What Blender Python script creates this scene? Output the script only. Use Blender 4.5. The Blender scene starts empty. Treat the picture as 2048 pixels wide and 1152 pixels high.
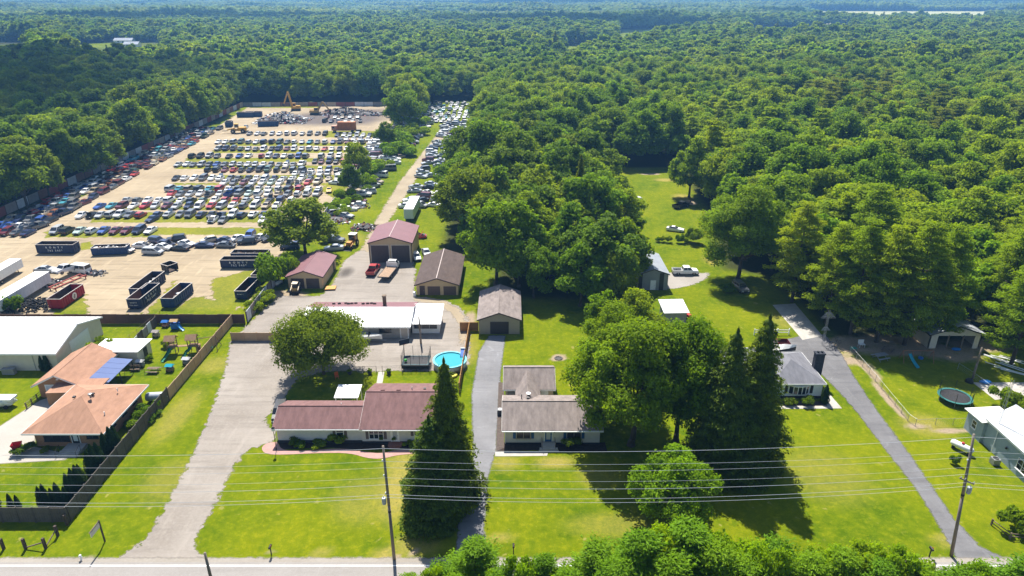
import bpy, bmesh, math, random
import numpy as np
from mathutils import Vector, Matrix

# ------------------------------------------------------------------ camera, sky, sun, exposure
scene = bpy.context.scene
COL = scene.collection
CAM_H = 58.0; FPX = 1365.0; HORIZON = -18.0
PITCH = math.atan((576 - HORIZON) / FPX)
cam_d = bpy.data.cameras.new('camera'); cam = bpy.data.objects.new('camera', cam_d); COL.objects.link(cam)
cam.location = (0, 0, CAM_H); cam.rotation_euler = (math.radians(90) - PITCH, 0, 0)
cam_d.sensor_width = 36; cam_d.lens = 36 * FPX / 2048; cam_d.clip_start = 0.5; cam_d.clip_end = 30000
scene.camera = cam
SUN_EL = math.radians(57); SUN_AZ = math.radians(-12)      # azimuth from +Y (straight ahead), negative = to the west side
world = bpy.data.worlds.new('World'); scene.world = world; world.use_nodes = True
wn = world.node_tree.nodes; wl = world.node_tree.links
sky = wn.new('ShaderNodeTexSky'); sky.sky_type = 'NISHITA'; sky.sun_disc = False
sky.sun_elevation = SUN_EL; sky.sun_rotation = SUN_AZ
sky.air_density = 1.0; sky.dust_density = 0.6
wn['Background'].inputs[1].default_value = 0.085
wl.new(sky.outputs[0], wn['Background'].inputs[0])
sun_d = bpy.data.lights.new('sun', 'SUN'); sun_d.energy = 5.0; sun_d.angle = math.radians(0.53); sun_d.color = (1.0, 0.95, 0.86)
sun = bpy.data.objects.new('sun', sun_d); COL.objects.link(sun)
SUN_DIR = Vector((math.sin(SUN_AZ) * math.cos(SUN_EL), math.cos(SUN_AZ) * math.cos(SUN_EL), math.sin(SUN_EL)))
sun.rotation_euler = SUN_DIR.to_track_quat('Z', 'Y').to_euler(); sun.location = (0, 0, 200)
scene.view_settings.view_transform = 'Standard'; scene.view_settings.look = 'None'
scene.view_settings.exposure = 1.05; scene.view_settings.gamma = 1.0; scene.view_settings.use_curve_mapping = False
scene.render.engine = 'CYCLES'
cy = scene.cycles
cy.max_bounces = 6; cy.diffuse_bounces = 3; cy.glossy_bounces = 2; cy.transmission_bounces = 4; cy.transparent_max_bounces = 12
cy.volume_bounces = 0; cy.caustics_reflective = False; cy.caustics_refractive = False
cy.sample_clamp_indirect = 6.0
cy.use_adaptive_sampling = True; cy.adaptive_threshold = 0.015
scene.render.use_persistent_data = False

# ------------------------------------------------------------------ survey helpers: photo point -> place on the ground
def G(x, y, z=0.0):
    dx = (x - 1024) / FPX; du = (576 - y) / FPX
    d = (dx, math.cos(PITCH) + du * math.sin(PITCH), -math.sin(PITCH) + du * math.cos(PITCH))
    t = (z - CAM_H) / d[2]
    return (d[0] * t, d[1] * t)
def GP(*pts): return [G(*p) for p in pts]

# ------------------------------------------------------------------ materials
MATS = {}
def lin(c):
    return tuple(((v / 255) / 12.92 if v / 255 <= 0.04045 else ((v / 255 + 0.055) / 1.055) ** 2.4) for v in c)
def mat(name, rgb, rough=0.7, metal=0.0, var=0.0, vscale=1.0, spec=0.35, bump=0.0, bscale=8.0, coat=0.0, rgb2=None, stretch=None):
    """procedural paint/wood/roof material: base colour with noise wear in object space"""
    if name in MATS: return MATS[name]
    m = bpy.data.materials.new(name); m.use_nodes = True
    n = m.node_tree.nodes; l = m.node_tree.links; b = n['Principled BSDF']
    b.inputs['Base Color'].default_value = (*rgb, 1); b.inputs['Roughness'].default_value = rough
    b.inputs['Metallic'].default_value = metal; b.inputs['Specular IOR Level'].default_value = spec
    if coat: b.inputs['Coat Weight'].default_value = coat; b.inputs['Coat Roughness'].default_value = 0.085
    if var > 0 or rgb2 or bump > 0:
        tc = n.new('ShaderNodeTexCoord'); src = tc.outputs['Object']
        if stretch:
            mp = n.new('ShaderNodeMapping'); mp.inputs['Scale'].default_value = stretch
            l.new(src, mp.inputs[0]); src = mp.outputs[0]
    if var > 0 or rgb2:
        nz = n.new('ShaderNodeTexNoise'); nz.inputs['Scale'].default_value = vscale; nz.inputs['Detail'].default_value = 6
        nz.inputs['Roughness'].default_value = 0.65
        l.new(src, nz.inputs['Vector'])
        r = n.new('ShaderNodeValToRGB'); r.color_ramp.elements[0].position = 0.32; r.color_ramp.elements[1].position = 0.68
        c2 = rgb2 or tuple(min(1, v * (1 + var)) for v in rgb)
        r.color_ramp.elements[0].color = (*(tuple(v * (1 - var) for v in rgb)), 1); r.color_ramp.elements[1].color = (*c2, 1)
        l.new(nz.outputs[0], r.inputs[0]); l.new(r.outputs[0], b.inputs['Base Color'])
    if bump > 0:
        nb = n.new('ShaderNodeTexNoise'); nb.inputs['Scale'].default_value = bscale; nb.inputs['Detail'].default_value = 4
        l.new(src, nb.inputs['Vector'])
        bp = n.new('ShaderNodeBump'); bp.inputs['Strength'].default_value = bump; bp.inputs['Distance'].default_value = 0.05
        l.new(nb.outputs[0], bp.inputs['Height']); l.new(bp.outputs[0], b.inputs['Normal'])
    MATS[name] = m
    return m

def S(c, k=1.0): return tuple(v * k for v in lin(c))

# ------------------------------------------------------------------ mesh builder
class MB:
    def __init__(s): s.v = []; s.f = []; s.mi = []
    def add(s, vs, fs, mi=0, M=None):
        o = len(s.v)
        if M is not None: vs = [tuple(M @ Vector(p)) for p in vs]
        s.v += [tuple(p) for p in vs]; s.f += [tuple(i + o for i in f) for f in fs]; s.mi += [mi] * len(fs)
        return s
    def box(s, x0, x1, y0, y1, z0, z1, mi=0, M=None):
        vs = [(x, y, z) for z in (z0, z1) for y in (y0, y1) for x in (x0, x1)]
        return s.add(vs, [(0, 2, 3, 1), (4, 5, 7, 6), (0, 1, 5, 4), (1, 3, 7, 5), (3, 2, 6, 7), (2, 0, 4, 6)], mi, M)
    def cbox(s, c, d, mi=0, M=None):
        return s.box(c[0] - d[0] / 2, c[0] + d[0] / 2, c[1] - d[1] / 2, c[1] + d[1] / 2, c[2] - d[2] / 2, c[2] + d[2] / 2, mi, M)
    def tube(s, p0, p1, r0, r1=None, n=8, mi=0, cap=True):
        r1 = r0 if r1 is None else r1
        p0 = Vector(p0); p1 = Vector(p1); d = (p1 - p0)
        if d.length < 1e-6: return s
        q = d.to_track_quat('Z', 'Y')
        vs = []
        for p, r in ((p0, r0), (p1, r1)):
            for i in range(n):
                a = 2 * math.pi * i / n
                vs.append(tuple(p + q @ Vector((r * math.cos(a), r * math.sin(a), 0))))
        fs = [(i, (i + 1) % n, n + (i + 1) % n, n + i) for i in range(n)]
        if cap: fs += [tuple(range(n - 1, -1, -1)), tuple(range(n, 2 * n))]
        return s.add(vs, fs, mi)
    def path(s, pts, r, n=6, mi=0):
        rs = r if isinstance(r, (list, tuple)) else [r] * len(pts)
        for i in range(len(pts) - 1): s.tube(pts[i], pts[i + 1], rs[i], rs[i + 1], n, mi)
        return s
    def lathe(s, prof, n=16, c=(0, 0, 0), mi=0, axis='Z'):
        vs = []
        for r, z in prof:
            for i in range(n):
                a = 2 * math.pi * i / n
                p = (r * math.cos(a), r * math.sin(a), z)
                if axis == 'X': p = (p[2], p[0], p[1])
                if axis == 'Y': p = (p[0], p[2], p[1])
                vs.append((p[0] + c[0], p[1] + c[1], p[2] + c[2]))
        fs = []
        for j in range(len(prof) - 1):
            for i in range(n):
                fs.append((j * n + i, j * n + (i + 1) % n, (j + 1) * n + (i + 1) % n, (j + 1) * n + i))
        loop = prof[0] == prof[-1]
        if prof[0][0] > 1e-4 and not loop: fs.append(tuple(range(n - 1, -1, -1)))
        if prof[-1][0] > 1e-4 and not loop: fs.append(tuple((len(prof) - 1) * n + i for i in range(n)))
        return s.add(vs, fs, mi)
    def slab(s, quad, t, mi=0):
        """a flat quad given thickness t downward along its normal"""
        q = [Vector(p) for p in quad]
        nrm = (q[1] - q[0]).cross(q[2] - q[0]).normalized()
        k = len(q)
        vs = [tuple(p) for p in q] + [tuple(p - nrm * t) for p in q]
        fs = [tuple(range(k)), tuple(range(2 * k - 1, k - 1, -1))] + [(i, k + i, k + (i + 1) % k, (i + 1) % k) for i in range(k)]
        return s.add(vs, fs, mi)
    def prism(s, poly, z0, z1, mi=0):
        k = len(poly)
        vs = [(p[0], p[1], z0) for p in poly] + [(p[0], p[1], z1) for p in poly]
        fs = [tuple(range(k - 1, -1, -1)), tuple(range(k, 2 * k))] + [(i, (i + 1) % k, k + (i + 1) % k, k + i) for i in range(k)]
        return s.add(vs, fs, mi)
    def blob(s, c, r, sub=1, jit=0.2, seed=0, mi=0):
        V, Fc = ico(sub); rnd = random.Random(seed)
        s.add([(c[0] + r[0] * p[0] * (1 + rnd.uniform(-jit, jit)), c[1] + r[1] * p[1] * (1 + rnd.uniform(-jit, jit)),
                c[2] + r[2] * p[2] * (1 + rnd.uniform(-jit, jit))) for p in V], Fc, mi)
        return s
    def mesh(s, name, mats, smooth=False):
        me = bpy.data.meshes.new(name); me.from_pydata(s.v, [], s.f)
        for m in (mats if isinstance(mats, (list, tuple)) else [mats]): me.materials.append(m)
        if any(s.mi): me.polygons.foreach_set('material_index', s.mi)
        if smooth: me.polygons.foreach_set('use_smooth', [True] * len(s.f))
        me.update()
        return me
    def build(s, name, mats, parent=None, loc=None, rz=0.0, smooth=False):
        return put(name, s.mesh(name, mats, smooth), parent, loc, rz)

_ICO = {}
def ico(sub):
    if sub not in _ICO:
        bm = bmesh.new(); bmesh.ops.create_icosphere(bm, subdivisions=sub, radius=1.0)
        _ICO[sub] = ([tuple(v.co) for v in bm.verts], [tuple(v.index for v in f.verts) for f in bm.faces]); bm.free()
    return _ICO[sub]

def put(name, data, parent=None, loc=None, rz=0.0):
    o = bpy.data.objects.new(name, data); COL.objects.link(o)
    if parent is not None: o.parent = parent
    if loc is not None: o.location = loc
    if rz: o.rotation_euler = (0, 0, rz)
    return o
def tag(o, label, cat, group=None, kind=None):
    o['label'] = label; o['category'] = cat
    if group: o['group'] = group
    if kind: o['kind'] = kind
    return o
def thing(name, label, cat, loc=(0, 0, 0), rz=0.0, group=None):
    o = put(name, None, None, loc, rz); o.empty_display_size = 0.3
    return tag(o, label, cat, group)
def structure(o, label=None):
    o['kind'] = 'structure'
    if label: o['label'] = label
    return o
def copy_tree(o, parent=None):
    c = o.copy(); COL.objects.link(c); c.parent = parent
    for ch in o.children: copy_tree(ch, c)
    return c

# ------------------------------------------------------------------ polygon distance (numpy)
def sdf(P, poly):
    """signed distance (positive inside) of points P (n,2) to a closed polygon"""
    poly = np.asarray(poly, float); n = len(poly)
    d = np.full(len(P), 1e18); inside = np.zeros(len(P), bool)
    for i in range(n):
        a = poly[i]; b = poly[(i + 1) % n]; e = b - a; w = P - a
        t = np.clip((w @ e) / max(e @ e, 1e-9), 0, 1)
        d = np.minimum(d, ((w - t[:, None] * e) ** 2).sum(1))
        c = ((a[1] <= P[:, 1]) & (b[1] > P[:, 1])) | ((b[1] <= P[:, 1]) & (a[1] > P[:, 1]))
        with np.errstate(divide='ignore', invalid='ignore'):
            xi = a[0] + (P[:, 1] - a[1]) / (b[1] - a[1] if b[1] != a[1] else 1e-9) * e[0]
        inside ^= c & (P[:, 0] < xi)
    return np.where(inside, np.sqrt(d), -np.sqrt(d))
def smooth01(x, a, b):
    t = np.clip((x - a) / (b - a), 0, 1); return t * t * (3 - 2 * t)
# ------------------------------------------------------------------ ground
def noise_node(n, l, src, scale, detail=4, rough=0.6):
    z = n.new('ShaderNodeTexNoise'); z.inputs['Scale'].default_value = scale; z.inputs['Detail'].default_value = detail
    z.inputs['Roughness'].default_value = rough; l.new(src, z.inputs['Vector']); return z.outputs[0]
def ramp(n, l, src, p0, c0, p1, c1):
    r = n.new('ShaderNodeValToRGB'); e = r.color_ramp.elements
    e[0].position = p0; e[0].color = (*c0, 1); e[1].position = p1; e[1].color = (*c1, 1); l.new(src, r.inputs[0]); return r.outputs[0]
def maprange(n, l, src, a, b, c=0.0, d=1.0):
    m = n.new('ShaderNodeMapRange'); m.inputs[1].default_value = a; m.inputs[2].default_value = b
    m.inputs[3].default_value = c; m.inputs[4].default_value = d; l.new(src, m.inputs[0]); return m.outputs[0]
def mixc(n, l, f, a, b, mode='MIX'):
    m = n.new('ShaderNodeMix'); m.data_type = 'RGBA'; m.blend_type = mode
    if isinstance(f, (int, float)): m.inputs[0].default_value = f
    else: l.new(f, m.inputs[0])
    for i, v in ((6, a), (7, b)):
        if isinstance(v, tuple): m.inputs[i].default_value = (*v, 1)
        else: l.new(v, m.inputs[i])
    return m.outputs[2]
def mathn(n, l, op, a, b=None):
    m = n.new('ShaderNodeMath'); m.operation = op
    for i, v in enumerate((a, b)):
        if v is None: continue
        if isinstance(v, (int, float)): m.inputs[i].default_value = v
        else: l.new(v, m.inputs[i])
    return m.outputs[0]
def attrn(n, name):
    a = n.new('ShaderNodeAttribute'); a.attribute_name = name; return a.outputs['Fac']

def ground_material():
    m = bpy.data.materials.new('grass_ground'); m.use_nodes = True
    n = m.node_tree.nodes; l = m.node_tree.links; b = n['Principled BSDF']
    pos = n.new('ShaderNodeNewGeometry').outputs['Position']
    big = noise_node(n, l, pos, 0.06, 4); mid = noise_node(n, l, pos, 0.33, 5, 0.65); fine = noise_node(n, l, pos, 3.2, 6, 0.8)
    tiny = noise_node(n, l, pos, 11.0, 3, 0.8)
    # mowing direction streaks
    mp = n.new('ShaderNodeMapping'); mp.inputs['Scale'].default_value = (0.5, 0.07, 1); mp.inputs['Rotation'].default_value = (0, 0, 0.35)
    l.new(pos, mp.inputs[0]); streak = noise_node(n, l, mp.outputs[0], 1.6, 3, 0.5)
    c = ramp(n, l, mid, 0.34, (0.062, 0.108, 0.002), 0.68, (0.138, 0.168, 0.003))
    c = mixc(n, l, maprange(n, l, big, 0.4, 0.64, 0, 0.8), c, (0.180, 0.190, 0.004))
    c = mixc(n, l, maprange(n, l, streak, 0.52, 0.7, 0, 0.35), c, (0.075, 0.128, 0.003))
    dry = mathn(n, l, 'MULTIPLY', attrn(n, 'dry'), maprange(n, l, fine, 0.25, 0.7, 0.6, 1.5))
    c = mixc(n, l, dry, c, (0.30, 0.235, 0.062))
    # scattered straw coloured spots
    spots = noise_node(n, l, pos, 0.8, 2, 0.4)
    c = mixc(n, l, maprange(n, l, spots, 0.69, 0.76, 0, 0.6), c, (0.30, 0.25, 0.09))
    md2 = noise_node(n, l, pos, 1.1, 5, 0.75)
    c = mixc(n, l, maprange(n, l, md2, 0.36, 0.6, 0.55, 0.0), c, mixc(n, l, 1.0, c, (0.55, 0.72, 0.6), 'MULTIPLY'))
    c = mixc(n, l, maprange(n, l, md2, 0.52, 0.7, 0.0, 0.5), c, (0.235, 0.225, 0.010))
    c = mixc(n, l, maprange(n, l, fine, 0.3, 0.72, 0.0, 0.55), c, mixc(n, l, 1.0, c, (1.55, 1.5, 1.4), 'MULTIPLY'))
    c = mixc(n, l, maprange(n, l, tiny, 0.35, 0.65, 0.5, 0.0), c, mixc(n, l, 1.0, c, (0.45, 0.55, 0.5), 'MULTIPLY'))
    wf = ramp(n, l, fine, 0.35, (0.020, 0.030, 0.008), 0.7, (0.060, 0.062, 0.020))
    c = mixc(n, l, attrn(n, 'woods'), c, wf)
    dr = ramp(n, l, fine, 0.3, (0.20, 0.15, 0.10), 0.7, (0.36, 0.29, 0.20))
    dm = mathn(n, l, 'MULTIPLY', attrn(n, 'dirt'), maprange(n, l, mid, 0.3, 0.6, 0.55, 1.3))
    c = mixc(n, l, maprange(n, l, dm, 0.25, 0.75), c, dr)
    fl = ramp(n, l, big, 0.4, (0.30, 0.30, 0.14), 0.6, (0.42, 0.40, 0.22))
    c = mixc(n, l, attrn(n, 'field'), c, fl)
    l.new(c, b.inputs['Base Color']); b.inputs['Roughness'].default_value = 0.95; b.inputs['Specular IOR Level'].default_value = 0.04
    bp = n.new('ShaderNodeBump'); bp.inputs['Strength'].default_value = 0.5; bp.inputs['Distance'].default_value = 0.12
    l.new(mathn(n, l, 'ADD', fine, tiny), bp.inputs['Height']); l.new(bp.outputs[0], b.inputs['Normal'])
    return m

def sheet_material(name, c0, c1, c2, edge_noise=0.9, edge_scale=1.1, tracks=0.0, coarse=0.12, stain=None, rough=0.92, bump=0.4, crack=False):
    """bare surface whose outline frays into the grass around it (attribute 'edge' is metres inside its outline)"""
    m = bpy.data.materials.new(name); m.use_nodes = True
    n = m.node_tree.nodes; l = m.node_tree.links; b = n['Principled BSDF']
    pos = n.new('ShaderNodeNewGeometry').outputs['Position']
    big = noise_node(n, l, pos, coarse, 5, 0.6); fine = noise_node(n, l, pos, 2.6, 6, 0.75); grit = noise_node(n, l, pos, 14, 3, 0.7)
    c = ramp(n, l, big, 0.33, c0, 0.66, c1)
    c = mixc(n, l, maprange(n, l, fine, 0.45, 0.75, 0, 0.65), c, c2)
    if tracks:
        mp = n.new('ShaderNodeMapping'); mp.inputs['Scale'].default_value = (0.09, 0.8, 1); mp.inputs['Rotation'].default_value = (0, 0, 0.15); l.new(pos, mp.inputs[0])
        wv = noise_node(n, l, mp.outputs[0], 1.1, 5, 0.62)
        c = mixc(n, l, maprange(n, l, wv, 0.5, 0.68, 0, tracks), c, tuple(v * 0.62 for v in c0))
        mp2 = n.new('ShaderNodeMapping'); mp2.inputs['Scale'].default_value = (0.7, 0.1, 1); mp2.inputs['Rotation'].default_value = (0, 0, -0.5); l.new(pos, mp2.inputs[0])
        wv2 = noise_node(n, l, mp2.outputs[0], 1.2, 5, 0.6)
        c = mixc(n, l, maprange(n, l, wv2, 0.55, 0.7, 0, tracks * 0.8), c, tuple(min(1, v * 1.25) for v in c1))
    if stain:
        c = mixc(n, l, maprange(n, l, attrn(n, 'stain'), 0.1, 0.9), c, mixc(n, l, maprange(n, l, fine, 0.3, 0.7), stain, tuple(v * 1.7 for v in stain)))
    if crack:
        vo = n.new('ShaderNodeTexVoronoi'); vo.feature = 'DISTANCE_TO_EDGE'; vo.inputs['Scale'].default_value = 0.2
        wob = n.new('ShaderNodeMixRGB'); wob.blend_type = 'ADD'; wob.inputs[0].default_value = 4.0
        l.new(pos, wob.inputs[1]); nc = n.new('ShaderNodeTexNoise'); nc.inputs['Scale'].default_value = 0.6; l.new(pos, nc.inputs[0]); l.new(nc.outputs[1], wob.inputs[2])
        l.new(wob.outputs[0], vo.inputs['Vector'])
        c = mixc(n, l, mathn(n, l, 'MULTIPLY', maprange(n, l, vo.outputs['Distance'], 0.0, 0.02, 0.5, 0.0), maprange(n, l, big, 0.5, 0.62)), c, tuple(v * 1.6 for v in c1))
    c = mixc(n, l, maprange(n, l, grit, 0.35, 0.65, 0.35, 0.0), c, mixc(n, l, 1.0, c, (0.62, 0.62, 0.62), 'MULTIPLY'))
    l.new(c, b.inputs['Base Color']); b.inputs['Roughness'].default_value = rough; b.inputs['Specular IOR Level'].default_value = 0.2
    bp = n.new('ShaderNodeBump'); bp.inputs['Strength'].default_value = bump; bp.inputs['Distance'].default_value = 0.06
    l.new(mathn(n, l, 'ADD', fine, grit), bp.inputs['Height']); l.new(bp.outputs[0], b.inputs['Normal'])
    if edge_noise > 0:
        e1 = noise_node(n, l, pos, edge_scale, 5, 0.7)
        e = mathn(n, l, 'ADD', attrn(n, 'edge'), mathn(n, l, 'MULTIPLY', mathn(n, l, 'SUBTRACT', e1, 0.5), edge_noise * 4))
        a = maprange(n, l, e, -0.12, 0.2)
        tr = n.new('ShaderNodeBsdfTransparent'); mx = n.new('ShaderNodeMixShader')
        l.new(a, mx.inputs[0]); l.new(tr.outputs[0], mx.inputs[1]); l.new(b.outputs[0], mx.inputs[2])
        l.new(mx.outputs[0], n['Material Output'].inputs['Surface'])
    return m

def grid_mesh(name, xs, ys, z, keep=None, attrs=None, material=None):
    nx, ny = len(xs), len(ys)
    X, Y = np.meshgrid(xs, ys); P = np.stack([X.ravel(), Y.ravel()], 1)
    idx = np.arange(nx * ny).reshape(ny, nx)
    q = np.stack([idx[:-1, :-1], idx[:-1, 1:], idx[1:, 1:], idx[1:, :-1]], -1).reshape(-1, 4)
    A = attrs(P) if attrs else {}
    if keep is not None:
        k = keep(P, A); q = q[k[q].any(1)]
        used = np.unique(q); remap = -np.ones(len(P), int); remap[used] = np.arange(len(used))
        q = remap[q]; P = P[used]; A = {a: v[used] for a, v in A.items()}
    co = np.concatenate([P, np.full((len(P), 1), z)], 1)
    return raw_mesh(name, co, q, A, material)
def raw_mesh(name, co, q, A, material, smooth=False):
    me = bpy.data.meshes.new(name); k = q.shape[1]
    me.vertices.add(len(co)); me.vertices.foreach_set('co', np.asarray(co, np.float32).ravel())
    me.loops.add(q.size); me.loops.foreach_set('vertex_index', q.ravel().astype(np.int32))
    me.polygons.add(len(q)); me.polygons.foreach_set('loop_start', np.arange(len(q), dtype=np.int32) * k)
    me.polygons.foreach_set('loop_total', np.full(len(q), k, np.int32))
    for a, v in A.items():
        at = me.attributes.new(a, 'FLOAT', 'POINT'); at.data.foreach_set('value', np.asarray(v, np.float32))
    if smooth: me.polygons.foreach_set('use_smooth', [True] * len(q))
    if material: me.materials.append(material)
    me.update(); me.validate()
    return me

# ---- the plan of the place (outlines in ground metres)
YARD = GP((-60, 500), (0, 470), (60, 447), (200, 375), (330, 308), (420, 262), (480, 225), (500, 212), (775, 208), (785, 240), (765, 290), (745, 330),
          (695, 380), (665, 430), (600, 470), (572, 500), (560, 540), (520, 570), (500, 600), (470, 627), (-60, 634))
LANE = GP((640, 500), (640, 450), (700, 390), (780, 320), (850, 250), (862, 218), (880, 205), (945, 203), (948, 250), (945, 300), (900, 380), (868, 440), (850, 500), (760, 520))
GRAVEL = GP((196, 1137), (285, 1085), (322, 1030), (360, 960), (398, 880), (425, 815), (448, 745), (455, 715), (462, 684), (490, 655), (525, 620), (560, 592), (640, 592), (665, 570), (690, 520),
            (722, 500), (826, 526), (832, 540), (828, 594), (850, 598), (886, 600), (918, 612), (938, 640), (940, 690), (936, 742), (800, 742), (750, 744), (650, 744), (598, 756), (566, 800),
            (528, 842), (552, 862), (548, 888), (500, 895), (470, 930), (430, 1010), (392, 1078), (392, 1100), (420, 1120), (428, 1137))
TRACK = GP((684, 530), (724, 496), (752, 440), (800, 362), (868, 276), (893, 240), (914, 240), (898, 268), (858, 316), (806, 400), (776, 444), (752, 500), (740, 530))
DRIVE = GP((896, 1134), (912, 1100), (915, 1050), (930, 1000), (946, 900), (943, 790), (957, 705), (978, 671), (1011, 671), (1002, 740), (998, 800), (992, 900), (975, 960), (968, 1060), (978, 1105), (1010, 1134))
DRIVE2 = GP((1922, 1134), (1905, 1100), (1871, 1040), (1826, 970), (1770, 899), (1717, 829), (1681, 787), (1642, 748), (1545, 742), (1530, 700), (1560, 682), (1600, 672), (1650, 668), (1682, 705), (1706, 750),
            (1731, 787), (1760, 829), (1813, 899), (1862, 970), (1910, 1040), (1962, 1094), (2010, 1116), (2040, 1134))
MEADOW = GP((1205, 340), (1345, 340), (1360, 380), (1398, 425), (1402, 480), (1412, 545), (1500, 560), (1560, 600), (1600, 650), (1640, 690), (1500, 690), (1380, 690), (1300, 640), (1262, 590), (1282, 500), (1255, 440), (1212, 380))
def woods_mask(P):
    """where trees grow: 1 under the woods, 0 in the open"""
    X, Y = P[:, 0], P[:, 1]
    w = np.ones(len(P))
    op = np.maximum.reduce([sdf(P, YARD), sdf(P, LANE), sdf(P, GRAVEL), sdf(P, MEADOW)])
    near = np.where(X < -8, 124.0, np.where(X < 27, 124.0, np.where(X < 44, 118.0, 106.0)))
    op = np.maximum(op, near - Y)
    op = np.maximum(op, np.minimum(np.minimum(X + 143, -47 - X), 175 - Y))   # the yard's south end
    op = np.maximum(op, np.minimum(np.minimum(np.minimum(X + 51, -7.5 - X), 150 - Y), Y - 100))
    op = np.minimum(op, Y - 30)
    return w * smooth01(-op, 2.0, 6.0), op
def seen_field(*pts):
    """clearing whose near edge the photo shows over the tree tops standing before it"""
    my = sum(p[1] for p in pts) / len(pts); return [G(x, y, 15.0 if y > my else 0.0) for x, y in pts]
FIELDS = [seen_field(*f) for f in (((1615, 31), (1960, 31), (2048, 27), (2048, 23), (1620, 23)), ((-80, 97), (50, 96), (60, 84), (-80, 85)), ((150, 104), (250, 104), (330, 97), (325, 86), (230, 84), (150, 90)),
          ((1230, 72), (1420, 62), (1420, 56), (1240, 60)), 
          ((1130, 98), (1300, 92), (1300, 88), (1130, 92)), ((1500, 62), (1700, 60), (1700, 56), (1500, 57)))]
PALE = {0: 1.0}
def ground_attrs(P):
    X, Y = P[:, 0], P[:, 1]
    w, op = woods_mask(P)
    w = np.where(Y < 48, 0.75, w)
    fd = np.zeros(len(P)); gr = np.zeros(len(P))
    for i, f in enumerate(FIELDS):
        s_ = smooth01(sdf(P, f), -4, 4)
        gr = np.maximum(gr, s_)
        if i in PALE: fd = np.maximum(fd, s_ * PALE[i])
    w = w * (1 - gr)
    dry = np.zeros(len(P)); dirt = np.zeros(len(P))
    def patch(arr, px, py, rx, ry, amp):
        x, y = G(px, py); d = np.sqrt(((X - x) / rx) ** 2 + ((Y - y) / ry) ** 2)
        np.maximum(arr, amp * (1 - smooth01(d, 0.3, 1.0)), out=arr)
    for a in ((800, 980, 4, 8, .8), (820, 930, 5, 5, .7), (730, 1000, 6, 6, .35), (835, 1090, 4, 2.5, .7), (770, 1112, 2.2, 1.2, 1), (640, 1110, 1.6, 1.0, .8), (1110, 925, 4, 1.6, .8), (1010, 925, 3, 2.4, .6),
              (1200, 950, 4, 4, .4), (1240, 1050, 9, 3, .35), (1000, 1075, 2, 1.2, .7), (940, 700, 1.6, 9, .6), (1850, 850, 5, 4, .6), (1900, 1080, 3, 1.6, .6), (340, 960, 5, 6, .35), (1660, 700, 3, 4, .9),
              (1560, 640, 3, 6, .4), (1650, 950, 8, 8, .3), (1330, 360, 5, 3, .9), (1365, 395, 4, 6, .8), (1420, 520, 2, 5, .8), (430, 730, 4, 4, .5), (355, 830, 3, 10, .5), (700, 480, 6, 8, .5), (700, 400, 8, 30, .45)):
        patch(dry, *a)
    yd = sdf(P, YARD)
    dry = np.maximum(dry, smooth01(yd, 0, 4) * 0.32)
    for a in ((1117, 716, 2.0, 1.6, 1.2), (830, 1105, 1.0, .6, .7), (788, 1118, 1.2, .8, 1.2), (543, 1108, 1.0, .7, .9), (210, 1083, 1.2, .7, .9), (165, 1120, 1.0, .8, 1), (1830, 850, 3.2, 1.0, 1.1), (1260, 395, 3, 2, .8),
              (1300, 348, 5, 2, 1.2), (1380, 405, 2.5, 4, 1.2), (1425, 300, 5, 5, .8), (1690, 720, 4, 3, .8), (1780, 690, 18, 6, .85), (1900, 705, 8, 5, .9), (1960, 690, 8, 4, .9), (1740, 740, 1.2, 6, 1.2), (1780, 800, .8, 8, 1.1),
              (1690, 690, 3, 5, 1.1), (1930, 860, 8, .7, 1.0), (700, 560, 5, 6, 1), (560, 590, 8, 4, 1), (940, 640, 2, 6, .8)):
        patch(dirt, *a)
    return dict(woods=w, dry=dry, dirt=dirt, field=fd)
def lines(a, b, step, far_lo, far_hi, g=1.35):
    core = list(np.arange(a, b + 1e-6, step)); lo = []; x = a; d = step
    while x > far_lo: d *= g; x -= d; lo.append(x)
    hi = []; x = core[-1]; d = step
    while x < far_hi: d = min(d * g, 60 if x < 2600 else 600); x += d; hi.append(x)
    return np.array(lo[::-1] + core + hi)
XS = lines(-165, 165, 1.1, -9000, 9000, 1.3); YS = lines(40, 400, 1.1, -300, 12000, 1.25)
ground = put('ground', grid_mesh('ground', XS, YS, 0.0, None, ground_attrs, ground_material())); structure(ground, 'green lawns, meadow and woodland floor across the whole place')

def sheet(name, poly, z, material, step=1.0, margin=2.2, subtract=None, stain=None, label=None):
    poly = np.asarray(poly); lo = poly.min(0) - margin; hi = poly.max(0) + margin
    xs = np.arange(lo[0], hi[0] + step, step); ys = np.arange(lo[1], hi[1] + step, step)
    def attrs(P):
        e = sdf(P, poly)
        if subtract is not None: e = np.minimum(e, subtract(P))
        A = dict(edge=e)
        if stain is not None: A['stain'] = stain(P)
        return A
    me = grid_mesh(name, xs, ys, z, (lambda P, A: A['edge'] > -margin), attrs, material)
    o = put(name, me); structure(o, label); return o
def solid(name, poly, z, material, label=None, thick=0.0):
    """clean edged paving"""
    o = MB().prism(poly, z - max(thick, 0.02), z).build(name, material); structure(o, label); return o

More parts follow.
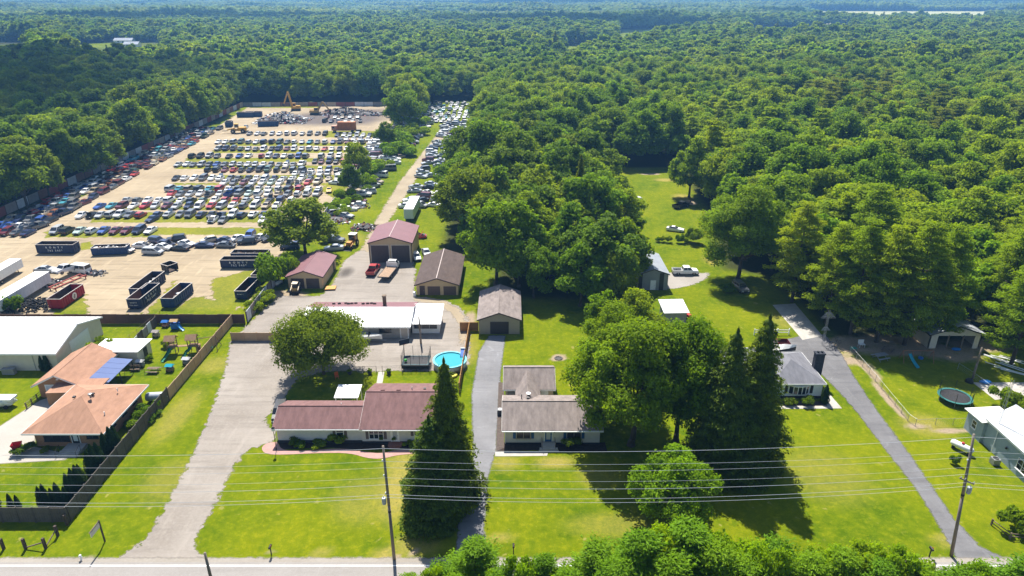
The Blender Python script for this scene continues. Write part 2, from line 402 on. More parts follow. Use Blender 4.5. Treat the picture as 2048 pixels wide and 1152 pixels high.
# salvage yard sand, with the grass strips under the car rows left open
strips = []
def strip(x0, y0, x1, y1):
    strips.append(GP((x0, y1), (x1, y1), (x1, y0), (x0, y0)))
for s_ in ((90, 461, 310, 475), (300, 455, 560, 470), (180, 425, 560, 445), (330, 398, 640, 408), (250, 413, 560, 420), (330, 376, 680, 384), (400, 350, 690, 358), (345, 366, 690, 370), (370, 316, 715, 324),
           (350, 331, 700, 338), (425, 300, 730, 306), (450, 286, 755, 292), (650, 262, 760, 275), (500, 209, 640, 216)):
    strip(*s_)
strips += [GP((285, 632), (350, 560), (375, 575), (350, 632)), GP((330, 632), (390, 590), (470, 610), (475, 632)), GP((100, 634), (105, 600), (170, 590), (180, 634)), GP((420, 560), (520, 535), (520, 585), (470, 620), (430, 620)), GP((158, 485), (186, 483), (188, 498), (160, 500)),
           GP((470, 640), (500, 600), (530, 570), (545, 580), (500, 640)), GP((640, 380), (700, 330), (720, 350), (670, 400)), GP((560, 475), (600, 440), (640, 450), (600, 480))]
rng = np.random.default_rng(5)
def yard_sub(P):
    e = np.full(len(P), 9.0)
    for s_ in strips: e = np.minimum(e, -sdf(P, s_) + 0.15)
    return e
SCRAP = GP((530, 250), (560, 232), (640, 222), (775, 216), (775, 240), (740, 250), (640, 252))
def yard_stain(P):
    return smooth01(sdf(P, SCRAP), -8, 12)
sand_m = sheet_material('salvage_sand', (0.275, 0.212, 0.135), (0.39, 0.312, 0.205), (0.32, 0.265, 0.19), edge_noise=1.1, edge_scale=0.45, tracks=0.6, coarse=0.05, stain=(0.085, 0.068, 0.06))
sheet('salvage_yard', YARD, 0.012, sand_m, 1.1, 3.0, yard_sub, yard_stain, 'sandy vehicle salvage yard with tyre tracks between the car rows')
def gravel_stain(P):
    s = np.zeros(len(P))
    for px, py, rx, ry, a in ((692, 545, 2.6, 5, .8), (600, 590, 5, 2.5, .7), (540, 600, 6, 2.5, .4), (480, 690, 2, .8, .3), (640, 575, 2, 2, .5)):
        x, y = G(px, py); s = np.maximum(s, a * (1 - smooth01(np.sqrt(((P[:, 0] - x) / rx) ** 2 + ((P[:, 1] - y) / ry) ** 2), 0.2, 1)))
    return s
grav_m = sheet_material('pale_gravel', (0.215, 0.186, 0.157), (0.295, 0.262, 0.228), (0.335, 0.302, 0.268), edge_noise=0.75, edge_scale=0.9, tracks=0.4, coarse=0.09, stain=(0.05, 0.042, 0.036))
sheet('gravel_driveway', GRAVEL, 0.016, grav_m, 0.8, 2.2, None, gravel_stain, 'pale gravel drive widening into the yard between the sheds')
dirt_m = sheet_material('dirt_track', (0.27, 0.215, 0.15), (0.36, 0.295, 0.21), (0.24, 0.21, 0.11), edge_noise=1.0, edge_scale=0.7, coarse=0.15)
sheet('dirt_track', TRACK, 0.008, dirt_m, 1.0, 2.4, None, None, 'straight dirt track running up the grass between parked cars')
loop = GP((826, 592), (880, 598), (915, 615), (935, 645), (935, 680), (922, 690), (918, 650), (900, 625), (870, 608), (826, 600))
sheet('dirt_loop', loop, 0.020, dirt_m, 0.8, 2.0, None, None, 'curved dirt wheel track round the end of the white shed')
asph_m = sheet_material('worn_asphalt', (0.16, 0.158, 0.165), (0.21, 0.208, 0.216), (0.23, 0.228, 0.235), edge_noise=0.22, edge_scale=1.6, tracks=0.3, coarse=0.2, bump=0.25, crack=True)
sheet('asphalt_driveway', DRIVE, 0.022, asph_m, 0.35, 1.0, None, None, 'grey asphalt driveway beside the tan brown-roofed ranch house')
asph2_m = sheet_material('cracked_asphalt', (0.115, 0.112, 0.118), (0.17, 0.168, 0.172), (0.19, 0.188, 0.19), edge_noise=0.26, edge_scale=1.5, tracks=0.4, coarse=0.16, bump=0.25, crack=True)
sheet('cracked_driveway', DRIVE2, 0.018, asph2_m, 0.4, 1.0, None, None, 'cracked grey asphalt drive leading to the white house')
pad_m = sheet_material('pad_gravel', (0.25, 0.225, 0.20), (0.32, 0.295, 0.265), (0.36, 0.33, 0.30), edge_noise=0.6, edge_scale=1.0)
sheet('gravel_pad', GP((1334, 545), (1420, 546), (1412, 558), (1385, 570), (1345, 578), (1330, 578)), 0.014, pad_m, 0.6, 1.8, None, None, 'pale gravel pad beside the grey steel shed')
conc_m = mat('pale_concrete', (0.36, 0.335, 0.30), 0.85, var=0.18, vscale=0.8, bump=0.2, bscale=5)
solid('concrete_drive', GP((1545, 610), (1590, 607), (1645, 672), (1605, 680)), 0.026, conc_m, 'pale concrete strip running past the white picket rail')
sheet('concrete_apron', GP((-40, 905), (-20, 865), (80, 800), (125, 788), (150, 800), (95, 840), (72, 862), (70, 893), (138, 908), (134, 920), (-40, 930)), 0.014, sheet_material('apron_concrete', (0.33, 0.30, 0.26), (0.40, 0.37, 0.33), (0.42, 0.39, 0.35), edge_noise=0.05, edge_scale=1.0), 0.5, 1.0, None, None, 'concrete drive and path of the brick house')
# public road with shoulder and paint
road_m = sheet_material('road_asphalt', (0.245, 0.225, 0.208), (0.29, 0.27, 0.252), (0.31, 0.292, 0.275), edge_noise=0.0, tracks=0.2, coarse=0.08, bump=0.2)
MBr = MB()
nseg = 60
for i in range(nseg):
    x0 = -360 + 720 * i / nseg; x1 = -360 + 720 * (i + 1) / nseg
    MBr.add([(x0, 49.6, 0.03), (x1, 49.6, 0.03), (x1, 57.15, 0.03), (x0, 57.15, 0.03)], [(0, 1, 2, 3)])
road = MBr.build('road', road_m); structure(road, 'pale grey two lane road with white edge lines')
shoulder_m = sheet_material('shoulder_gravel', (0.24, 0.21, 0.175), (0.31, 0.28, 0.24), (0.34, 0.31, 0.27), edge_noise=0.22, edge_scale=0.9)
sheet('road_shoulder', [(-360, 48.9), (360, 48.9), (360, 57.85), (-360, 57.85)], 0.024, shoulder_m, 0.6, 0.6, None, None, 'thin gravel shoulder along the road')
white_paint = mat('road_paint_white', (0.72, 0.71, 0.68), 0.6, var=0.12, vscale=2.0)
yellow_paint = mat('road_paint_yellow', (0.62, 0.40, 0.04), 0.6, var=0.12, vscale=2.0)
for nm, y0, y1, mm in (('edge_line', 56.58, 56.76, white_paint), ('edge_line', 50.0, 50.16, white_paint), ('centre_line', 53.2, 53.32, yellow_paint), ('centre_line', 53.48, 53.6, yellow_paint)):
    o = MB().add([(-360, y0, 0.034), (360, y0, 0.034), (360, y1, 0.034), (-360, y1, 0.034)], [(0, 1, 2, 3)]).build(nm, mm, road)
# paths and beds
pink_m = mat('pink_paving', S((205, 160, 150), 0.6), 0.85, var=0.12, vscale=1.5, bump=0.2)
def smooth_poly(pts, it=2):
    for _ in range(it):
        q = []
        for i in range(len(pts)):
            a = pts[i]; b = pts[(i + 1) % len(pts)]
            q += [(a[0] * .75 + b[0] * .25, a[1] * .75 + b[1] * .25), (a[0] * .25 + b[0] * .75, a[1] * .25 + b[1] * .75)]
        pts = q
    return pts
walk = GP((548, 884), (556, 884), (562, 900), (600, 902), (680, 896), (720, 902), (760, 908), (790, 900), (850, 896), (850, 906), (795, 910), (765, 918), (735, 917), (700, 906), (640, 906), (560, 910), (530, 908), (522, 897), (530, 888))
solid('pink_path', smooth_poly(walk), 0.030, pink_m, 'curving pink paved path edging the mauve-roofed house')
mulch_m = mat('dark_mulch', (0.030, 0.020, 0.016), 0.95, var=0.4, vscale=3.0, bump=0.8, bscale=12)
solid('mulch_bed', GP((556, 880), (880, 880), (880, 896), (790, 898), (720, 900), (660, 895), (562, 899)), 0.026, mulch_m, 'dark mulch bed in front of the mauve-roofed house')
solid('mulch_bed', GP((1008, 885), (1210, 885), (1215, 904), (1100, 904), (1068, 900), (992, 905), (994, 884)), 0.020, mulch_m, 'dark mulch bed in front of the blue-shuttered house')
grav_bed = mat('brown_gravel_bed', (0.085, 0.065, 0.055), 0.95, var=0.35, vscale=4.0, bump=0.6, bscale=14)
solid('gravel_bed', GP((992, 903), (1008, 896), (1010, 800), (1006, 765), (997, 765), (996, 800)), 0.029, grav_bed, 'brown stone bed beside the blue-shuttered house wall')
solid('front_path', GP((991, 904), (1066, 903), (1096, 906), (1094, 912), (990, 913)), 0.032, conc_m, 'pale concrete path below the blue front door')
solid('back_path', GP((752, 772), (764, 772), (769, 744), (757, 744)), 0.030, conc_m, 'short concrete path to the back gate of the mauve-roofed house')
solid('house_path', GP((1560, 812), (1655, 812), (1648, 796), (1657, 786), (1684, 817), (1560, 818)), 0.030, conc_m, 'concrete path around the corner of the white house')
solid('stone_bed', GP((1560, 803), (1655, 803), (1654, 812), (1560, 812)), 0.026, grav_bed, 'stone planting bed under the bow window')
solid('patio', GP((1945, 765), (2048, 765), (2075, 790), (1990, 800)), 0.028, conc_m, 'concrete slab beside the blue-grey house')
# ------------------------------------------------------------------ foliage
def leaf_material(name, dark, light, trans, transw=0.3, hue_spread=0.5, third=None):
    m = bpy.data.materials.new(name); m.use_nodes = True
    n = m.node_tree.nodes; l = m.node_tree.links; b = n['Principled BSDF']
    v = attrn(n, 'v'); rnd = n.new('ShaderNodeObjectInfo').outputs['Random']
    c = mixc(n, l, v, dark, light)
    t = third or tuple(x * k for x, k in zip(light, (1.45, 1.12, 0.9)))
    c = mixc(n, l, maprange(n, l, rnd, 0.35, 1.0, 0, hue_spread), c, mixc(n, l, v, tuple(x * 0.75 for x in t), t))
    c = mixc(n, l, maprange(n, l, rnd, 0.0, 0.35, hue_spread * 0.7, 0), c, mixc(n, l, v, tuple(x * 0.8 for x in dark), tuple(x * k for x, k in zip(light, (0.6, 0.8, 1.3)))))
    l.new(c, b.inputs['Base Color']); b.inputs['Roughness'].default_value = 0.62; b.inputs['Specular IOR Level'].default_value = 0.06
    tr = n.new('ShaderNodeBsdfTranslucent'); tc = mixc(n, l, 1.0, c, trans, 'MULTIPLY'); l.new(tc, tr.inputs[0])
    mx = n.new('ShaderNodeMixShader'); mx.inputs[0].default_value = transw
    l.new(b.outputs[0], mx.inputs[1]); l.new(tr.outputs[0], mx.inputs[2]); l.new(mx.outputs[0], n['Material Output'].inputs['Surface'])
    return m
TR = (2.1, 2.0, 0.6)
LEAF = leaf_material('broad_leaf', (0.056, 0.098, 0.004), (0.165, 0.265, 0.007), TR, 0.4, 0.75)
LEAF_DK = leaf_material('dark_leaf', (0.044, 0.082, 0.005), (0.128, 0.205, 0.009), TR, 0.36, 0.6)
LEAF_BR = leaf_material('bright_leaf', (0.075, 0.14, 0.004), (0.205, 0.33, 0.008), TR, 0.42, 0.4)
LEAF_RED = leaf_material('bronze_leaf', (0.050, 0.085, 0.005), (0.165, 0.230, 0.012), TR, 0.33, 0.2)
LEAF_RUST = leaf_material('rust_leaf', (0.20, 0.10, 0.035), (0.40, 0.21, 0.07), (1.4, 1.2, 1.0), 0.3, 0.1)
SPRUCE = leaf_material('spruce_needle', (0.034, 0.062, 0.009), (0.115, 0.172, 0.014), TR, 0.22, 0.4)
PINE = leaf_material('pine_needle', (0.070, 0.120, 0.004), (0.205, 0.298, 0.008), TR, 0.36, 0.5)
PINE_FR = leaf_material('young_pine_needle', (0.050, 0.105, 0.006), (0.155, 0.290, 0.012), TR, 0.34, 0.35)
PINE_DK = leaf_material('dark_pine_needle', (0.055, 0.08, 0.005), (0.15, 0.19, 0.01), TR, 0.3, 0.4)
ARBOR = leaf_material('cedar_spray', (0.014, 0.035, 0.010), (0.036, 0.072, 0.016), TR, 0.15, 0.3)
BARK = mat('bark', (0.075, 0.058, 0.045), 0.95, var=0.35, vscale=3.0, bump=0.8, bscale=9, stretch=(1, 1, 0.3))

def cards(c, nrm, s, rng, asp=0.62, tdir=None):
    """rhombic leaf sprays: centres, normals, half lengths -> (coords, quads)"""
    n = len(c); nrm = nrm / (np.linalg.norm(nrm, axis=1, keepdims=True) + 1e-9)
    t = rng.normal(size=(n, 3)) if tdir is None else tdir + rng.normal(size=(n, 3)) * 0.35
    t -= (t * nrm).sum(1, keepdims=True) * nrm; t /= (np.linalg.norm(t, axis=1, keepdims=True) + 1e-9)
    b = np.cross(nrm, t); s = s[:, None]
    co = np.stack([c + t * s, c + b * s * asp, c - t * s, c - b * s * asp], 1)
    co[:, 0] -= nrm * s * 0.25; co[:, 2] -= nrm * s * 0.25           # slightly cupped
    q = np.arange(4 * n).reshape(n, 4)
    return co.reshape(-1, 3), q
def rdir(n, rng):
    d = rng.normal(size=(n, 3)); return d / np.linalg.norm(d, axis=1, keepdims=True)
def leaf_mesh(name, co, q, v, material, cores=None):
    """cores: list of (centre, radii) inner masses of foliage that fill the crown"""
    if cores:
        V, Fc = ico(1); V = np.array(V); Fc = np.array(Fc); rng = np.random.default_rng(len(co))
        cs, fs, o = [], [], 0
        for c, r in cores:
            cs.append(np.asarray(c) + V * np.asarray(r) * rng.uniform(0.8, 1.1, (len(V), 1))); fs.append(Fc + o); o += len(V)
        cs = np.concatenate(cs); fs = np.concatenate(fs)
        q4 = np.concatenate([q, np.concatenate([fs + len(co), fs[:, 2:3] + len(co)], 1)])   # degenerate quads become triangles below
        me = bpy.data.meshes.new(name)
        allco = np.concatenate([co, cs]); me.vertices.add(len(allco)); me.vertices.foreach_set('co', allco.astype(np.float32).ravel())
        li = np.concatenate([q.ravel(), (fs + len(co)).ravel()]).astype(np.int32)
        tot = np.concatenate([np.full(len(q), 4), np.full(len(fs), 3)]).astype(np.int32); st = np.concatenate([[0], np.cumsum(tot)[:-1]]).astype(np.int32)
        me.loops.add(len(li)); me.loops.foreach_set('vertex_index', li); me.polygons.add(len(tot)); me.polygons.foreach_set('loop_start', st); me.polygons.foreach_set('loop_total', tot)
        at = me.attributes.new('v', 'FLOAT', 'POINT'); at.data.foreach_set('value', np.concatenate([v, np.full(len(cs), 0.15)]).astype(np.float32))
        me.materials.append(material); me.update(); return me
    return raw_mesh(name, co, q, dict(v=v), material)

def broadleaf(name, seed, R, H, n, leaf, material, base=0.22, nclump=30, top=1.0):
    """rounded crown of many uneven leaf clumps on a forking trunk -> (trunk mesh, crown mesh)"""
    rng = np.random.default_rng(seed); z0 = H * base; rz = (H - z0) / 2; cz = z0 + rz * 0.95
    C = []; i = 0
    while len(C) < nclump and i < 900:
        i += 1; d = rdir(1, rng)[0]
        if d[2] < -0.55: continue
        f = rng.uniform(0.45, 0.88); w = 1.0 if d[2] < 0 else (1 - 0.25 * d[2] ** 2)
        p = np.array([d[0] * R * f * w, d[1] * R * f * w, cz + d[2] * rz * f * top]); rc = R * rng.uniform(0.20, 0.38)
        if all(np.linalg.norm(p - c[0]) > 0.55 * (rc + c[1]) * 0.8 for c in C): C.append((p, rc))
    w = np.array([c[1] ** 2 for c in C]); k = rng.choice(len(C), n, p=w / w.sum())
    ctr = np.array([c[0] for c in C])[k]; rc = np.array([c[1] for c in C])[k]
    d = rdir(n, rng); out = ctr - np.array([0, 0, cz - rz * 0.3]); out /= np.linalg.norm(out, axis=1, keepdims=True)
    d = d + out * 0.45 + np.array([0, 0, 0.25]); d /= np.linalg.norm(d, axis=1, keepdims=True)
    lump = 1 + 0.16 * np.sin(d[:, 0] * 7 + k) * np.sin(d[:, 1] * 8 + 2 * k) + 0.1 * np.sin(d[:, 2] * 11 + k)
    rad = rc * lump * (0.70 + 0.42 * rng.random(n) ** 1.3)
    p = ctr + d * rad[:, None] * np.array([1, 1, 0.82])
    nr = d * 0.75 + rdir(n, rng) * 0.75 + np.array([0, 0, 0.25])
    tint = rng.random(len(C))[k]
    v = np.clip(0.30 + 0.32 * rng.random(n) + 0.38 * tint, 0, 1)
    co, q = cards(p, nr, leaf * rng.uniform(0.6, 1.3, n), rng)
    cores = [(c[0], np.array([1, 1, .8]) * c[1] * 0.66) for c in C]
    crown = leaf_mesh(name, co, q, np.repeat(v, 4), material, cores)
    t = MB(); tr = 0.022 * H + 0.06; fork = (rng.normal(0, .2), rng.normal(0, .2), z0 + rz * 0.35)
    t.path([(0, 0, -0.3), (0.05, 0, 0.3), (fork[0] * .5, fork[1] * .5, z0 * 0.8), fork], [tr * 1.5, tr, tr * 0.8, tr * 0.6], 8)
    for j in rng.choice(len(C), min(len(C), 9), replace=False):
        p = C[j][0]; mid = np.array(fork) * 0.45 + p * 0.55 + np.array([0, 0, -0.4])
        t.path([tuple(np.array(fork) * 0.9), tuple(mid), tuple(p)], [tr * 0.5, tr * 0.3, tr * 0.12], 5)
    return t.mesh('trunk', BARK, True), crown

def spruce(name, seed, R, H, n, leaf, material, droop=0.35, whorls=26, taper=0.9):
    rng = np.random.default_rng(seed); P = []; N = []; Sz = []; T = []; Vv = []; cores = []
    per = max(3, n // (whorls * 10))
    for w in range(whorls):
        f = w / (whorls - 1); z = H * (0.04 + 0.95 * f); r = R * (1 - f) ** taper * rng.uniform(0.88, 1.12) + 0.15
        nb = int(6 + 8 * (1 - f)); a0 = rng.random() * 6.28
        for bnum in range(nb):
            a = a0 + 6.283 * bnum / nb + rng.normal(0, 0.14); L = r * rng.uniform(0.62, 1.2); tint = rng.random()
            k = max(3, int(per * (0.35 + 1.3 * (1 - f)) * 1.2)); u = rng.random(k) ** 0.7
            wob = rng.normal(0, 0.13, k) * L * (0.4 + u)
            x = L * u; zz = z - droop * L * u ** 1.4 + 0.10 * L * u ** 4 + rng.normal(0, 0.12, k) - np.abs(wob) * 0.3
            ca, sa = math.cos(a), math.sin(a)
            P.append(np.stack([x * ca - wob * sa, x * sa + wob * ca, zz], 1))
            N.append(np.tile([ca * 0.5, sa * 0.5, 0.7], (k, 1)) + rng.normal(0, 0.5, (k, 3))); Sz.append(leaf * rng.uniform(0.6, 1.3, k) * (0.65 + 0.5 * (1 - f)))
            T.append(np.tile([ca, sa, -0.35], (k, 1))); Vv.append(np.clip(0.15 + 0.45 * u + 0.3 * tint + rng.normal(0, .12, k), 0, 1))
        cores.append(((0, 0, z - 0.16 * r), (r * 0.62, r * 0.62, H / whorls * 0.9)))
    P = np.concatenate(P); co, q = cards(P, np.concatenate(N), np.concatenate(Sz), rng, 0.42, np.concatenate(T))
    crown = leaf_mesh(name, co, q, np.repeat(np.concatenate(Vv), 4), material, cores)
    t = MB().path([(0, 0, -0.3), (0, 0, H * 0.3), (0, 0, H * 0.97)], [0.018 * H + .05, 0.013 * H, 0.03], 8)
    return t.mesh('trunk', BARK, True), crown

def pine(name, seed, R, H, n, leaf, material, base=0.3, whorls=11, spread=1.0):
    """layered white pine: flat feathery pads on near level limbs, daylight between the layers"""
    rng = np.random.default_rng(seed); pads = []; t = MB()
    t.path([(0, 0, -0.3), (0.1, 0, H * 0.4), (0, 0.1, H * 0.96)], [0.017 * H + .06, 0.012 * H, 0.04], 8)
    for w in range(whorls):
        f = w / (whorls - 1); z = H * (base + (0.97 - base) * f)
        prof = (0.62 + 0.5 * math.sin(min(1, f * 1.7 + 0.15) * math.pi / 2)) * (1 - f ** 2.2) + 0.10
        nb = int(rng.integers(5, 8)); a0 = rng.random() * 6.28
        for b_ in range(nb):
            a = a0 + 6.283 * b_ / nb + rng.normal(0, 0.22); L = R * prof * rng.uniform(0.6, 1.15)
            end = np.array([L * math.cos(a), L * math.sin(a), z + L * rng.uniform(0.0, 0.22)])
            if w % 2 == 0: t.tube((0, 0, z), tuple(end), 0.05 + 0.012 * L, 0.02, 4, 0, False)
            npad = max(1, int(L / 1.7) + 1)
            for j in range(npad):
                u = 0.42 + 0.58 * (j + 0.7) / npad
                pads.append((np.array([0, 0, z]) * (1 - u) + end * u + rng.normal(0, 0.25, 3) * np.array([1, 1, .4]), rng.uniform(0.75, 1.25) * (0.55 + 0.16 * R), a))
    w_ = np.array([p[1] ** 2 for p in pads]); k = rng.choice(len(pads), n, p=w_ / w_.sum())
    ctr = np.array([p[0] for p in pads])[k]; rc = np.array([p[1] for p in pads])[k]
    d = rdir(n, rng); r = rc * rng.random(n) ** 0.5
    p = ctr + d * r[:, None] * np.array([1, 1, 0.30]); p[:, 2] += 0.15 * np.hypot(p[:, 0] - ctr[:, 0], p[:, 1] - ctr[:, 1])
    out = np.stack([p[:, 0], p[:, 1], np.full(n, 0.8)], 1); out /= np.linalg.norm(out, axis=1, keepdims=True) + 1e-9
    nr = np.array([0, 0, 0.8]) + rdir(n, rng) * 0.7 + out * 0.25
    tint = rng.random(len(pads))[k]
    v = np.clip(0.25 + 0.3 * tint + 0.4 * (p[:, 2] - ctr[:, 2]) / (rc * 0.3) * 0.4 + rng.random(n) * 0.3, 0, 1)
    co, q = cards(p, nr, leaf * rng.uniform(0.6, 1.3, n), rng, 0.34, out)
    return t.mesh('trunk', BARK, True), leaf_mesh(name, co, q, np.repeat(v, 4), material)

def cedar(name, seed, R, H, n, leaf, material):
    rng = np.random.default_rng(seed); f = rng.random(n) ** 1.15; a = rng.random(n) * 6.283
    prof = R * np.minimum(1, 0.55 + f * 2.2) * (1 - f) ** 0.62; prof = prof * (1 + 0.14 * np.sin(a * 4 + f * 9)) * rng.uniform(0.75, 1.08, n)
    p = np.stack([np.cos(a) * prof, np.sin(a) * prof, f * H + rng.normal(0, .05, n)], 1)
    nr = np.stack([np.cos(a), np.sin(a), np.full(n, 0.25)], 1) + rdir(n, rng) * 0.5
    co, q = cards(p, nr, leaf * rng.uniform(.6, 1.3, n), rng, 0.4, np.tile([0, 0, 1.0], (n, 1)))
    cores = [((0, 0, H * g), (R * 0.72 * (1 - g) ** 0.62, R * 0.72 * (1 - g) ** 0.62, H * 0.14)) for g in (0.12, 0.28, 0.44, 0.6, 0.76)]
    return None, leaf_mesh(name, co, q, np.repeat(rng.random(n) * .7 + .15, 4), material, cores)
def bush_mesh(name, seed, R, H, n, leaf, material):
    rng = np.random.default_rng(seed); nc = 9
    C = [(np.array([rng.normal(0, R * .42), rng.normal(0, R * .42), H * rng.uniform(.3, .68)]), R * rng.uniform(.35, .55)) for _ in range(nc)]
    k = rng.integers(0, nc, n); ctr = np.array([c[0] for c in C])[k]; rc = np.array([c[1] for c in C])[k]
    d = rdir(n, rng); d[:, 2] = np.abs(d[:, 2]) * 1.1 - 0.35; d /= np.linalg.norm(d, axis=1, keepdims=True)
    p = ctr + d * (rc * rng.uniform(.75, 1.1, n))[:, None] * np.array([1, 1, H / R * .62]); p[:, 2] = np.maximum(p[:, 2], 0.05)
    co, q = cards(p, d + rdir(n, rng) * .6, leaf * rng.uniform(.6, 1.3, n), rng)
    return leaf_mesh(name, co, q, np.repeat(np.clip(rng.random(n) * .6 + .35 * rng.random(nc)[k], 0, 1), 4), material, [(c[0], np.array([1, 1, H / R * .55]) * c[1] * .7) for c in C])

# ---- prototypes -----------------------------------------------------------------
PROTO = {}
def proto(key, tc): PROTO.setdefault(key, []).append(tc)
for i in range(3): proto('maple_near', broadleaf('crown', 11 + i, 7.6, 20, 32000, 0.21, LEAF, 0.07, 44))
proto('bright_near', broadleaf('crown', 31, 4.6, 9.4, 17000, 0.16, LEAF_BR, 0.10, 36))
proto('bright_near', broadleaf('crown', 32, 4.0, 11, 15000, 0.16, LEAF_BR, 0.15, 32))
proto('bronze', broadleaf('crown', 41, 8.0, 10.6, 24000, 0.19, LEAF_RED, 0.20, 44))
for i in range(5): proto('broad_mid', broadleaf('crown', 51 + i, 6.2 + 0.4 * i, 17 + (i % 3), 8500, 0.34, LEAF, 0.05, 36))
for i in range(4): proto('dark_mid', broadleaf('crown', 71 + i, 6.4 + 0.4 * i, 17 + (i % 3), 7500, 0.36, LEAF_DK, 0.05, 36))
for i in range(2): proto('bright_mid', broadleaf('crown', 81 + i, 5.0, 14, 6500, 0.32, LEAF_BR, 0.05, 32))
proto('rust', broadleaf('crown', 91, 3.0, 12, 2500, 0.3, LEAF_RUST, 0.3, 18))
for i in range(3): proto('spruce_near', spruce('crown', 101 + i, 5.0, 21, 46000, 0.25, SPRUCE, 0.34, 24, 0.56))
for i in range(2): proto('spruce_mid', spruce('crown', 111 + i, 3.4, 17, 6000, 0.42, PINE_DK, 0.15))
for i in range(3): proto('pine_near', pine('crown', 121 + i, 6.2, 22, 20000, 0.30, PINE, 0.16, 15))
for i in range(3): proto('pine_fore', pine('crown', 131 + i, 3.9, 15, 19000, 0.21, PINE_FR, 0.04, 16))
for i in range(3): proto('pine_mid', pine('crown', 141 + i, 4.4, 16.5, 7500, 0.42, PINE, 0.12, 12))
for i in range(2): proto('pine_dark_mid', pine('crown', 151 + i, 4.6, 17, 7500, 0.42, PINE_DK, 0.12, 12))
for i in range(3): proto('cedar', cedar('foliage', 161 + i, 0.95, 4.2, 2200, 0.13, ARBOR))
for i in range(3): proto('bush', (None, bush_mesh('foliage', 171 + i, 1.0, 1.2, 1400, 0.11, LEAF)))
proto('bush_dark', (None, bush_mesh('foliage', 176, 1.0, 1.2, 1400, 0.10, LEAF_DK)))
for i in range(2): proto('bush_big', (None, bush_mesh('foliage', 181 + i, 3.2, 4.0, 5000, 0.22, LEAF)))
for i in range(2): proto('vine_mound', (None, bush_mesh('foliage', 191 + i, 3.6, 3.4, 5000, 0.24, LEAF_BR)))

def plant(kind, name, loc, label, cat='tree', group=None, scale=1.0, zs=1.0, rz=None, i=None, rnd=random.Random(3)):
    """a tree or shrub as a thing of its own: > trunk, crown"""
    tc = PROTO[kind][rnd.randrange(len(PROTO[kind])) if i is None else i]
    o = thing(name, label, cat, (loc[0], loc[1], 0), rnd.uniform(0, 6.28) if rz is None else rz, group)
    o.scale = (scale, scale, scale * zs)
    if tc[0] is not None: put('trunk', tc[0], o)
    put('crown' if tc[0] is not None else 'foliage', tc[1], o)
    return o
def tree_px(kind, name, base, label, height=None, width=None, **kw):
    """stand a tree where the photo shows its foot; height and width in metres"""
    h0, w0 = DIM[kind]
    s = (width / w0) if width else 1.0
    zs = (height / (h0 * s)) if height else 1.0
    return plant(kind, name, G(*base), label, scale=s, zs=zs, **kw)
DIM = dict(maple_near=(20, 15.2), bright_near=(9.6, 9), bronze=(10.6, 16), broad_mid=(18, 14), dark_mid=(18, 14), bright_mid=(14, 10), rust=(12, 6), spruce_near=(21, 10), spruce_mid=(17, 6.8),
           pine_near=(22, 12.6), pine_fore=(15, 7), pine_mid=(16.5, 7.4), pine_dark_mid=(17, 7.8), cedar=(4.2, 1.9), bush=(1.2, 2), bush_dark=(1.2, 2), bush_big=(4, 6.4), vine_mound=(3.4, 7.2))

# ---- yard trees one can pick out
tree_px('spruce_near', 'spruce_tree', (900, 1000), 'tall dark spruce with pointed top beside the asphalt driveway', 20.0, 8.0, i=0)
tree_px('spruce_near', 'spruce_tree', (868, 1030), 'shorter full spruce pressed against the tall spruce by the asphalt driveway', 14.2, 8.2, i=1)
tree_px('maple_near', 'maple_tree', (1262, 890), 'huge leafy maple overhanging the end of the blue-shuttered house', 21.0, 15.5, i=0)
tree_px('maple_near', 'maple_tree', (1352, 880), 'leafy maple crowded between the huge maple and the twin spruces', 20.0, 12.5, i=1)
tree_px('maple_near', 'maple_tree', (1225, 815), 'leafy maple on the lawn behind the blue-shuttered house', 17.0, 12, i=2)
tree_px('broad_mid', 'broadleaf_tree', (1205, 720), 'rounded green tree by the lawn with the fire ring', 13.5, 9.0, i=1)
tree_px('broad_mid', 'broadleaf_tree', (1258, 700), 'broad green tree just below the small white-roofed shed', 12.5, 9.0, i=3)
tree_px('spruce_near', 'spruce_tree', (1492, 925), 'tallest of the twin dark spruces beside the white house', 22.0, 9.4, i=2)
tree_px('spruce_near', 'spruce_tree', (1436, 935), 'lower of the twin dark spruces, standing against the maples', 20.6, 9.6, i=0)
tree_px('spruce_near', 'spruce_tree', (1466, 945), 'small dark spruce filling the foot of the twin spruces', 13.0, 9.0, i=1)
tree_px('bright_near', 'ornamental_tree', (1336, 1036), 'round bright green ornamental tree alone on the front lawn', 9.6, 9.6, i=0)
tree_px('bronze', 'bronze_tree', (648, 748), 'wide bronze green tree shading the lawn behind the mauve-roofed house', 10.8, 13.8, i=0)
tree_px('dark_mid', 'broadleaf_tree', (612, 512), 'dark round tree beside the red-roofed double garage', 15.0, 17.0, i=1)
tree_px('bush_big', 'overgrown_shrub', (548, 572), 'big overgrown shrub against the wall panels by the dumpsters', 7.6, 8.5, i=0, cat='shrub')
tree_px('bush_big', 'overgrown_shrub', (582, 556), 'overgrown shrub tucked behind the red-roofed double garage', 6.0, 5.5, i=1, cat='shrub')
tree_px('broad_mid', 'broadleaf_tree', (716, 360), 'tall tree at the end of the hedge line between yard and track', 13.0, 9, i=2)
tree_px('dark_mid', 'broadleaf_tree', (706, 392), 'second tall tree of the hedge line between yard and track', 10.5, 7.5, i=1)
tree_px('broad_mid', 'broadleaf_tree', (818, 234), 'tall full tree standing free where the hedge line meets the far cars', 21, 18, i=4)
tree_px('dark_mid', 'broadleaf_tree', (772, 300), 'dark vine-wrapped tree rising from the hedge line', 11, 8, i=2)
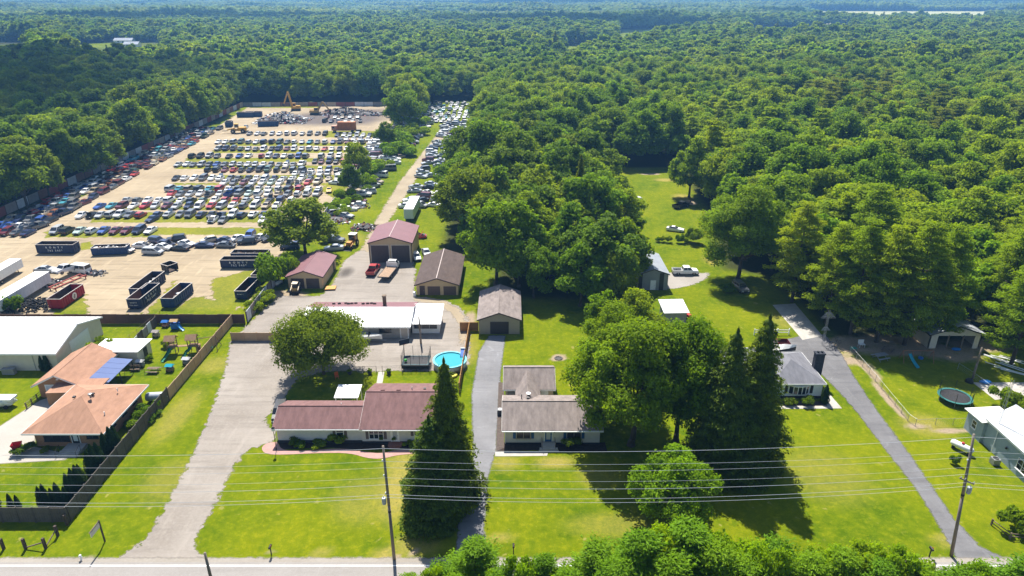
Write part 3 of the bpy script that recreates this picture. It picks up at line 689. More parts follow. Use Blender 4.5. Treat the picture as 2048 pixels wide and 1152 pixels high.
for k, (x, y, h, w, nm) in enumerate(((745, 352, 5, 9, 0), (790, 312, 6, 11, 1), (800, 292, 7, 12, 0), (822, 272, 6, 11, 1), (838, 255, 5, 10, 0), (760, 338, 4, 8, 1), (812, 310, 5, 9, 0), (732, 372, 4.5, 7, 1), (684, 400, 4, 6, 0), (668, 424, 3.5, 5, 1), (690, 415, 3, 5, 0))):
    tree_px('vine_mound', 'vine_thicket', (x, y), 'bright vine-covered thicket in the hedge line between yard and track', h, w, i=nm, cat='thicket', group='thickets of the hedge line')
# trees on the near side of the road, seen from above
def top_height(py, Y):
    """height of a tree at distance Y whose tip the survey sees at row py"""
    du = (576 - py) / FPX; return CAM_H + (-math.sin(PITCH) + du * math.cos(PITCH)) / (math.cos(PITCH) + du * math.sin(PITCH)) * Y
def at_height(px, Y, z):
    a = Y * math.cos(PITCH) - (z - CAM_H) * math.sin(PITCH); return (px - 1024) / FPX * a
fore = [(948, 1058, 49.5, 6.3, 0), (1088, 1084, 47.5, 4.6, 1), (1195, 1062, 47, 7.1, 2), (1378, 1028, 46, 8.0, 0), (815, 1124, 47, 4.2, 1), (878, 1104, 46, 5.2, 2), (1285, 1042, 45, 7.4, 1), (1560, 1058, 45.5, 6.7, 2), (1005, 1118, 45, 5.2, 2), (1700, 1081, 46, 5.7, 0),
        (1838, 1104, 46, 5.2, 1), (1140, 1118, 44, 5.2, 0), (1990, 1124, 46, 5.7, 2), (1442, 1068, 44, 6.8, 2), (1628, 1088, 43.5, 6.3, 1), (1772, 1100, 44, 5.9, 2), (916, 1130, 43.5, 4.8, 1), (1905, 1118, 44.5, 5.7, 0), (1232, 1098, 43, 6.3, 2), (1345, 1090, 43, 6.8, 1), (1500, 1096, 43, 6.3, 0), (2040, 1112, 45, 6.5, 1), (1930, 1118, 43, 6, 2), (2075, 1100, 44, 7, 0)]
for k, (px, py, Y, w, i_) in enumerate(fore):
    h = top_height(py + 30, Y); h0, w0 = DIM['pine_fore']; s = w / w0
    plant('pine_fore', 'roadside_pine', (at_height(px, Y, h), Y), 'feathery green pine on the verge across the road from the houses', group='pines on the near verge', scale=s, zs=h / (h0 * s), i=i_)
fore2 = [(1470, 1036, 47, 8.0, 0), (1322, 1052, 46.5, 7, 1), (1655, 1062, 47, 7.4, 0), (1742, 1082, 47, 7, 1), (1118, 1108, 45.5, 5.5, 0), (1880, 1100, 47, 6.4, 0), (1040, 1112, 45, 5.4, 1), (1248, 1078, 46, 6.6, 0), (1410, 1056, 47.5, 6.5, 1), (1560, 1060, 47, 7, 0), (1530, 1088, 44, 7, 1), (1960, 1116, 46.5, 6, 1), (1810, 1098, 45, 6.4, 1), (975, 1118, 46, 5, 0), (870, 1128, 45, 5, 1), (2005, 1128, 45, 6, 0), (2055, 1126, 46.5, 6, 1)]
for k, (px, py, Y, w, i_) in enumerate(fore2):
    h = top_height(py + 30, Y); h0, w0 = DIM['bright_near']; s = w / w0
    plant('bright_near', 'roadside_tree', (at_height(px, Y, h), Y), 'bright green leafy sapling among the roadside pines', group='leafy trees on the near verge', scale=s, zs=h / (h0 * s), i=i_)
# ---- trees around the meadow and steel shed that stand out
tree_px('maple_near', 'maple_tree', (1475, 560), 'massive dark maple shading the lawn beside the gravel pad', 22, 17.5, i=2)
tree_px('broad_mid', 'broadleaf_tree', (1378, 395), 'tall tree at the meadow edge above the parked trailer', 19, 14, i=0)
tree_px('broad_mid', 'broadleaf_tree', (1428, 400), 'second tall tree at the meadow edge above the parked trailer', 17, 14, i=3)
tree_px('broad_mid', 'broadleaf_tree', (1265, 470), 'small round tree hiding the white wreck in the meadow', 6.5, 6.0, i=2)
tree_px('dark_mid', 'broadleaf_tree', (1200, 585), 'spreading tree leaning over the roof of the grey steel shed', 17, 16, i=2)
tree_px('dark_mid', 'broadleaf_tree', (1222, 604), 'leafy tree pressed against the side wall of the grey steel shed', 13.5, 9.5, i=3)
tree_px('broad_mid', 'broadleaf_tree', (1160, 612), 'leafy tree at the wood front facing the fire ring lawn', 14, 12, i=0)
tree_px('bush_big', 'overgrown_shrub', (1388, 486), 'leafy shrub at the end of the meadow fence row', 4.2, 4.0, i=1, cat='shrub')
for k, (x, y, h, w) in enumerate(((1325, 484, 1.8, 1.6), (1337, 485, 2.0, 1.6), (1357, 486, 2.6, 2.0), (1315, 483, 1.4, 1.4), (1370, 486, 1.6, 1.6))):
    tree_px('bush', 'hedge_plant', (x, y), 'small bush in the fence row across the meadow', h, w, cat='shrub', group='bushes in the meadow fence row')

for px, py, h, w, i_ in ((1652, 648, 20, 9, 0), (1700, 668, 22, 10, 1), (1752, 684, 22, 11, 2), (1808, 690, 23, 11, 0), (1858, 684, 22, 10, 1), (2022, 728, 20, 10, 2), (2052, 700, 21, 11, 0), (1990, 668, 20, 9, 1)):
    tree_px('pine_near', 'pine_tree', (px, py), 'tall layered white pine at the lawn edge of the grove, trunk in view', h, w, i=i_, group='pines at the lawn edge of the grove')
# ---- woodland
rw = np.random.default_rng(77)
def jitter_points(x0, x1, y0, y1, sp):
    xs = np.arange(x0, x1, sp); ys = np.arange(y0, y1, sp); X, Y = np.meshgrid(xs, ys); X = X + (np.arange(len(ys)) % 2)[:, None] * sp / 2
    P = np.stack([X.ravel(), Y.ravel()], 1); return P + rw.uniform(-0.36, 0.36, P.shape) * sp
def in_view(P, pad):
    a = P[:, 1] * math.cos(PITCH) + (CAM_H - 10) * math.sin(PITCH)
    return np.abs(P[:, 0]) < (1024 / FPX) * a + pad
P = jitter_points(-420, 420, 104, 470, 7.4)
w_, op = woods_mask(P); P = P[(op < np.where(P[:, 0] < -100, -6.5, np.where((P[:, 0] > 44) & (P[:, 1] < 140), -1.2, np.where((P[:, 1] < 140) & (P[:, 0] < 24), -2.2, -5.3)))) & in_view(P, 14)]
MAN = np.array([o.location[:2] for o in bpy.data.objects if o.get('category') == 'tree'])
dm = np.array([np.hypot(*(MAN - p).T).min() for p in P]); P = P[dm > 5.5]
def kind_of(x, y, r):
    if 44 < x < 160 and y < 136: return 'pine_near' if r < .5 else ('bright_mid' if r < .8 else 'broad_mid')
    if 52 < x < 128 and 136 <= y < 330 and x < 60 + (y - 130) * 0.75: return 'pine_mid' if r < .30 else ('broad_mid' if r < .78 else 'bright_mid')
    if 128 <= x < 200 and 250 < y < 380: return 'pine_dark_mid' if r < .6 else 'broad_mid'
    if x >= 60 and y < 260: return 'bright_mid' if r < .3 else ('pine_mid' if r < .5 else 'broad_mid')
    if x < -120: return 'dark_mid' if r < .75 else 'broad_mid'
    if -24 < x < 52 and y < 260: return 'broad_mid' if r < .62 else ('dark_mid' if r < .86 else ('spruce_mid' if r < .93 else 'bright_mid'))
    return 'broad_mid' if r < .75 else ('dark_mid' if r < .92 else 'bright_mid')
R_ = rw.random(len(P)); K = [kind_of(x, y, r) for (x, y), r in zip(P, R_)]
NAME_OF = dict(pine_near='pine_tree', pine_mid='pine_tree', pine_dark_mid='pine_tree', spruce_mid='spruce_tree', broad_mid='broadleaf_tree', dark_mid='broadleaf_tree', bright_mid='broadleaf_tree')
DESC = dict(pine_near='tall layered white pine', pine_mid='pointed green pine', pine_dark_mid='dark olive pine', spruce_mid='narrow dark spruce', broad_mid='rounded green broadleaf tree', dark_mid='deep green broadleaf tree', bright_mid='pale yellow-green broadleaf tree')
def place_of(x, y):
    if x < -100: return 'in the woods beyond the long yard fence', 'woods beyond the yard fence'
    if x > 42 and y < 140:
        if x < 58: return 'in the grove beside the massive maple', 'grove beside the maple'
        if 70 < x < 86: return 'in the grove around the open barn', 'grove around the barn'
        if y < 116: return 'at the front of the grove behind the swing set', 'grove front'
        return 'deep in the grove behind the swing set', 'grove depth'
    if x > 42:
        if y < 165: return 'in the first ranks of the plantation beyond the shaded lawn', 'plantation first ranks'
        if x < 75: return 'in the plantation bordering the meadow', 'plantation along the meadow'
        return 'deep in the plantation beyond the meadow', 'plantation depth'
    if y > 300: return 'in the woods at the end of the track', 'woods at the end of the track'
    if x < -8: return 'at the wood edge along the cars beside the track', 'wood edge along the track'
    if x > 22: return 'at the wood edge bordering the meadow', 'wood edge along the meadow'
    if y < 140: return 'at the front of the wood behind the brown-roofed garages', 'wood front'
    return 'deep in the wood between the track and the meadow', 'wood depth'
order = np.argsort(P[:, 1] + 0.25 * np.abs(P[:, 0]))
N_SINGLE = 235
single = set(order[:N_SINGLE].tolist())
scat = []
for j in range(len(P)):
    x, y = P[j]; k = K[j]
    s = float(rw.uniform(0.70, 1.28)); zs = float(rw.uniform(0.88, 1.15)); i_ = int(rw.integers(len(PROTO[k])))
    if k in ('pine_near',): s *= 0.9
    if s > 1.0 and not k.startswith('pine'): zs *= 0.92
    if -24 < x < 52 and y < 165: s *= 0.85
    if j in single:
        pl, grp = place_of(x, y)
        dsc = ('low ' if s * zs < 0.74 else 'towering ' if s * zs > 1.0 else '') + DESC[k].replace('tall ', '')
        plant(k, NAME_OF[k], (x, y), dsc + ' ' + pl, group=dsc + ', ' + grp, scale=s, zs=zs, i=i_)
    else: scat.append((x, y, s, zs, k, i_))
rx, ry = -21.0, 205.0
x_, y_ = G(957, 366); plant('rust', 'dying_tree', (x_, y_), 'rust brown dying tree at the edge of the wood by the track', scale=1.15, zs=1.3)

# far woods: instanced crowns, one object for what nobody could count
hidden = bpy.data.collections.new('forest_sources')
def source(name, tc):
    me = tc[1].copy(); o = bpy.data.objects.new(name, me); hidden.objects.link(o); return o
SRC = {}; SRC_LIST = []
def add_src(key, tc):
    nm = 'source_%03d' % len(SRC_LIST); o = source(nm, tc); SRC_LIST.append(o); SRC.setdefault(key, []).append(len(SRC_LIST) - 1)
for k in ('broad_mid', 'dark_mid', 'bright_mid', 'spruce_mid', 'pine_mid', 'pine_dark_mid', 'pine_near'):
    for tc in PROTO[k]: add_src(k, tc)
for i in range(5): add_src('far', broadleaf('crown', 201 + i, 6.6, 17, 900, 0.95, LEAF if i % 2 else LEAF_DK, 0.2, 22))
for i in range(2): add_src('far_bright', broadleaf('crown', 211 + i, 6.0, 16, 800, 0.95, LEAF_BR, 0.2, 20))
for i in range(2): add_src('far_pine', spruce('crown', 221 + i, 5.0, 17, 700, 1.0, PINE_DK, 0.0, 10, 0.5))
def tile(seed, size, n, material):
    rng = np.random.default_rng(seed); cs = []; qs = []; vs = []; V, Fc = ico(2); V = np.array(V); Fc = np.array(Fc); o = 0
    Pt = rng.uniform(-size / 2, size / 2, (n, 2))
    for x, y in Pt:
        r = rng.uniform(4.0, 7.5); h = rng.uniform(8, 15)
        co = V * np.array([r, r, r * 0.95]) * (1 + 0.22 * rng.normal(size=(len(V), 1))) + np.array([x, y, h]); cs.append(co)
        qs.append(Fc + o); o += len(V); vs.append(np.clip(rng.uniform(.1, .9) + 0.15 * rng.normal(size=len(V)), 0, 1))
    me = raw_mesh('tile', np.concatenate(cs), np.concatenate(qs), dict(v=np.concatenate(vs)), material)
    return me
for i in range(4): add_src('tile', (None, tile(231 + i, 110, 150, LEAF if i % 2 else LEAF_DK)))

def scatter(name, rows, label, group_coll=hidden, kind='stuff'):
    """rows: (x, y, z, rz, sx, sz, source index)"""
    A = np.array(rows, float); me = bpy.data.meshes.new(name)
    me.vertices.add(len(A)); me.vertices.foreach_set('co', A[:, :3].astype(np.float32).ravel())
    for nm, col, ty in (('rz', A[:, 3], 'FLOAT'), ('sx', A[:, 4], 'FLOAT'), ('sz', A[:, 5], 'FLOAT'), ('pick', A[:, 6], 'INT')):
        at = me.attributes.new(nm, ty, 'POINT'); at.data.foreach_set('value', col.astype(np.int32 if ty == 'INT' else np.float32))
    o = put(name, me); o['kind'] = kind; o['label'] = label
    ng = bpy.data.node_groups.new(name, 'GeometryNodeTree'); ng.interface.new_socket('Geometry', in_out='INPUT', socket_type='NodeSocketGeometry'); ng.interface.new_socket('Geometry', in_out='OUTPUT', socket_type='NodeSocketGeometry')
    n = ng.nodes; l = ng.links
    gi = n.new('NodeGroupInput'); go = n.new('NodeGroupOutput'); ip = n.new('GeometryNodeInstanceOnPoints'); ci = n.new('GeometryNodeCollectionInfo')
    ci.inputs['Collection'].default_value = group_coll; ci.inputs['Separate Children'].default_value = True; ci.inputs['Reset Children'].default_value = True
    def named(a, ty):
        x = n.new('GeometryNodeInputNamedAttribute'); x.data_type = ty; x.inputs['Name'].default_value = a; return x.outputs['Attribute']
    rot = n.new('ShaderNodeCombineXYZ'); l.new(named('rz', 'FLOAT'), rot.inputs[2])
    sc = n.new('ShaderNodeCombineXYZ'); sx = named('sx', 'FLOAT'); l.new(sx, sc.inputs[0]); l.new(sx, sc.inputs[1]); l.new(named('sz', 'FLOAT'), sc.inputs[2])
    e2r = n.new('FunctionNodeEulerToRotation'); l.new(rot.outputs[0], e2r.inputs[0])
    l.new(gi.outputs[0], ip.inputs['Points']); l.new(ci.outputs[0], ip.inputs['Instance']); ip.inputs['Pick Instance'].default_value = True
    l.new(named('pick', 'INT'), ip.inputs['Instance Index']); l.new(e2r.outputs[0], ip.inputs['Rotation']); l.new(sc.outputs[0], ip.inputs['Scale'])
    l.new(ip.outputs[0], go.inputs[0])
    md = o.modifiers.new('scatter', 'NODES'); md.node_group = ng
    return o
rows = [(x, y, 0, rw.uniform(0, 6.28), s, s * zs, SRC[k][i_]) for x, y, s, zs, k, i_ in scat]
def field_gap(P, pad):
    g = np.full(len(P), -1e9)
    for f in FIELDS: g = np.maximum(g, sdf(P, f))
    return g < -pad
P = jitter_points(-1400, 1400, 470, 1500, 9.6); P = P[in_view(P, 40)]; P = P[field_gap(P, 4)]
def fbm(P, s): return np.sin(P[:, 0] * s + 1.3) * np.sin(P[:, 1] * s * 1.7 + 0.4) + 0.5 * np.sin(P[:, 0] * s * 2.3 + P[:, 1] * s * 1.1)
ht = 1 + 0.16 * fbm(P, 0.012)
for (x, y), hh in zip(P, ht):
    r = rw.random(); k = 'far' if r < .86 else ('far_bright' if r < .97 else 'far_pine')
    s = rw.uniform(0.85, 1.5)
    rows.append((x, y, 0, rw.uniform(0, 6.28), s, s * hh * rw.uniform(.72, 0.98), SRC[k][rw.integers(len(SRC[k]))]))
T_ = jitter_points(-7600, 7600, 1545, 9500, 92.0); T_ = T_[in_view(T_, 150)]; T_ = T_[field_gap(T_, 45)]
ht = 1 + 0.25 * fbm(T_, 0.004) + 0.15 * fbm(T_, 0.011)
for (x, y), hh in zip(T_, ht):
    if rw.random() < 0.05 and y < 5000: continue
    rows.append((x, y, 0, int(rw.integers(4)) * math.pi / 2 + rw.uniform(-.3, .3), 1.05, max(.7, hh), SRC['tile'][rw.integers(4)]))
scatter('forest', rows, 'dense green woodland stretching away to the hazy horizon')
# ------------------------------------------------------------------ buildings
GLASS = mat('window_glass', (0.020, 0.026, 0.032), 0.08, spec=0.6)
WHITE = mat('white_trim', (0.74, 0.74, 0.72), 0.55, var=0.06, vscale=3)
WHITE_METAL = mat('white_roof_metal', (0.80, 0.80, 0.79), 0.45, var=0.05, vscale=0.5, spec=0.4)
DARK = mat('dark_metal', (0.03, 0.03, 0.033), 0.5, var=0.2, vscale=3)
BLACK = mat('black_plastic', (0.012, 0.012, 0.013), 0.5)
GREYM = mat('grey_metal', (0.30, 0.31, 0.32), 0.45, 0.4, var=0.15, vscale=2)
WOOD = mat('weathered_wood', (0.16, 0.12, 0.085), 0.9, var=0.35, vscale=2, bump=0.4, stretch=(1, 1, 0.2))
POLEWOOD = mat('pole_wood', (0.19, 0.155, 0.125), 0.9, var=0.3, vscale=2, bump=0.4, stretch=(2, 2, 0.12))
FOUND = mat('dark_foundation', (0.03, 0.03, 0.035), 0.9, var=0.2, vscale=3)
BEIGE_SIDING = mat('beige_siding', (0.56, 0.53, 0.49), 0.75, var=0.05, vscale=2)
TAN_WALL = mat('tan_wall', (0.52, 0.385, 0.225), 0.8, var=0.07, vscale=1.0)
SHUTTER = mat('taupe_shutter', (0.13, 0.10, 0.095), 0.7)
BLUE_SHUTTER = mat('blue_shutter', (0.03, 0.10, 0.24), 0.6)
BROWN_DOOR = mat('brown_garage_door', (0.075, 0.055, 0.052), 0.6, var=0.1, vscale=2)
def roofing(name, rgb, var=0.16, vs=2.5, streak=True):
    return mat(name, rgb, 0.9, var=var * 1.35, vscale=0.9, bump=0.5, bscale=18, spec=0.2, stretch=(1.6, 0.6, 0.6))
MAUVE_SH = roofing('mauve_shingle', (0.165, 0.092, 0.088))
BROWN_SH = roofing('brown_shingle', (0.205, 0.172, 0.158), 0.2, 4)
SALMON_SH = roofing('salmon_shingle', (0.33, 0.185, 0.122), 0.12, 3)
GREY_SH = roofing('grey_shingle', (0.165, 0.165, 0.182), 0.14, 3)
DKBROWN_SH = roofing('dark_brown_shingle', (0.085, 0.062, 0.055), 0.16, 3)
MAUVE_METAL = mat('mauve_metal_roof', (0.205, 0.098, 0.108), 0.5, var=0.08, vscale=0.6, spec=0.35)
GREY_METAL_ROOF = mat('pale_grey_metal_roof', (0.33, 0.35, 0.38), 0.4, 0.2, var=0.1, vscale=0.6)
STEEL_WALL = mat('grey_steel_wall', (0.24, 0.25, 0.25), 0.55, var=0.08, vscale=1)
BLUE_ROOF = mat('blue_patio_panel', (0.062, 0.098, 0.23), 0.35, var=0.1, vscale=1)
BLUEGREY = mat('bluegrey_siding', (0.27, 0.335, 0.385), 0.75, var=0.05, vscale=2)
CREAM = mat('cream_siding', (0.58, 0.52, 0.42), 0.75, var=0.06, vscale=1)
PALEBLUE = mat('pale_white_siding', (0.74, 0.79, 0.81), 0.75, var=0.04, vscale=2)
CHIMNEY = mat('dark_brick_chimney', (0.030, 0.034, 0.046), 0.9, var=0.4, vscale=4)

def brick_mat():
    m = bpy.data.materials.new('orange_brick'); m.use_nodes = True; n = m.node_tree.nodes; l = m.node_tree.links; b = n['Principled BSDF']
    tc = n.new('ShaderNodeTexCoord'); mp = n.new('ShaderNodeMapping'); mp.inputs['Rotation'].default_value = (math.radians(90), 0, 0)
    l.new(tc.outputs['Object'], mp.inputs[0]); br = n.new('ShaderNodeTexBrick'); br.inputs['Scale'].default_value = 4.2
    br.inputs['Color1'].default_value = (0.29, 0.135, 0.055, 1); br.inputs['Color2'].default_value = (0.37, 0.185, 0.085, 1); br.inputs['Mortar'].default_value = (0.40, 0.32, 0.24, 1); br.inputs['Mortar Size'].default_value = 0.012
    l.new(mp.outputs[0], br.inputs[0]); l.new(br.outputs[0], b.inputs['Base Color']); b.inputs['Roughness'].default_value = 0.9; return m
BRICK = brick_mat()

class Bd:
    """a building: an Empty at its base; parts are given in ground coordinates"""
    def __init__(s, name, label, x, y, cat='building', group=None): s.o = thing(name, label, cat, (x, y, 0), 0, group); s.x = x; s.y = y
    def part(s, name, mb, m, parent=None, smooth=False, label=None):
        mb.v = [(a - s.x, b - s.y, c) for a, b, c in mb.v]
        o = mb.build(name, m, parent or s.o, smooth=smooth)
        if label: o['label'] = label
        return o
def wallM(face, u, d, z):
    if face == 'front': return Matrix.Translation((u, d, z))
    if face == 'right': return Matrix.Translation((d, u, z)) @ Matrix.Rotation(math.radians(90), 4, 'Z')
    if face == 'left': return Matrix.Translation((d, u, z)) @ Matrix.Rotation(math.radians(-90), 4, 'Z')
    return Matrix.Translation((u, d, z)) @ Matrix.Rotation(math.radians(180), 4, 'Z')
def gable_wall(mb, x0, x1, y0, y1, eave, ridge, axis):
    if axis == 'X':
        ym = (y0 + y1) / 2; pr = [(y0, 0), (y1, 0), (y1, eave), (ym, ridge), (y0, eave)]
        vs = [(x0, a, b) for a, b in pr] + [(x1, a, b) for a, b in pr]
    else:
        xm = (x0 + x1) / 2; pr = [(x1, 0), (x0, 0), (x0, eave), (xm, ridge), (x1, eave)]
        vs = [(a, y0, b) for a, b in pr] + [(a, y1, b) for a, b in pr]
    k = 5; fs = [tuple(range(k - 1, -1, -1)), tuple(range(k, 2 * k))] + [(i, (i + 1) % k, k + (i + 1) % k, k + i) for i in range(k)]
    mb.add(vs, fs); return mb
def slope_pts(x0, x1, y0, y1, eave, ridge, axis, o, lift=0.04):
    """two roof slopes (quads, counter-clockwise from above) with overhang o"""
    if axis == 'X':
        ym = (y0 + y1) / 2; sl = (ridge - eave) / (ym - y0); e = eave - sl * o + lift; r = ridge + lift
        return [[(x0 - o, y0 - o, e), (x1 + o, y0 - o, e), (x1 + o, ym, r), (x0 - o, ym, r)], [(x0 - o, ym, r), (x1 + o, ym, r), (x1 + o, y1 + o, e), (x0 - o, y1 + o, e)]]
    xm = (x0 + x1) / 2; sl = (ridge - eave) / (xm - x0); e = eave - sl * o + lift; r = ridge + lift
    return [[(x0 - o, y0 - o, e), (xm, y0 - o, r), (xm, y1 + o, r), (x0 - o, y1 + o, e)], [(xm, y0 - o, r), (x1 + o, y0 - o, e), (x1 + o, y1 + o, e), (xm, y1 + o, r)]]
def raise_slab(q, t):
    """quad lifted by t so the slab sits on the wall head"""
    n = (Vector(q[1]) - Vector(q[0])).cross(Vector(q[2]) - Vector(q[0])).normalized()
    return [tuple(Vector(p) + n * t) for p in q]
def ribs(mb, q, n, r=0.03, up=0.02, along=(0, 3, 1, 2)):
    a, b, c, d = (Vector(q[i]) for i in along)
    for i in range(n + 1):
        f = (i + 0.02) / (n + 0.04); p0 = a.lerp(c, f); p1 = b.lerp(d, f); mb.tube(p0 + Vector((0, 0, up)), p1 + Vector((0, 0, up)), r, r, 4, 0, False)
def gable_roof(B, x0, x1, y0, y1, eave, ridge, axis, m, o=0.4, t=0.14, mats=None, nribs=0, ridge_m=None, parent=None, fascia=WHITE):
    qs = slope_pts(x0, x1, y0, y1, eave, ridge, axis, o); out = []
    rf = None
    for i, q in enumerate(qs):
        q2 = raise_slab(q, t); mb = MB().slab(q2, t)
        if nribs: ribs(mb, q2, nribs, 0.025, 0.01)
        ob = B.part('roof_slope', mb, (mats[i] if mats else m)); out.append(ob)
    cap = MB(); q2 = raise_slab(qs[0], t)
    e = [q2[3], q2[2]] if axis == 'X' else [q2[1], q2[2]]
    cap.tube(Vector(e[0]) + Vector((0, 0, .0)), Vector(e[1]) + Vector((0, 0, .0)), 0.09, 0.09, 6)
    B.part('ridge_cap', cap, ridge_m or (mats[1] if mats else m))
    if fascia:
        f = MB()
        if axis == 'X':
            for y in (y0 - o, y1 + o):
                e_ = eave - (ridge - eave) / ((y1 - y0) / 2) * o
                f.box(x0 - o - .03, x1 + o + .03, y - .06, y + .06, e_ - .10, e_ + .14)
            for x, sgn in ((x0 - o, -1), (x1 + o, 1)):
                ym = (y0 + y1) / 2
                for ya in (y0 - o, y1 + o):
                    f.slab([(x - .03, ya, e_ - .02 + .15), (x + .03, ya, e_ - .02 + .15), (x + .03, ym, ridge + .17), (x - .03, ym, ridge + .17)][::(1 if ya < ym else -1)], 0.2)
        else:
            e_ = eave - (ridge - eave) / ((x1 - x0) / 2) * o
            for x in (x0 - o, x1 + o): f.box(x - .06, x + .06, y0 - o - .03, y1 + o + .03, e_ - .10, e_ + .14)
            xm = (x0 + x1) / 2
            for y in (y0 - o, y1 + o):
                for xa in (x0 - o, x1 + o):
                    f.slab([(xa, y - .03, e_ + .13), (xm, y - .03, ridge + .17), (xm, y + .03, ridge + .17), (xa, y + .03, e_ + .13)][::(1 if xa < xm else -1)], 0.2)
        B.part('fascia', f, fascia)
    return out
def hip_roof(B, x0, x1, y0, y1, eave, ridge, m, o=0.5, t=0.12, rl=None, fascia=WHITE):
    x0 -= o; x1 += o; y0 -= o; y1 += o; xm = (x0 + x1) / 2; ym = (y0 + y1) / 2
    if (x1 - x0) >= (y1 - y0):
        h = rl if rl is not None else (y1 - y0) / 2; a = (x0 + h, ym, ridge); b = (x1 - h, ym, ridge)
        fs = [[(x0, y0, eave), (x1, y0, eave), b, a], [(x1, y0, eave), (x1, y1, eave), b], [(x1, y1, eave), (x0, y1, eave), a, b], [(x0, y1, eave), (x0, y0, eave), a]]
    else:
        h = rl if rl is not None else (x1 - x0) / 2; a = (xm, y0 + h, ridge); b = (xm, y1 - h, ridge)
        fs = [[(x0, y0, eave), (x1, y0, eave), a], [(x1, y0, eave), (x1, y1, eave), b, a], [(x1, y1, eave), (x0, y1, eave), b], [(x0, y1, eave), (x0, y0, eave), a, b]]
    for f in fs: B.part('roof_slope', MB().slab(raise_slab(f, 0.02), t), m)
    cap = MB().tube(a, b, .05, .05, 6)
    for c in ((x0, y0), (x1, y0), (x1, y1), (x0, y1)):
        end = a if (Vector(a).xy - Vector(c)).length < (Vector(b).xy - Vector(c)).length else b
        cap.tube((c[0], c[1], eave), end, .04, .04, 5)
    B.part('ridge_cap', cap, m)
    if fascia:
        fb = MB()
        for (xa, xb, ya, yb) in ((x0, x1, y0 - .06, y0 + .04), (x0, x1, y1 - .04, y1 + .06), (x0 - .06, x0 + .04, y0, y1), (x1 - .04, x1 + .06, y0, y1)): fb.box(xa, xb, ya, yb, eave - .2, eave + .01)
        B.part('fascia', fb, fascia)
def window(B, face, u, d, z, w, h, nx=1, ny=1, frame=WHITE, shutters=None, sill=True, pane=GLASS):
    """window (> pane, shutter) let into a wall: u along the wall, d the wall plane, z sill height"""
    M = wallM(face, u, d, z); f = MB(); g = 0.07
    f.box(-w / 2 - g, -w / 2, -.07, .02, -g, h + g, 0, M).box(w / 2, w / 2 + g, -.07, .02, -g, h + g, 0, M)
    f.box(-w / 2, w / 2, -.07, .02, -g, 0, 0, M).box(-w / 2, w / 2, -.07, .02, h, h + g, 0, M)
    for i in range(1, nx): x = -w / 2 + w * i / nx; f.box(x - .035, x + .035, -.06, .02, 0, h, 0, M)
    for j in range(1, ny): f.box(-w / 2, w / 2, -.055, .02, h * j / ny - .03, h * j / ny + .03, 0, M)
    if sill: f.box(-w / 2 - .12, w / 2 + .12, -.14, -.07, -.11, -.04, 0, M)
    o = B.part('window', f, frame)
    for i in range(nx):
        xa = -w / 2 + w * i / nx + .02; xb = -w / 2 + w * (i + 1) / nx - .02
        B.part('pane', MB().box(xa, xb, -.025, .01, 0.01, h - .01, 0, M), pane, o)
    if shutters:
        for sgn in (-1, 1):
            xc = sgn * (w / 2 + g + .24); s = MB().box(xc - .2, xc + .2, -.05, .0, -.06, h + .06, 0, M)
            for k in range(7): zz = (k + .5) * h / 7; s.box(xc - .15, xc + .15, -.075, -.05, zz - .04, zz + .03, 0, M)
            B.part('shutter', s, shutters)
    return o
def door(B, face, u, d, z, w, h, m=WHITE, frame=WHITE, lite=False, panels=True):
    M = wallM(face, u, d, z)
    f = MB().box(-w / 2 - .1, -w / 2, -.08, .02, 0, h + .1, 0, M).box(w / 2, w / 2 + .1, -.08, .02, 0, h + .1, 0, M).box(-w / 2, w / 2, -.08, .02, h, h + .1, 0, M)
    B.part('door_frame', f, frame)
    p = MB().box(-w / 2, w / 2, -.045, .02, 0, h, 0, M)
    if panels and not lite:
        for zz in (.2, 1.15):
            for xx in (-w * .23, w * .23): p.box(xx - w * .16, xx + w * .16, -.06, -.045, zz, zz + .75, 0, M)
    o = B.part('door', p, m)
    if lite: B.part('pane', MB().box(-w * .3, w * .3, -.06, -.05, .35, h - .2, 0, M), lite if not isinstance(lite, bool) else GLASS, o)
    B.part('handle', MB().box(w * .34, w * .41, -.11, -.045, .95, 1.07, 0, M), GREYM, o)
    return o
def garage_door(B, face, u, d, w, h, m, trim=None, rows=5, z=0.03):
    M = wallM(face, u, d, z); g = h / rows
    if trim:
        f = MB().box(-w / 2 - .14, -w / 2, -.07, .02, 0, h + .14, 0, M).box(w / 2, w / 2 + .14, -.07, .02, 0, h + .14, 0, M).box(-w / 2, w / 2, -.07, .02, h, h + .14, 0, M)
        B.part('door_frame', f, trim)
    o = B.part('garage_door', MB().box(-w / 2, w / 2, -.02, .02, 0, h, 0, M), m)
    for r in range(rows): B.part('panel', MB().box(-w / 2 + .02, w / 2 - .02, -.05, -.02, r * g + .02, (r + 1) * g - .02, 0, M), m, o)
    return o
def gutters(B, x0, x1, y, z, m=WHITE, downs=()):
    g = MB().box(x0, x1, y - .2, y - .07, z - .14, z - .03)
    for x in downs: g.tube((x, y - .1, z - .1), (x, y + .36, z - .55), .04, .04, 6).tube((x, y + .36, z - .55), (x, y + .36, .1), .04, .04, 6)
    B.part('gutter', g, m)
def vent(B, x, y, z, m=GREYM, h=0.45, r=0.07): B.part('vent_pipe', MB().tube((x, y, z - .2), (x, y, z + h), r, r, 8), m)
def box_vent(B, x, y, z, m=DARK): B.part('roof_vent', MB().box(x - .18, x + .18, y - .18, y + .18, z - .1, z + .12), m)

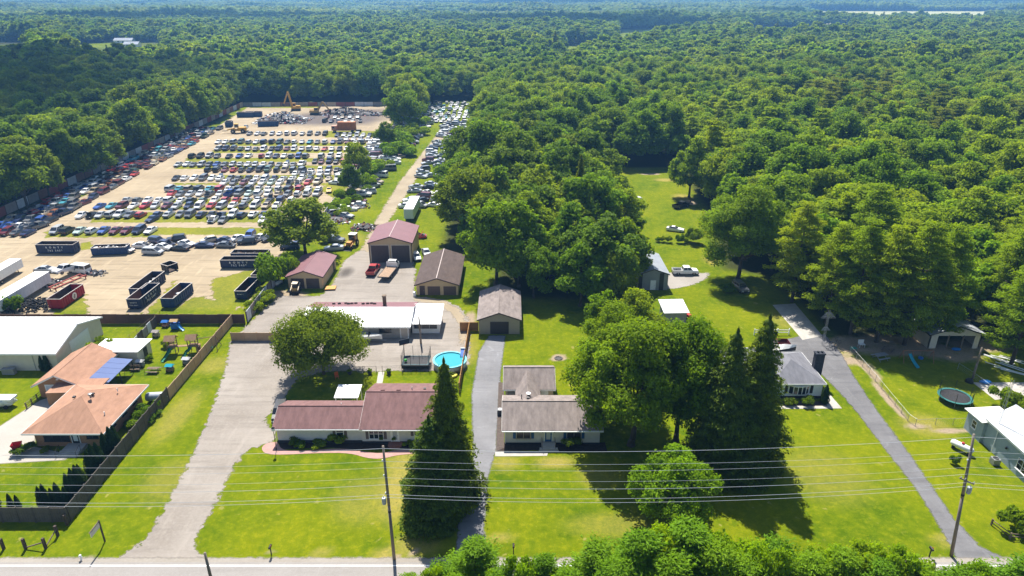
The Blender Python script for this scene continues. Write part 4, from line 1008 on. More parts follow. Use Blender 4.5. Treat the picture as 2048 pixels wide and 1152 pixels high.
# --- C: tan house with mauve roof ------------------------------------------------
B = Bd('ranch_house', 'long beige ranch house with mauve shingle roof behind the pink path', -22, 79.2, 'house')
B.part('wall', gable_wall(MB(), -32.8, -20.95, 79.2, 85.4, 2.5, 3.75, 'X'), BEIGE_SIDING)
B.part('wall', gable_wall(MB(), -20.9, -10.0, 78.95, 90.0, 2.62, 4.75, 'X'), BEIGE_SIDING)
B.part('foundation', MB().box(-32.85, -9.95, 78.9, 85, -.1, .28), FOUND)
gable_roof(B, -32.8, -20.75, 79.2, 85.4, 2.5, 3.75, 'X', MAUVE_SH, .45, fascia=WHITE)
gable_roof(B, -20.6, -10.0, 78.95, 90.0, 2.62, 4.75, 'X', MAUVE_SH, .5, fascia=WHITE)
window(B, 'front', -24.0, 79.2, .95, .95, 1.35, 1, 2, shutters=SHUTTER)
window(B, 'front', -18.9, 78.95, .75, 1.9, 1.55, 3, 2, shutters=SHUTTER)
window(B, 'front', -13.1, 78.95, 1.25, .95, .85, 1, 1, shutters=SHUTTER)
door(B, 'front', -16.3, 78.95, .25, 1.0, 2.05, WHITE, lite=mat('frosted', (0.35, 0.38, 0.42), .3))
B.part('step', MB().box(-17.2, -15.3, 77.9, 78.95, 0, .25).box(-17.0, -15.5, 77.5, 77.9, 0, .14), mat('red_brick_step', (0.24, 0.10, 0.075), .9, var=.2, vscale=4))
gutters(B, -33.2, -20.9, 78.8, 2.45, WHITE, (-33.0,)); gutters(B, -20.6, -9.6, 78.5, 2.55, WHITE)
vent(B, -14.6, 85.5, 4.6); box_vent(B, -12.8, 86, 4.45)
for x in (-18.8, -16.5): B.part('roof_vent', MB().box(x - .3, x + .3, 85.0, 85.25, 4.5, 4.86), MAUVE_SH)
vent(B, -24.5, 83.2, 3.5, WHITE, .3, .06)
# side chimney and bins on the west end
# --- white canopy behind the house
cn = Bd('patio_canopy', 'white ribbed metal canopy standing behind the mauve-roofed house', -25, 88.6, 'canopy')
q = [(-26.6, 86.9, 2.3), (-23.0, 86.9, 2.3), (-23.0, 90.1, 2.65), (-26.6, 90.1, 2.65)]
mb = MB().slab(q, .08); ribs(mb, q, 9, .03, .01); cn.part('roof_panel', mb, WHITE_METAL)
for x in (-26.4, -23.2):
    for y in (87.1, 89.9): cn.part('post', MB().box(x - .06, x + .06, y - .06, y + .06, 0, 2.3), WHITE)

# --- D: beige house with brown roof, blue shutters ---------------------------------
B = Bd('ranch_house', 'beige ranch house with brown shingle roof and blue shutters', 4, 78.7, 'house')
B.part('wall', gable_wall(MB(), -1.0, 12.2, 78.7, 86.8, 2.55, 4.25, 'X'), BEIGE_SIDING)
B.part('foundation', MB().box(-1.04, 12.24, 78.66, 86.8, -.1, .25), FOUND)
gable_roof(B, -1.0, 12.2, 78.7, 86.8, 2.55, 4.25, 'X', BROWN_SH, .4)
B.part('wall', gable_wall(MB(), -1.0, 6.3, 89.3, 95.8, 2.5, 4.1, 'X'), mat('khaki_siding', (0.40, 0.33, 0.22), .8, var=.05, vscale=2))
gable_roof(B, -1.0, 6.3, 89.3, 95.8, 2.5, 4.1, 'X', BROWN_SH, .35)
B.part('wall', gable_wall(MB(), .9, 3.9, 84, 91.5, 2.5, 3.9, 'Y'), BEIGE_SIDING)
gable_roof(B, .9, 3.9, 84.5, 91.5, 2.5, 3.9, 'Y', BROWN_SH, .3, fascia=None)
for u in (1.6, 8.6): window(B, 'front', u, 78.7, 1.0, 1.9, 1.05, 2, 1, mat('tan_frame', (.40, .33, .25), .6), BLUE_SHUTTER, pane=mat('curtain_glass', (.05, .042, .036), .12))
door(B, 'front', 5.05, 78.7, .45, .95, 2.05, BLUE_SHUTTER, lite=mat('etched', (0.42, 0.45, 0.47), .3))
B.part('porch', MB().box(4.1, 6.0, 77.5, 78.66, 0, .42), conc_m)
for k in range(2): B.part('step', MB().box(3.8 - .12 * k, 6.3 + .12 * k, 77.5 - .35 * (k + 1), 77.5 - .35 * k, 0, .30 - .14 * k), conc_m)
for x in (4.15, 5.95):
    r = MB()
    for y in (77.1, 78.5): r.tube((x, y, .3), (x, y, 1.25), .025, .025, 6)
    r.tube((x, 77.1, 1.2), (x, 78.5, 1.3), .03, .03, 6); B.part('railing', r, BLACK)
for x in (4.2, 5.9): B.part('wall_lamp', MB().box(x - .07, x + .07, 78.5, 78.66, 2.0, 2.3), BLACK)
gutters(B, -1.4, 12.6, 78.3, 2.5, WHITE, (-.9,))
garage_door(B, 'front', .1, 89.3, 1.6, 2.1, mat('taupe_door', (.17, .165, .15), .6)); door(B, 'front', 5.0, 89.3, .1, .9, 2.0, WHITE)
vent(B, 1.4, 84.2, 3.9, DARK, .7); box_vent(B, 2.3, 84.2, 4.0); box_vent(B, 9.5, 84.5, 3.9); B.part('satellite_dish', MB().lathe([(.02, 0), (.28, .04), (.36, .12)], 12, (2.4, 85, 4.2)), WHITE)

# --- E: white house with grey hip roof ----------------------------------------------
B = Bd('bungalow', 'white bungalow with grey hip roof and bow window', 43, 90.5, 'house')
B.part('wall', MB().box(40.2, 47.9, 90.4, 99.5, 0, 2.72).box(33.5, 40.25, 94.0, 101.0, 0, 2.58), PALEBLUE)
B.part('foundation', MB().box(40.15, 47.95, 90.35, 99.5, -.1, .4), FOUND)
hip_roof(B, 40.2, 47.9, 90.4, 99.8, 2.75, 4.65, GREY_SH, .35)
hip_roof(B, 33.5, 41.6, 94.0, 101.4, 2.63, 4.3, GREY_SH, .5)
f = MB(); cx, cy0, zb = 44.3, 90.4, .95
arc = [(-1.55, 0), (-.95, -.34), (-.32, -.48), (.32, -.48), (.95, -.34), (1.55, 0)]
bow = MB().prism([(cx + a, cy0 + b) for a, b in arc], zb - .12, zb); bow.prism([(cx + a, cy0 + b) for a, b in arc], zb + 1.25, zb + 1.4)
for a, b in arc: bow.box(cx + a - .05, cx + a + .05, cy0 + b - .06, cy0 + b + .04, zb, zb + 1.25)
wo = B.part('bow_window', bow, WHITE)
for i in range(5):
    (a, b), (c, d_) = arc[i], arc[i + 1]; B.part('pane', MB().add([(cx + a, cy0 + b, zb), (cx + c, cy0 + d_, zb), (cx + c, cy0 + d_, zb + 1.25), (cx + a, cy0 + b, zb + 1.25)], [(0, 1, 2, 3)]), GLASS, wo)
for x in (42.35, 46.25): B.part('shutter', MB().box(x - .22, x + .22, 90.33, 90.4, .9, 2.3), BLACK)
B.part('chimney', MB().box(48.1, 49.5, 94.6, 95.5, 0, 5.3).box(48.02, 49.58, 94.52, 95.58, 5.3, 5.5), CHIMNEY); B.part('chimney_flue', MB().tube((48.5, 95.05, 5.5), (48.5, 95.05, 5.75), .17, .17, 8).tube((49.1, 95.05, 5.5), (49.1, 95.05, 5.75), .17, .17, 8), DARK)
B.part('downspout', MB().tube((48.2, 90.1, 2.5), (48.0, 90.3, .2), .05, .05, 6), WHITE)
for x in (36, 38.6): window(B, 'front', x, 94.0, 1.0, 1.0, 1.2, 1, 2)
# garage behind
B = Bd('garage', 'white garage with grey hip roof behind the twin spruces', 31.5, 101.4, 'garage')
B.part('wall', MB().box(28.6, 34.6, 101.4, 107.5, 0, 2.5), PALEBLUE); hip_roof(B, 28.6, 34.6, 101.4, 107.5, 2.55, 4.2, GREY_SH, .5)
garage_door(B, 'front', 31.6, 101.4, 4.8, 2.1, WHITE)

# --- F: blue-grey house --------------------------------------------------------------
B = Bd('farmhouse', 'blue-grey sided house with white metal roof beside the propane tank', 70, 74, 'house')
B.part('wall', gable_wall(MB(), 65.8, 72.2, 62.5, 79.0, 3.9, 5.9, 'Y'), BLUEGREY)
gable_roof(B, 65.8, 72.2, 62.5, 79.0, 3.9, 5.9, 'Y', mat('pale_farm_roof', (.44, .46, .49), .5, var=.08, vscale=.5), .3, nribs=18)
B.part('wall', MB().box(65.4, 69.6, 79.05, 82.6, 0, 3.0), BLUEGREY)
q = [(65.0, 79.05, 3.3), (69.9, 79.05, 3.6), (69.9, 83.0, 3.4), (65.0, 83.0, 3.1)]; B.part('roof_slope', MB().slab(q, .14), WHITE_METAL)
window(B, 'left', 80.8, 65.4, 1.25, .8, 1.1, 1, 2); window(B, 'left', 71.5, 65.8, 1.0, 1.7, 1.5, 2, 2); window(B, 'left', 66, 65.8, 1.2, .9, 1.2, 1, 2)
B.part('wall_lamp', MB().lathe([(.1, 0), (.16, .2), (.05, .4)], 8, (65.6, 74.6, 2.2)), BLACK)
B.part('downspout', MB().tube((65.65, 76.8, 3.6), (65.65, 76.8, .1), .05, .05, 6), WHITE)

# --- G: long white-roofed shed -------------------------------------------------------
B = Bd('workshop', 'long low workshop with white ribbed metal roof in the gravel yard', -27, 110.4, 'shed')
STUC = mat('pinkish_panel', (0.50, 0.44, 0.385), .8, var=.08, vscale=1)
B.part('wall', gable_wall(MB(), -37.8, -18.75, 110.4, 120.2, 2.45, 3.75, 'X'), STUC)
gable_roof(B, -37.8, -18.75, 110.4, 120.2, 2.45, 3.75, 'X', WHITE_METAL, .45, mats=[WHITE_METAL, MAUVE_METAL], nribs=42, ridge_m=WHITE_METAL, fascia=WHITE)
garage_door(B, 'front', -23.2, 110.4, 5.6, 2.25, mat('grey_door', (.30, .29, .28), .7, var=.1, vscale=1), rows=4)
window(B, 'front', -23.0, 110.36, 1.15, 2.1, .95, 3, 1, DARK, sill=False)
B.part('trim_board', MB().box(-20.3, -20.15, 110.3, 110.4, 0, 2.3).box(-18.95, -18.75, 110.3, 110.4, 0, 2.3).box(-37.8, -37.6, 110.3, 110.4, 0, 2.3), WHITE)
for x in (-36.0, -33.2, -30.4, -27.9): window(B, 'front', x, 110.4, 1.2, 1.2, .9, 2, 1)
B.part('chimney', MB().box(-24.4, -23.8, 117.0, 117.6, 2.6, 5.3).box(-24.48, -23.72, 116.92, 117.68, 5.3, 5.45), WOOD)
B.part('wall', MB().box(-18.4, -13.4, 112.3, 118.0, 0, 2.25), WHITE)
B.part('window_band', MB().box(-18.0, -13.8, 112.22, 112.3, 1.0, 1.9), GLASS)
for x in (-16.6, -15.2): B.part('mullion', MB().box(x - .05, x + .05, 112.17, 112.22, 1.0, 1.9), GREYM)
q = [(-18.65, 111.4, 2.35), (-13.0, 111.4, 2.35), (-13.0, 118.6, 3.1), (-18.65, 118.6, 3.1)]; mb = MB().slab(q, .1); ribs(mb, q, 13, .03, .01); B.part('roof_slope', mb, WHITE_METAL)
B.part('vent_pipe', MB().tube((-17.2, 113, 2.4), (-17.2, 113, 3.6), .04, .04, 6), GREYM)
# tyres lie on the back slope of the roof
tyre_m = mat('tyre_rubber', (0.018, 0.018, 0.019), .85, var=.2, vscale=5)
def tyre_mesh(r=.32, w=.2): return MB().lathe([(r * .58, -w / 2), (r * .92, -w / 2), (r, -w * .3), (r, w * .3), (r * .92, w / 2), (r * .58, w / 2), (r * .52, 0), (r * .58, -w / 2)], 14).mesh('tyre', tyre_m, True)
TYRE = tyre_mesh()
for k, x in enumerate((-34.0, -33.0, -31.8, -31.2, -30.6, -29.9, -28.4, -27.6, -26.9, -26.2)):
    y = 118.2 + .25 * (k % 3); z = 3.75 - (y - 115.3) * .265 + .36; o = put('tyre', TYRE, None, (x, y, z)); o.rotation_euler = (-.26, 0, 0)
    tag(o, 'old tyre weighing down the mauve back slope of the workshop roof', 'tyre', 'tyres on the workshop roof')

# --- H, I, J, K: garages --------------------------------------------------------------
RIDGE_W = mat('pale_ridge', (.5, .42, .40), .6)
B = Bd('pole_garage', 'tall tan garage with mauve roof and two high brown doors', -28, 148.2, 'garage')
B.part('wall', gable_wall(MB(), -33.0, -23.2, 148.2, 160.5, 4.8, 6.25, 'Y'), TAN_WALL)
gable_roof(B, -33.0, -23.2, 148.2, 160.5, 4.8, 6.25, 'Y', MAUVE_METAL, .25, nribs=14, ridge_m=RIDGE_W, fascia=BROWN_DOOR)
for u in (-30.55, -25.75): garage_door(B, 'front', u, 148.2, 4.1, 4.2, BROWN_DOOR, CREAM, 7)
B.part('corner_trim', MB().box(-23.25, -23.1, 148.1, 148.25, 0, 4.8).box(-33.1, -32.95, 148.1, 148.25, 0, 4.8), BROWN_DOOR)
B = Bd('double_garage', 'tan double garage with mauve metal roof near the skid steer', -44, 133.0, 'garage')
B.part('wall', gable_wall(MB(), -47.4, -40.2, 133.0, 145.0, 2.75, 4.0, 'Y'), TAN_WALL)
gable_roof(B, -47.4, -40.2, 133.0, 145.0, 2.75, 4.0, 'Y', MAUVE_METAL, .35, nribs=14, fascia=BROWN_DOOR)
for u in (-45.4, -42.2): garage_door(B, 'front', u, 133.0, 2.75, 2.3, BROWN_DOOR, None, 5)
door(B, 'right', 143.0, -40.2, 0, .95, 2.0, BROWN_DOOR, BROWN_DOOR)
B = Bd('double_garage', 'tan garage with dark brown shingle roof at the edge of the wood', -15.5, 129.6, 'garage')
B.part('wall', gable_wall(MB(), -19.8, -11.2, 129.6, 146.5, 2.35, 3.75, 'Y'), TAN_WALL)
gable_roof(B, -19.8, -11.2, 129.6, 146.5, 2.35, 3.75, 'Y', DKBROWN_SH, .35, ridge_m=RIDGE_W, fascia=BROWN_DOOR)
for u in (-16.2, -12.9): garage_door(B, 'front', u, 129.6, 2.6, 1.95, mat('umber_door', (.105, .072, .06), .6), None, 4)
door(B, 'front', -18.6, 129.6, 0, .9, 2.0, BROWN_DOOR, BROWN_DOOR)
B = Bd('garage', 'single garage with brown gable roof at the end of the asphalt driveway', -2.4, 112, 'garage')
B.part('wall', gable_wall(MB(), -6.1, 1.4, 112.0, 124.6, 2.95, 4.3, 'Y'), mat('taupe_siding', (.33, .285, .225), .8, var=.05, vscale=2))
gable_roof(B, -6.1, 1.4, 112.0, 124.6, 2.95, 4.3, 'Y', BROWN_SH, .3, nribs=0, fascia=BROWN_DOOR)
garage_door(B, 'front', -2.3, 112.0, 3.4, 2.5, mat('dark_brown_door', (.045, .036, .034), .6), None, 5)
vent(B, 0.2, 120, 3.7, GREYM, .4)

# --- L, M, N sheds on the meadow side ---------------------------------------------------
B = Bd('steel_shed', 'grey ribbed steel shed with charcoal stripe and white door', 30, 132.2, 'shed')
B.part('wall', gable_wall(MB(), 26.6, 32.8, 132.2, 144.0, 3.6, 4.7, 'Y'), STEEL_WALL)
rb = MB()
for k in range(24):
    x = 26.7 + k * .262; rb.box(x - .025, x + .025, 132.16, 132.2, 0, 3.6 + min(x - 26.6, 32.8 - x) * .35)
B.part('wall_rib', rb, STEEL_WALL)['kind'] = 'stuff'
B.part('charcoal_panel', MB().box(31.0, 31.9, 132.12, 132.18, 0, 3.85).box(26.6, 27.4, 132.12, 132.18, 0, 3.7), DARK)
gable_roof(B, 26.6, 32.8, 132.2, 144.0, 3.6, 4.7, 'Y', GREY_METAL_ROOF, .2, nribs=12, fascia=DARK)
door(B, 'front', 29.7, 132.14, .1, .95, 2.05, WHITE)
B = Bd('garden_shed', 'small grey shed with slanted white roof on the back lawn', 31, 116.2, 'shed')
B.part('wall', MB().box(29.0, 33.0, 116.2, 121.2, 0, 2.4), STEEL_WALL)
q = [(28.6, 115.8, 2.45), (33.4, 115.8, 2.55), (33.4, 121.6, 2.75), (28.6, 121.6, 2.65)]; mb = MB().slab(q, .12); ribs(mb, q, 8, .025, .01); B.part('roof_slope', mb, mat('pale_shed_roof', (.62, .62, .64), .5, var=.06, vscale=1))
rb = MB()
for k in range(14): rb.box(29.1 + k * .29, 29.14 + k * .29, 116.16, 116.2, 0, 2.35)
B.part('wall_rib', rb, STEEL_WALL)['kind'] = 'stuff'
B = Bd('open_barn', 'open fronted barn with pale metal roof among the pines', 78, 106.5, 'barn')
for (a, b, c, d_) in ((73.5, 73.7, 106.5, 113), (82.3, 82.5, 106.5, 113), (73.5, 82.5, 112.8, 113)): B.part('wall', MB().box(a, b, c, d_, 0, 2.9), CREAM)
B.part('wall', MB().add([(73.5, 106.5, 2.5), (82.5, 106.5, 2.5), (82.5, 106.5, 2.9), (78, 106.5, 4.4), (73.5, 106.5, 2.9)], [(0, 1, 2, 3, 4)]).box(73.5, 74.9, 106.5, 106.65, 0, 2.55).box(81.4, 82.5, 106.5, 106.65, 0, 2.55), CREAM)
gable_roof(B, 73.5, 82.5, 106.5, 113, 2.9, 4.4, 'Y', GREY_METAL_ROOF, .4, nribs=8, fascia=DARK)
for x in (76.8, 79.4): B.part('post', MB().box(x - .1, x + .1, 106.5, 106.7, 0, 2.6), WOOD)

# --- B: white barn, A: brick house ------------------------------------------------------
B = Bd('pole_barn', 'cream pole barn with bright white metal roof beside the brick house', -84, 98.6, 'barn')
B.part('wall', gable_wall(MB(), -97, -75.3, 98.8, 112.0, 3.3, 5.2, 'X'), CREAM)
gable_roof(B, -97, -75.3, 98.8, 112.0, 3.3, 5.2, 'X', WHITE_METAL, .35, nribs=24)
garage_door(B, 'right', 105.4, -75.3, 5.2, 3.1, WHITE, WHITE, 5)
for x in (-79.2, -86.0): B.part('wall_seam', MB().box(x - .05, x + .05, 98.74, 98.8, 0, 3.2), GREYM)
B = Bd('brick_house', 'low orange brick house with broad salmon hip roof', -61, 78.2, 'house')
B.part('wall', MB().box(-65.9, -56.6, 78.2, 89.0, 0, 2.6), BRICK)
hip_roof(B, -65.9, -56.6, 78.2, 89.0, 2.72, 5.15, SALMON_SH, .95)
window(B, 'front', -62.9, 78.2, .9, 3.4, 1.15, 3, 1, DARK, pane=mat('shop_glass', (.03, .033, .035), .08)); window(B, 'front', -57.9, 78.2, 1.35, 1.5, .75, 2, 1, DARK)
door(B, 'front', -60.3, 78.2, .55, 1.0, 2.0, BLACK, WHITE, lite=mat('storm_glass', (.55, .6, .63), .15))
B.part('porch', MB().box(-61.5, -58.9, 76.7, 78.2, 0, .52), conc_m)
for k in range(3): B.part('step', MB().box(-61.7, -59.0, 76.7 - .36 * (k + 1), 76.7 - .36 * k, 0, .42 - .14 * k), conc_m)
rr = MB()
for x in (-61.75, -58.95): rr.tube((x, 75.6, 0), (x, 75.6, .9), .025).tube((x, 76.7, .4), (x, 76.7, 1.35), .025).tube((x, 75.6, .9), (x, 76.7, 1.35), .03)
B.part('railing', rr, BLACK)
for y in (81, 84, 87): window(B, 'right', y, -56.6, 1.3, 1.1, .8, 2, 1, DARK)
for (x, y) in ((-60.2, 83.8), (-62.4, 83.0)): box_vent(B, x, y, 4.95)
B.part('roof_vent', MB().lathe([(.12, 0), (.12, .45), (.26, .5), (.26, .7), (.05, .75)], 10, (-60.0, 82.9, 4.85)), GREYM)
vent(B, -58.0, 86.0, 4.2, WHITE, .35); vent(B, -57.2, 80.8, 3.6, WHITE, .3)
B.part('wall', gable_wall(MB(), -73.2, -66.6, 90.6, 100.0, 2.5, 4.1, 'Y'), BRICK)
gable_roof(B, -73.2, -66.6, 90.6, 100.0, 2.5, 4.1, 'Y', SALMON_SH, .6, fascia=WHITE)
B.part('wall', MB().box(-70.5, -63.0, 88.2, 91.2, 0, 2.35), BRICK)
q = [(-70.2, 87.8, 2.55), (-62.5, 87.8, 2.8), (-62.5, 91.6, 2.9), (-70.2, 91.6, 2.75)]; B.part('roof_slope', MB().slab(q, .12), SALMON_SH)
garage_door(B, 'front', -70.3, 90.6, 3.4, 2.15, mat('pale_blue_door', (.50, .54, .60), .6), WHITE, 4)
B.part('wall_lamp', MB().box(-70.0, -69.7, 90.4, 90.6, 3.2, 3.4), WHITE)
B = Bd('patio_roof', 'blue metal patio roof against the salmon-roofed garage', -64, 94, 'patio roof')
q = [(-66.0, 90.6, 2.55), (-62.6, 90.6, 2.3), (-62.6, 98.6, 2.3), (-66.0, 98.6, 2.55)]
for k in range(5):
    ya = 90.6 + k * 1.6; B.part('panel', MB().slab([(-66.0, ya + .02, 2.6), (-62.6, ya + .02, 2.3), (-62.6, ya + 1.58, 2.3), (-66.0, ya + 1.58, 2.6)], .07), BLUE_ROOF)
for y in (90.8, 94.6, 98.4): B.part('post', MB().box(-62.8, -62.68, y - .06, y + .06, 0, 2.22), DARK)
B = Bd('white_lean_to', 'white flat-roofed lean-to behind the salmon-roofed garage', -66.5, 100.6, 'shed')
B.part('wall', MB().box(-70.2, -62.9, 100.5, 105.0, 0, 2.5), CREAM); q = [(-70.6, 100.2, 2.75), (-62.5, 100.2, 2.75), (-62.5, 105.3, 2.6), (-70.6, 105.3, 2.6)]
mb = MB().slab(q, .1); ribs(mb, q, 12, .025, .01); B.part('roof_slope', mb, WHITE_METAL)
door(B, 'right', 103, -62.9, 0, .9, 2.0, DARK, DARK)
# --- far houses in the distant clearing
for k, (px, py, w, lab) in enumerate(((262, 94, 16, 'far white bungalow with pale roof in the distant clearing'), (246, 86, 22, 'far long white house at the back of the distant clearing'))):
    x, y = G(px, py); B = Bd('distant_house', lab, x, y, 'house'); B.part('wall', gable_wall(MB(), x - w / 2, x + w / 2, y, y + 9, 3, 5.5, 'X'), WHITE); gable_roof(B, x - w / 2, x + w / 2, y, y + 9, 3, 5.5, 'X', GREY_METAL_ROOF, .5, fascia=None)
    window(B, 'front', x - w * .25, y, 1, 2, 1.4); window(B, 'front', x + w * .25, y, 1, 2, 1.4); door(B, 'front', x, y, 0, 1.1, 2.1, DARK, DARK)
# ------------------------------------------------------------------ vehicles
CARGLASS = mat('car_glass', (0.018, 0.022, 0.028), 0.05, spec=0.7)
RIM = mat('wheel_rim', (0.35, 0.36, 0.37), 0.35, 0.7)
CHROME = mat('lamp_lens', (0.62, 0.63, 0.62), 0.15, spec=0.6)
TAIL = mat('tail_lens', (0.32, 0.012, 0.01), 0.2)
PAINT = {}
for nm, c in dict(white=(0.74, 0.74, 0.73), silver=(0.40, 0.41, 0.42), grey=(0.135, 0.14, 0.148), black=(0.013, 0.013, 0.015), navy=(0.016, 0.028, 0.085), blue=(0.022, 0.075, 0.29), red=(0.36, 0.016, 0.018),
                  maroon=(0.115, 0.014, 0.022), teal=(0.05, 0.28, 0.36), tan=(0.33, 0.26, 0.17), yellow=(0.62, 0.40, 0.02), green=(0.03, 0.085, 0.055), rust=(0.24, 0.085, 0.035), cream=(0.55, 0.48, 0.36), orange=(0.55, 0.17, 0.03), palegreen=(0.36, 0.46, 0.40)).items():
    PAINT[nm] = mat('car_paint_' + nm, c, 0.32, 0.15 if nm in ('silver', 'grey') else 0.0, var=0.10, vscale=1.5, spec=0.5, coat=0.5)

def loft(mb, st, mi=0):
    """st: (y, z_low, z_mid, z_high, half width) stations nose to tail"""
    ring = []
    for (y, zl, zm, zh, w) in st: ring.append([(-w * .92, y, zl), (-w, y, zm), (-w * .90, y, zh), (w * .90, y, zh), (w, y, zm), (w * .92, y, zl)])
    vs = [p for r in ring for p in r]; fs = []
    for i in range(len(ring) - 1):
        for j in range(6): a = i * 6 + j; b = i * 6 + (j + 1) % 6; fs.append((a, b, b + 6, a + 6))
    fs.append(tuple(range(5, -1, -1))); k = (len(ring) - 1) * 6; fs.append(tuple(range(k, k + 6)))
    mb.add(vs, [f[::-1] for f in fs], mi)
def house_green(b0, b1, r0, r1, zb, zt, wb, wt):
    B4 = [(-wb, b0, zb), (wb, b0, zb), (wb, b1, zb), (-wb, b1, zb)]; T4 = [(-wt, r0, zt), (wt, r0, zt), (wt, r1, zt), (-wt, r1, zt)]; return B4, T4
def inset_quad(a, b, c, d, u0, u1, v0, v1, off=0.012):
    a, b, c, d = map(Vector, (a, b, c, d)); n = (b - a).cross(d - a).normalized()
    def p(u, v): return tuple((a.lerp(b, u)).lerp(d.lerp(c, u), v) + n * off)
    return [p(u0, v0), p(u1, v0), p(u1, v1), p(u0, v1)]
CARS = {}
def car_type(key, st, gh, wheels, r=.33, bed=None, box=None, n_side=2, doors=True):
    body = MB(); loft(body, st)
    (b0, b1, r0, r1, zb, zt, wb, wt) = gh; B4, T4 = house_green(*gh)
    body.add(B4 + T4, [(0, 1, 5, 4), (1, 2, 6, 5), (2, 3, 7, 6), (3, 0, 4, 7), (4, 5, 6, 7)])
    glass = {'windshield': MB().add(inset_quad(B4[0], B4[1], T4[1], T4[0], .05, .95, .06, .94), [(0, 1, 2, 3)]),
             'rear_window': MB().add(inset_quad(B4[2], B4[3], T4[3], T4[2], .07, .93, .12, .9), [(0, 1, 2, 3)])}
    sides = []
    for (p, q, t, s_) in ((B4[1], B4[2], T4[2], T4[1]), (B4[3], B4[0], T4[0], T4[3])):
        m = MB(); w = 1.0 / n_side
        for i in range(n_side): m.add(inset_quad(p, q, t, s_, .04 + i * w * .95, .04 + (i + 1) * w * .95 - .03, .12, .88), [(0, 1, 2, 3)])
        sides.append(m)
    if bed:
        y0, y1, z0, z1, w = bed; t = .06
        body.box(-w, -w + t, y0, y1, z0, z1).box(w - t, w, y0, y1, z0, z1).box(-w, w, y1 - t, y1, z0, z1).box(-w, w, y0, y0 + t, z0, z1)
    if box: body.box(*box)
    # bumpers, lamps
    L0, L1 = st[0][0], st[-1][0]; hw = st[1][4]
    trim = MB().box(-hw * .95, hw * .95, L0 - .06, L0 + .05, .32, .52).box(-hw * .95, hw * .95, L1 - .05, L1 + .06, .34, .56)
    trim.box(-hw * .45, hw * .45, L0 - .03, L0 + .04, .56, .68)
    lamp = MB().box(-hw * .17, hw * .17, L0 - .03, L0 + .05, .56, .72)
    tail = MB().box(-hw * .13, hw * .13, L1 - .05, L1 + .02, .66, .86)
    wm = MB().lathe([(r * .6, -.09), (r, -.11), (r, .11), (r * .6, .09)], 12, (0, 0, 0), 0, 'X').lathe([(.02, -.1), (r * .6, -.085), (r * .6, .085), (.02, .1)], 10, (0, 0, 0), 1, 'X')
    wl = [(sx * (hw - .10), y, r) for y in wheels for sx in (-1, 1)]
    CARS[key] = dict(body=body.mesh('body', PAINT['white']), windshield=glass['windshield'].mesh('windshield', CARGLASS), rear_window=glass['rear_window'].mesh('rear_window', CARGLASS),
                     side=[s.mesh('side_window', CARGLASS) for s in sides], trim=trim.mesh('bumper', BLACK), lamp=lamp.mesh('headlight', CHROME), tail=tail.mesh('tail_light', TAIL), wheel=wm.mesh('wheel', [tyre_m, RIM]), wl=wl, hw=hw, L=L1 - L0, top=zt,
                     floor=(MB().box(-bed[4] + .07, bed[4] - .07, bed[0] + .07, bed[1] - .07, bed[2] + .01, bed[2] + .04).mesh('truck_bed', BLACK) if bed else None))
    # one-mesh version for the far mass: body, glass and wheels with their own materials
    one = MB(); one.v = list(body.v); one.f = list(body.f); one.mi = [0] * len(body.f)
    for m in [glass['windshield'], glass['rear_window']] + sides: one.add(m.v, m.f, 1)
    one.add(trim.v, trim.f, 2)
    for (x, y, z) in wl: one.lathe([(r, -.11), (r, .11)], 8, (x, y, z), 2, 'X')
    CARS[key]['one'] = one
car_type('sedan', [(-2.35, .30, .50, .62, .72), (-2.1, .22, .55, .80, .84), (-1.3, .20, .60, .92, .90), (-.8, .20, .62, .97, .91), (1.5, .20, .62, 1.0, .91), (2.1, .24, .60, .99, .86), (2.38, .34, .58, .86, .76)], (-.95, 1.7, -.2, .95, .96, 1.43, .82, .62), (-1.42, 1.40))
car_type('coupe', [(-2.3, .28, .46, .58, .70), (-2.0, .20, .52, .74, .84), (-1.1, .18, .58, .86, .89), (1.3, .18, .6, .92, .90), (2.0, .22, .58, .93, .85), (2.25, .32, .56, .82, .76)], (-.7, 1.75, .1, .85, .88, 1.30, .80, .56), (-1.38, 1.36), n_side=1)
car_type('hatchback', [(-2.1, .30, .50, .66, .72), (-1.85, .22, .56, .84, .82), (-1.0, .20, .62, .96, .86), (1.7, .20, .64, 1.0, .86), (2.05, .30, .6, .92, .80)], (-1.0, 2.02, -.25, 1.5, .96, 1.50, .80, .62), (-1.3, 1.3))
car_type('suv', [(-2.3, .38, .62, .84, .78), (-2.1, .30, .68, 1.02, .90), (-1.2, .28, .72, 1.12, .94), (1.9, .28, .74, 1.14, .94), (2.3, .36, .72, 1.08, .88)], (-1.15, 2.26, -.45, 1.95, 1.1, 1.74, .88, .72), (-1.4, 1.42), .37, n_side=3)
car_type('minivan', [(-2.4, .32, .54, .72, .76), (-2.15, .24, .62, .92, .90), (-1.5, .22, .66, 1.05, .94), (2.0, .22, .7, 1.1, .95), (2.4, .32, .68, 1.02, .90)], (-1.75, 2.36, -.7, 2.1, 1.04, 1.74, .90, .74), (-1.5, 1.5), .33, n_side=3)
car_type('pickup', [(-2.8, .46, .7, .92, .84), (-2.6, .38, .76, 1.08, .96), (-1.6, .36, .8, 1.18, .98), (.72, .36, .8, 1.18, .98), (.74, .36, .6, .78, .97), (2.85, .40, .6, .78, .96)], (-1.5, .72, -.85, .58, 1.16, 1.85, .92, .74), (-1.75, 1.75), .41, bed=(.76, 2.9, .74, 1.22, .98))
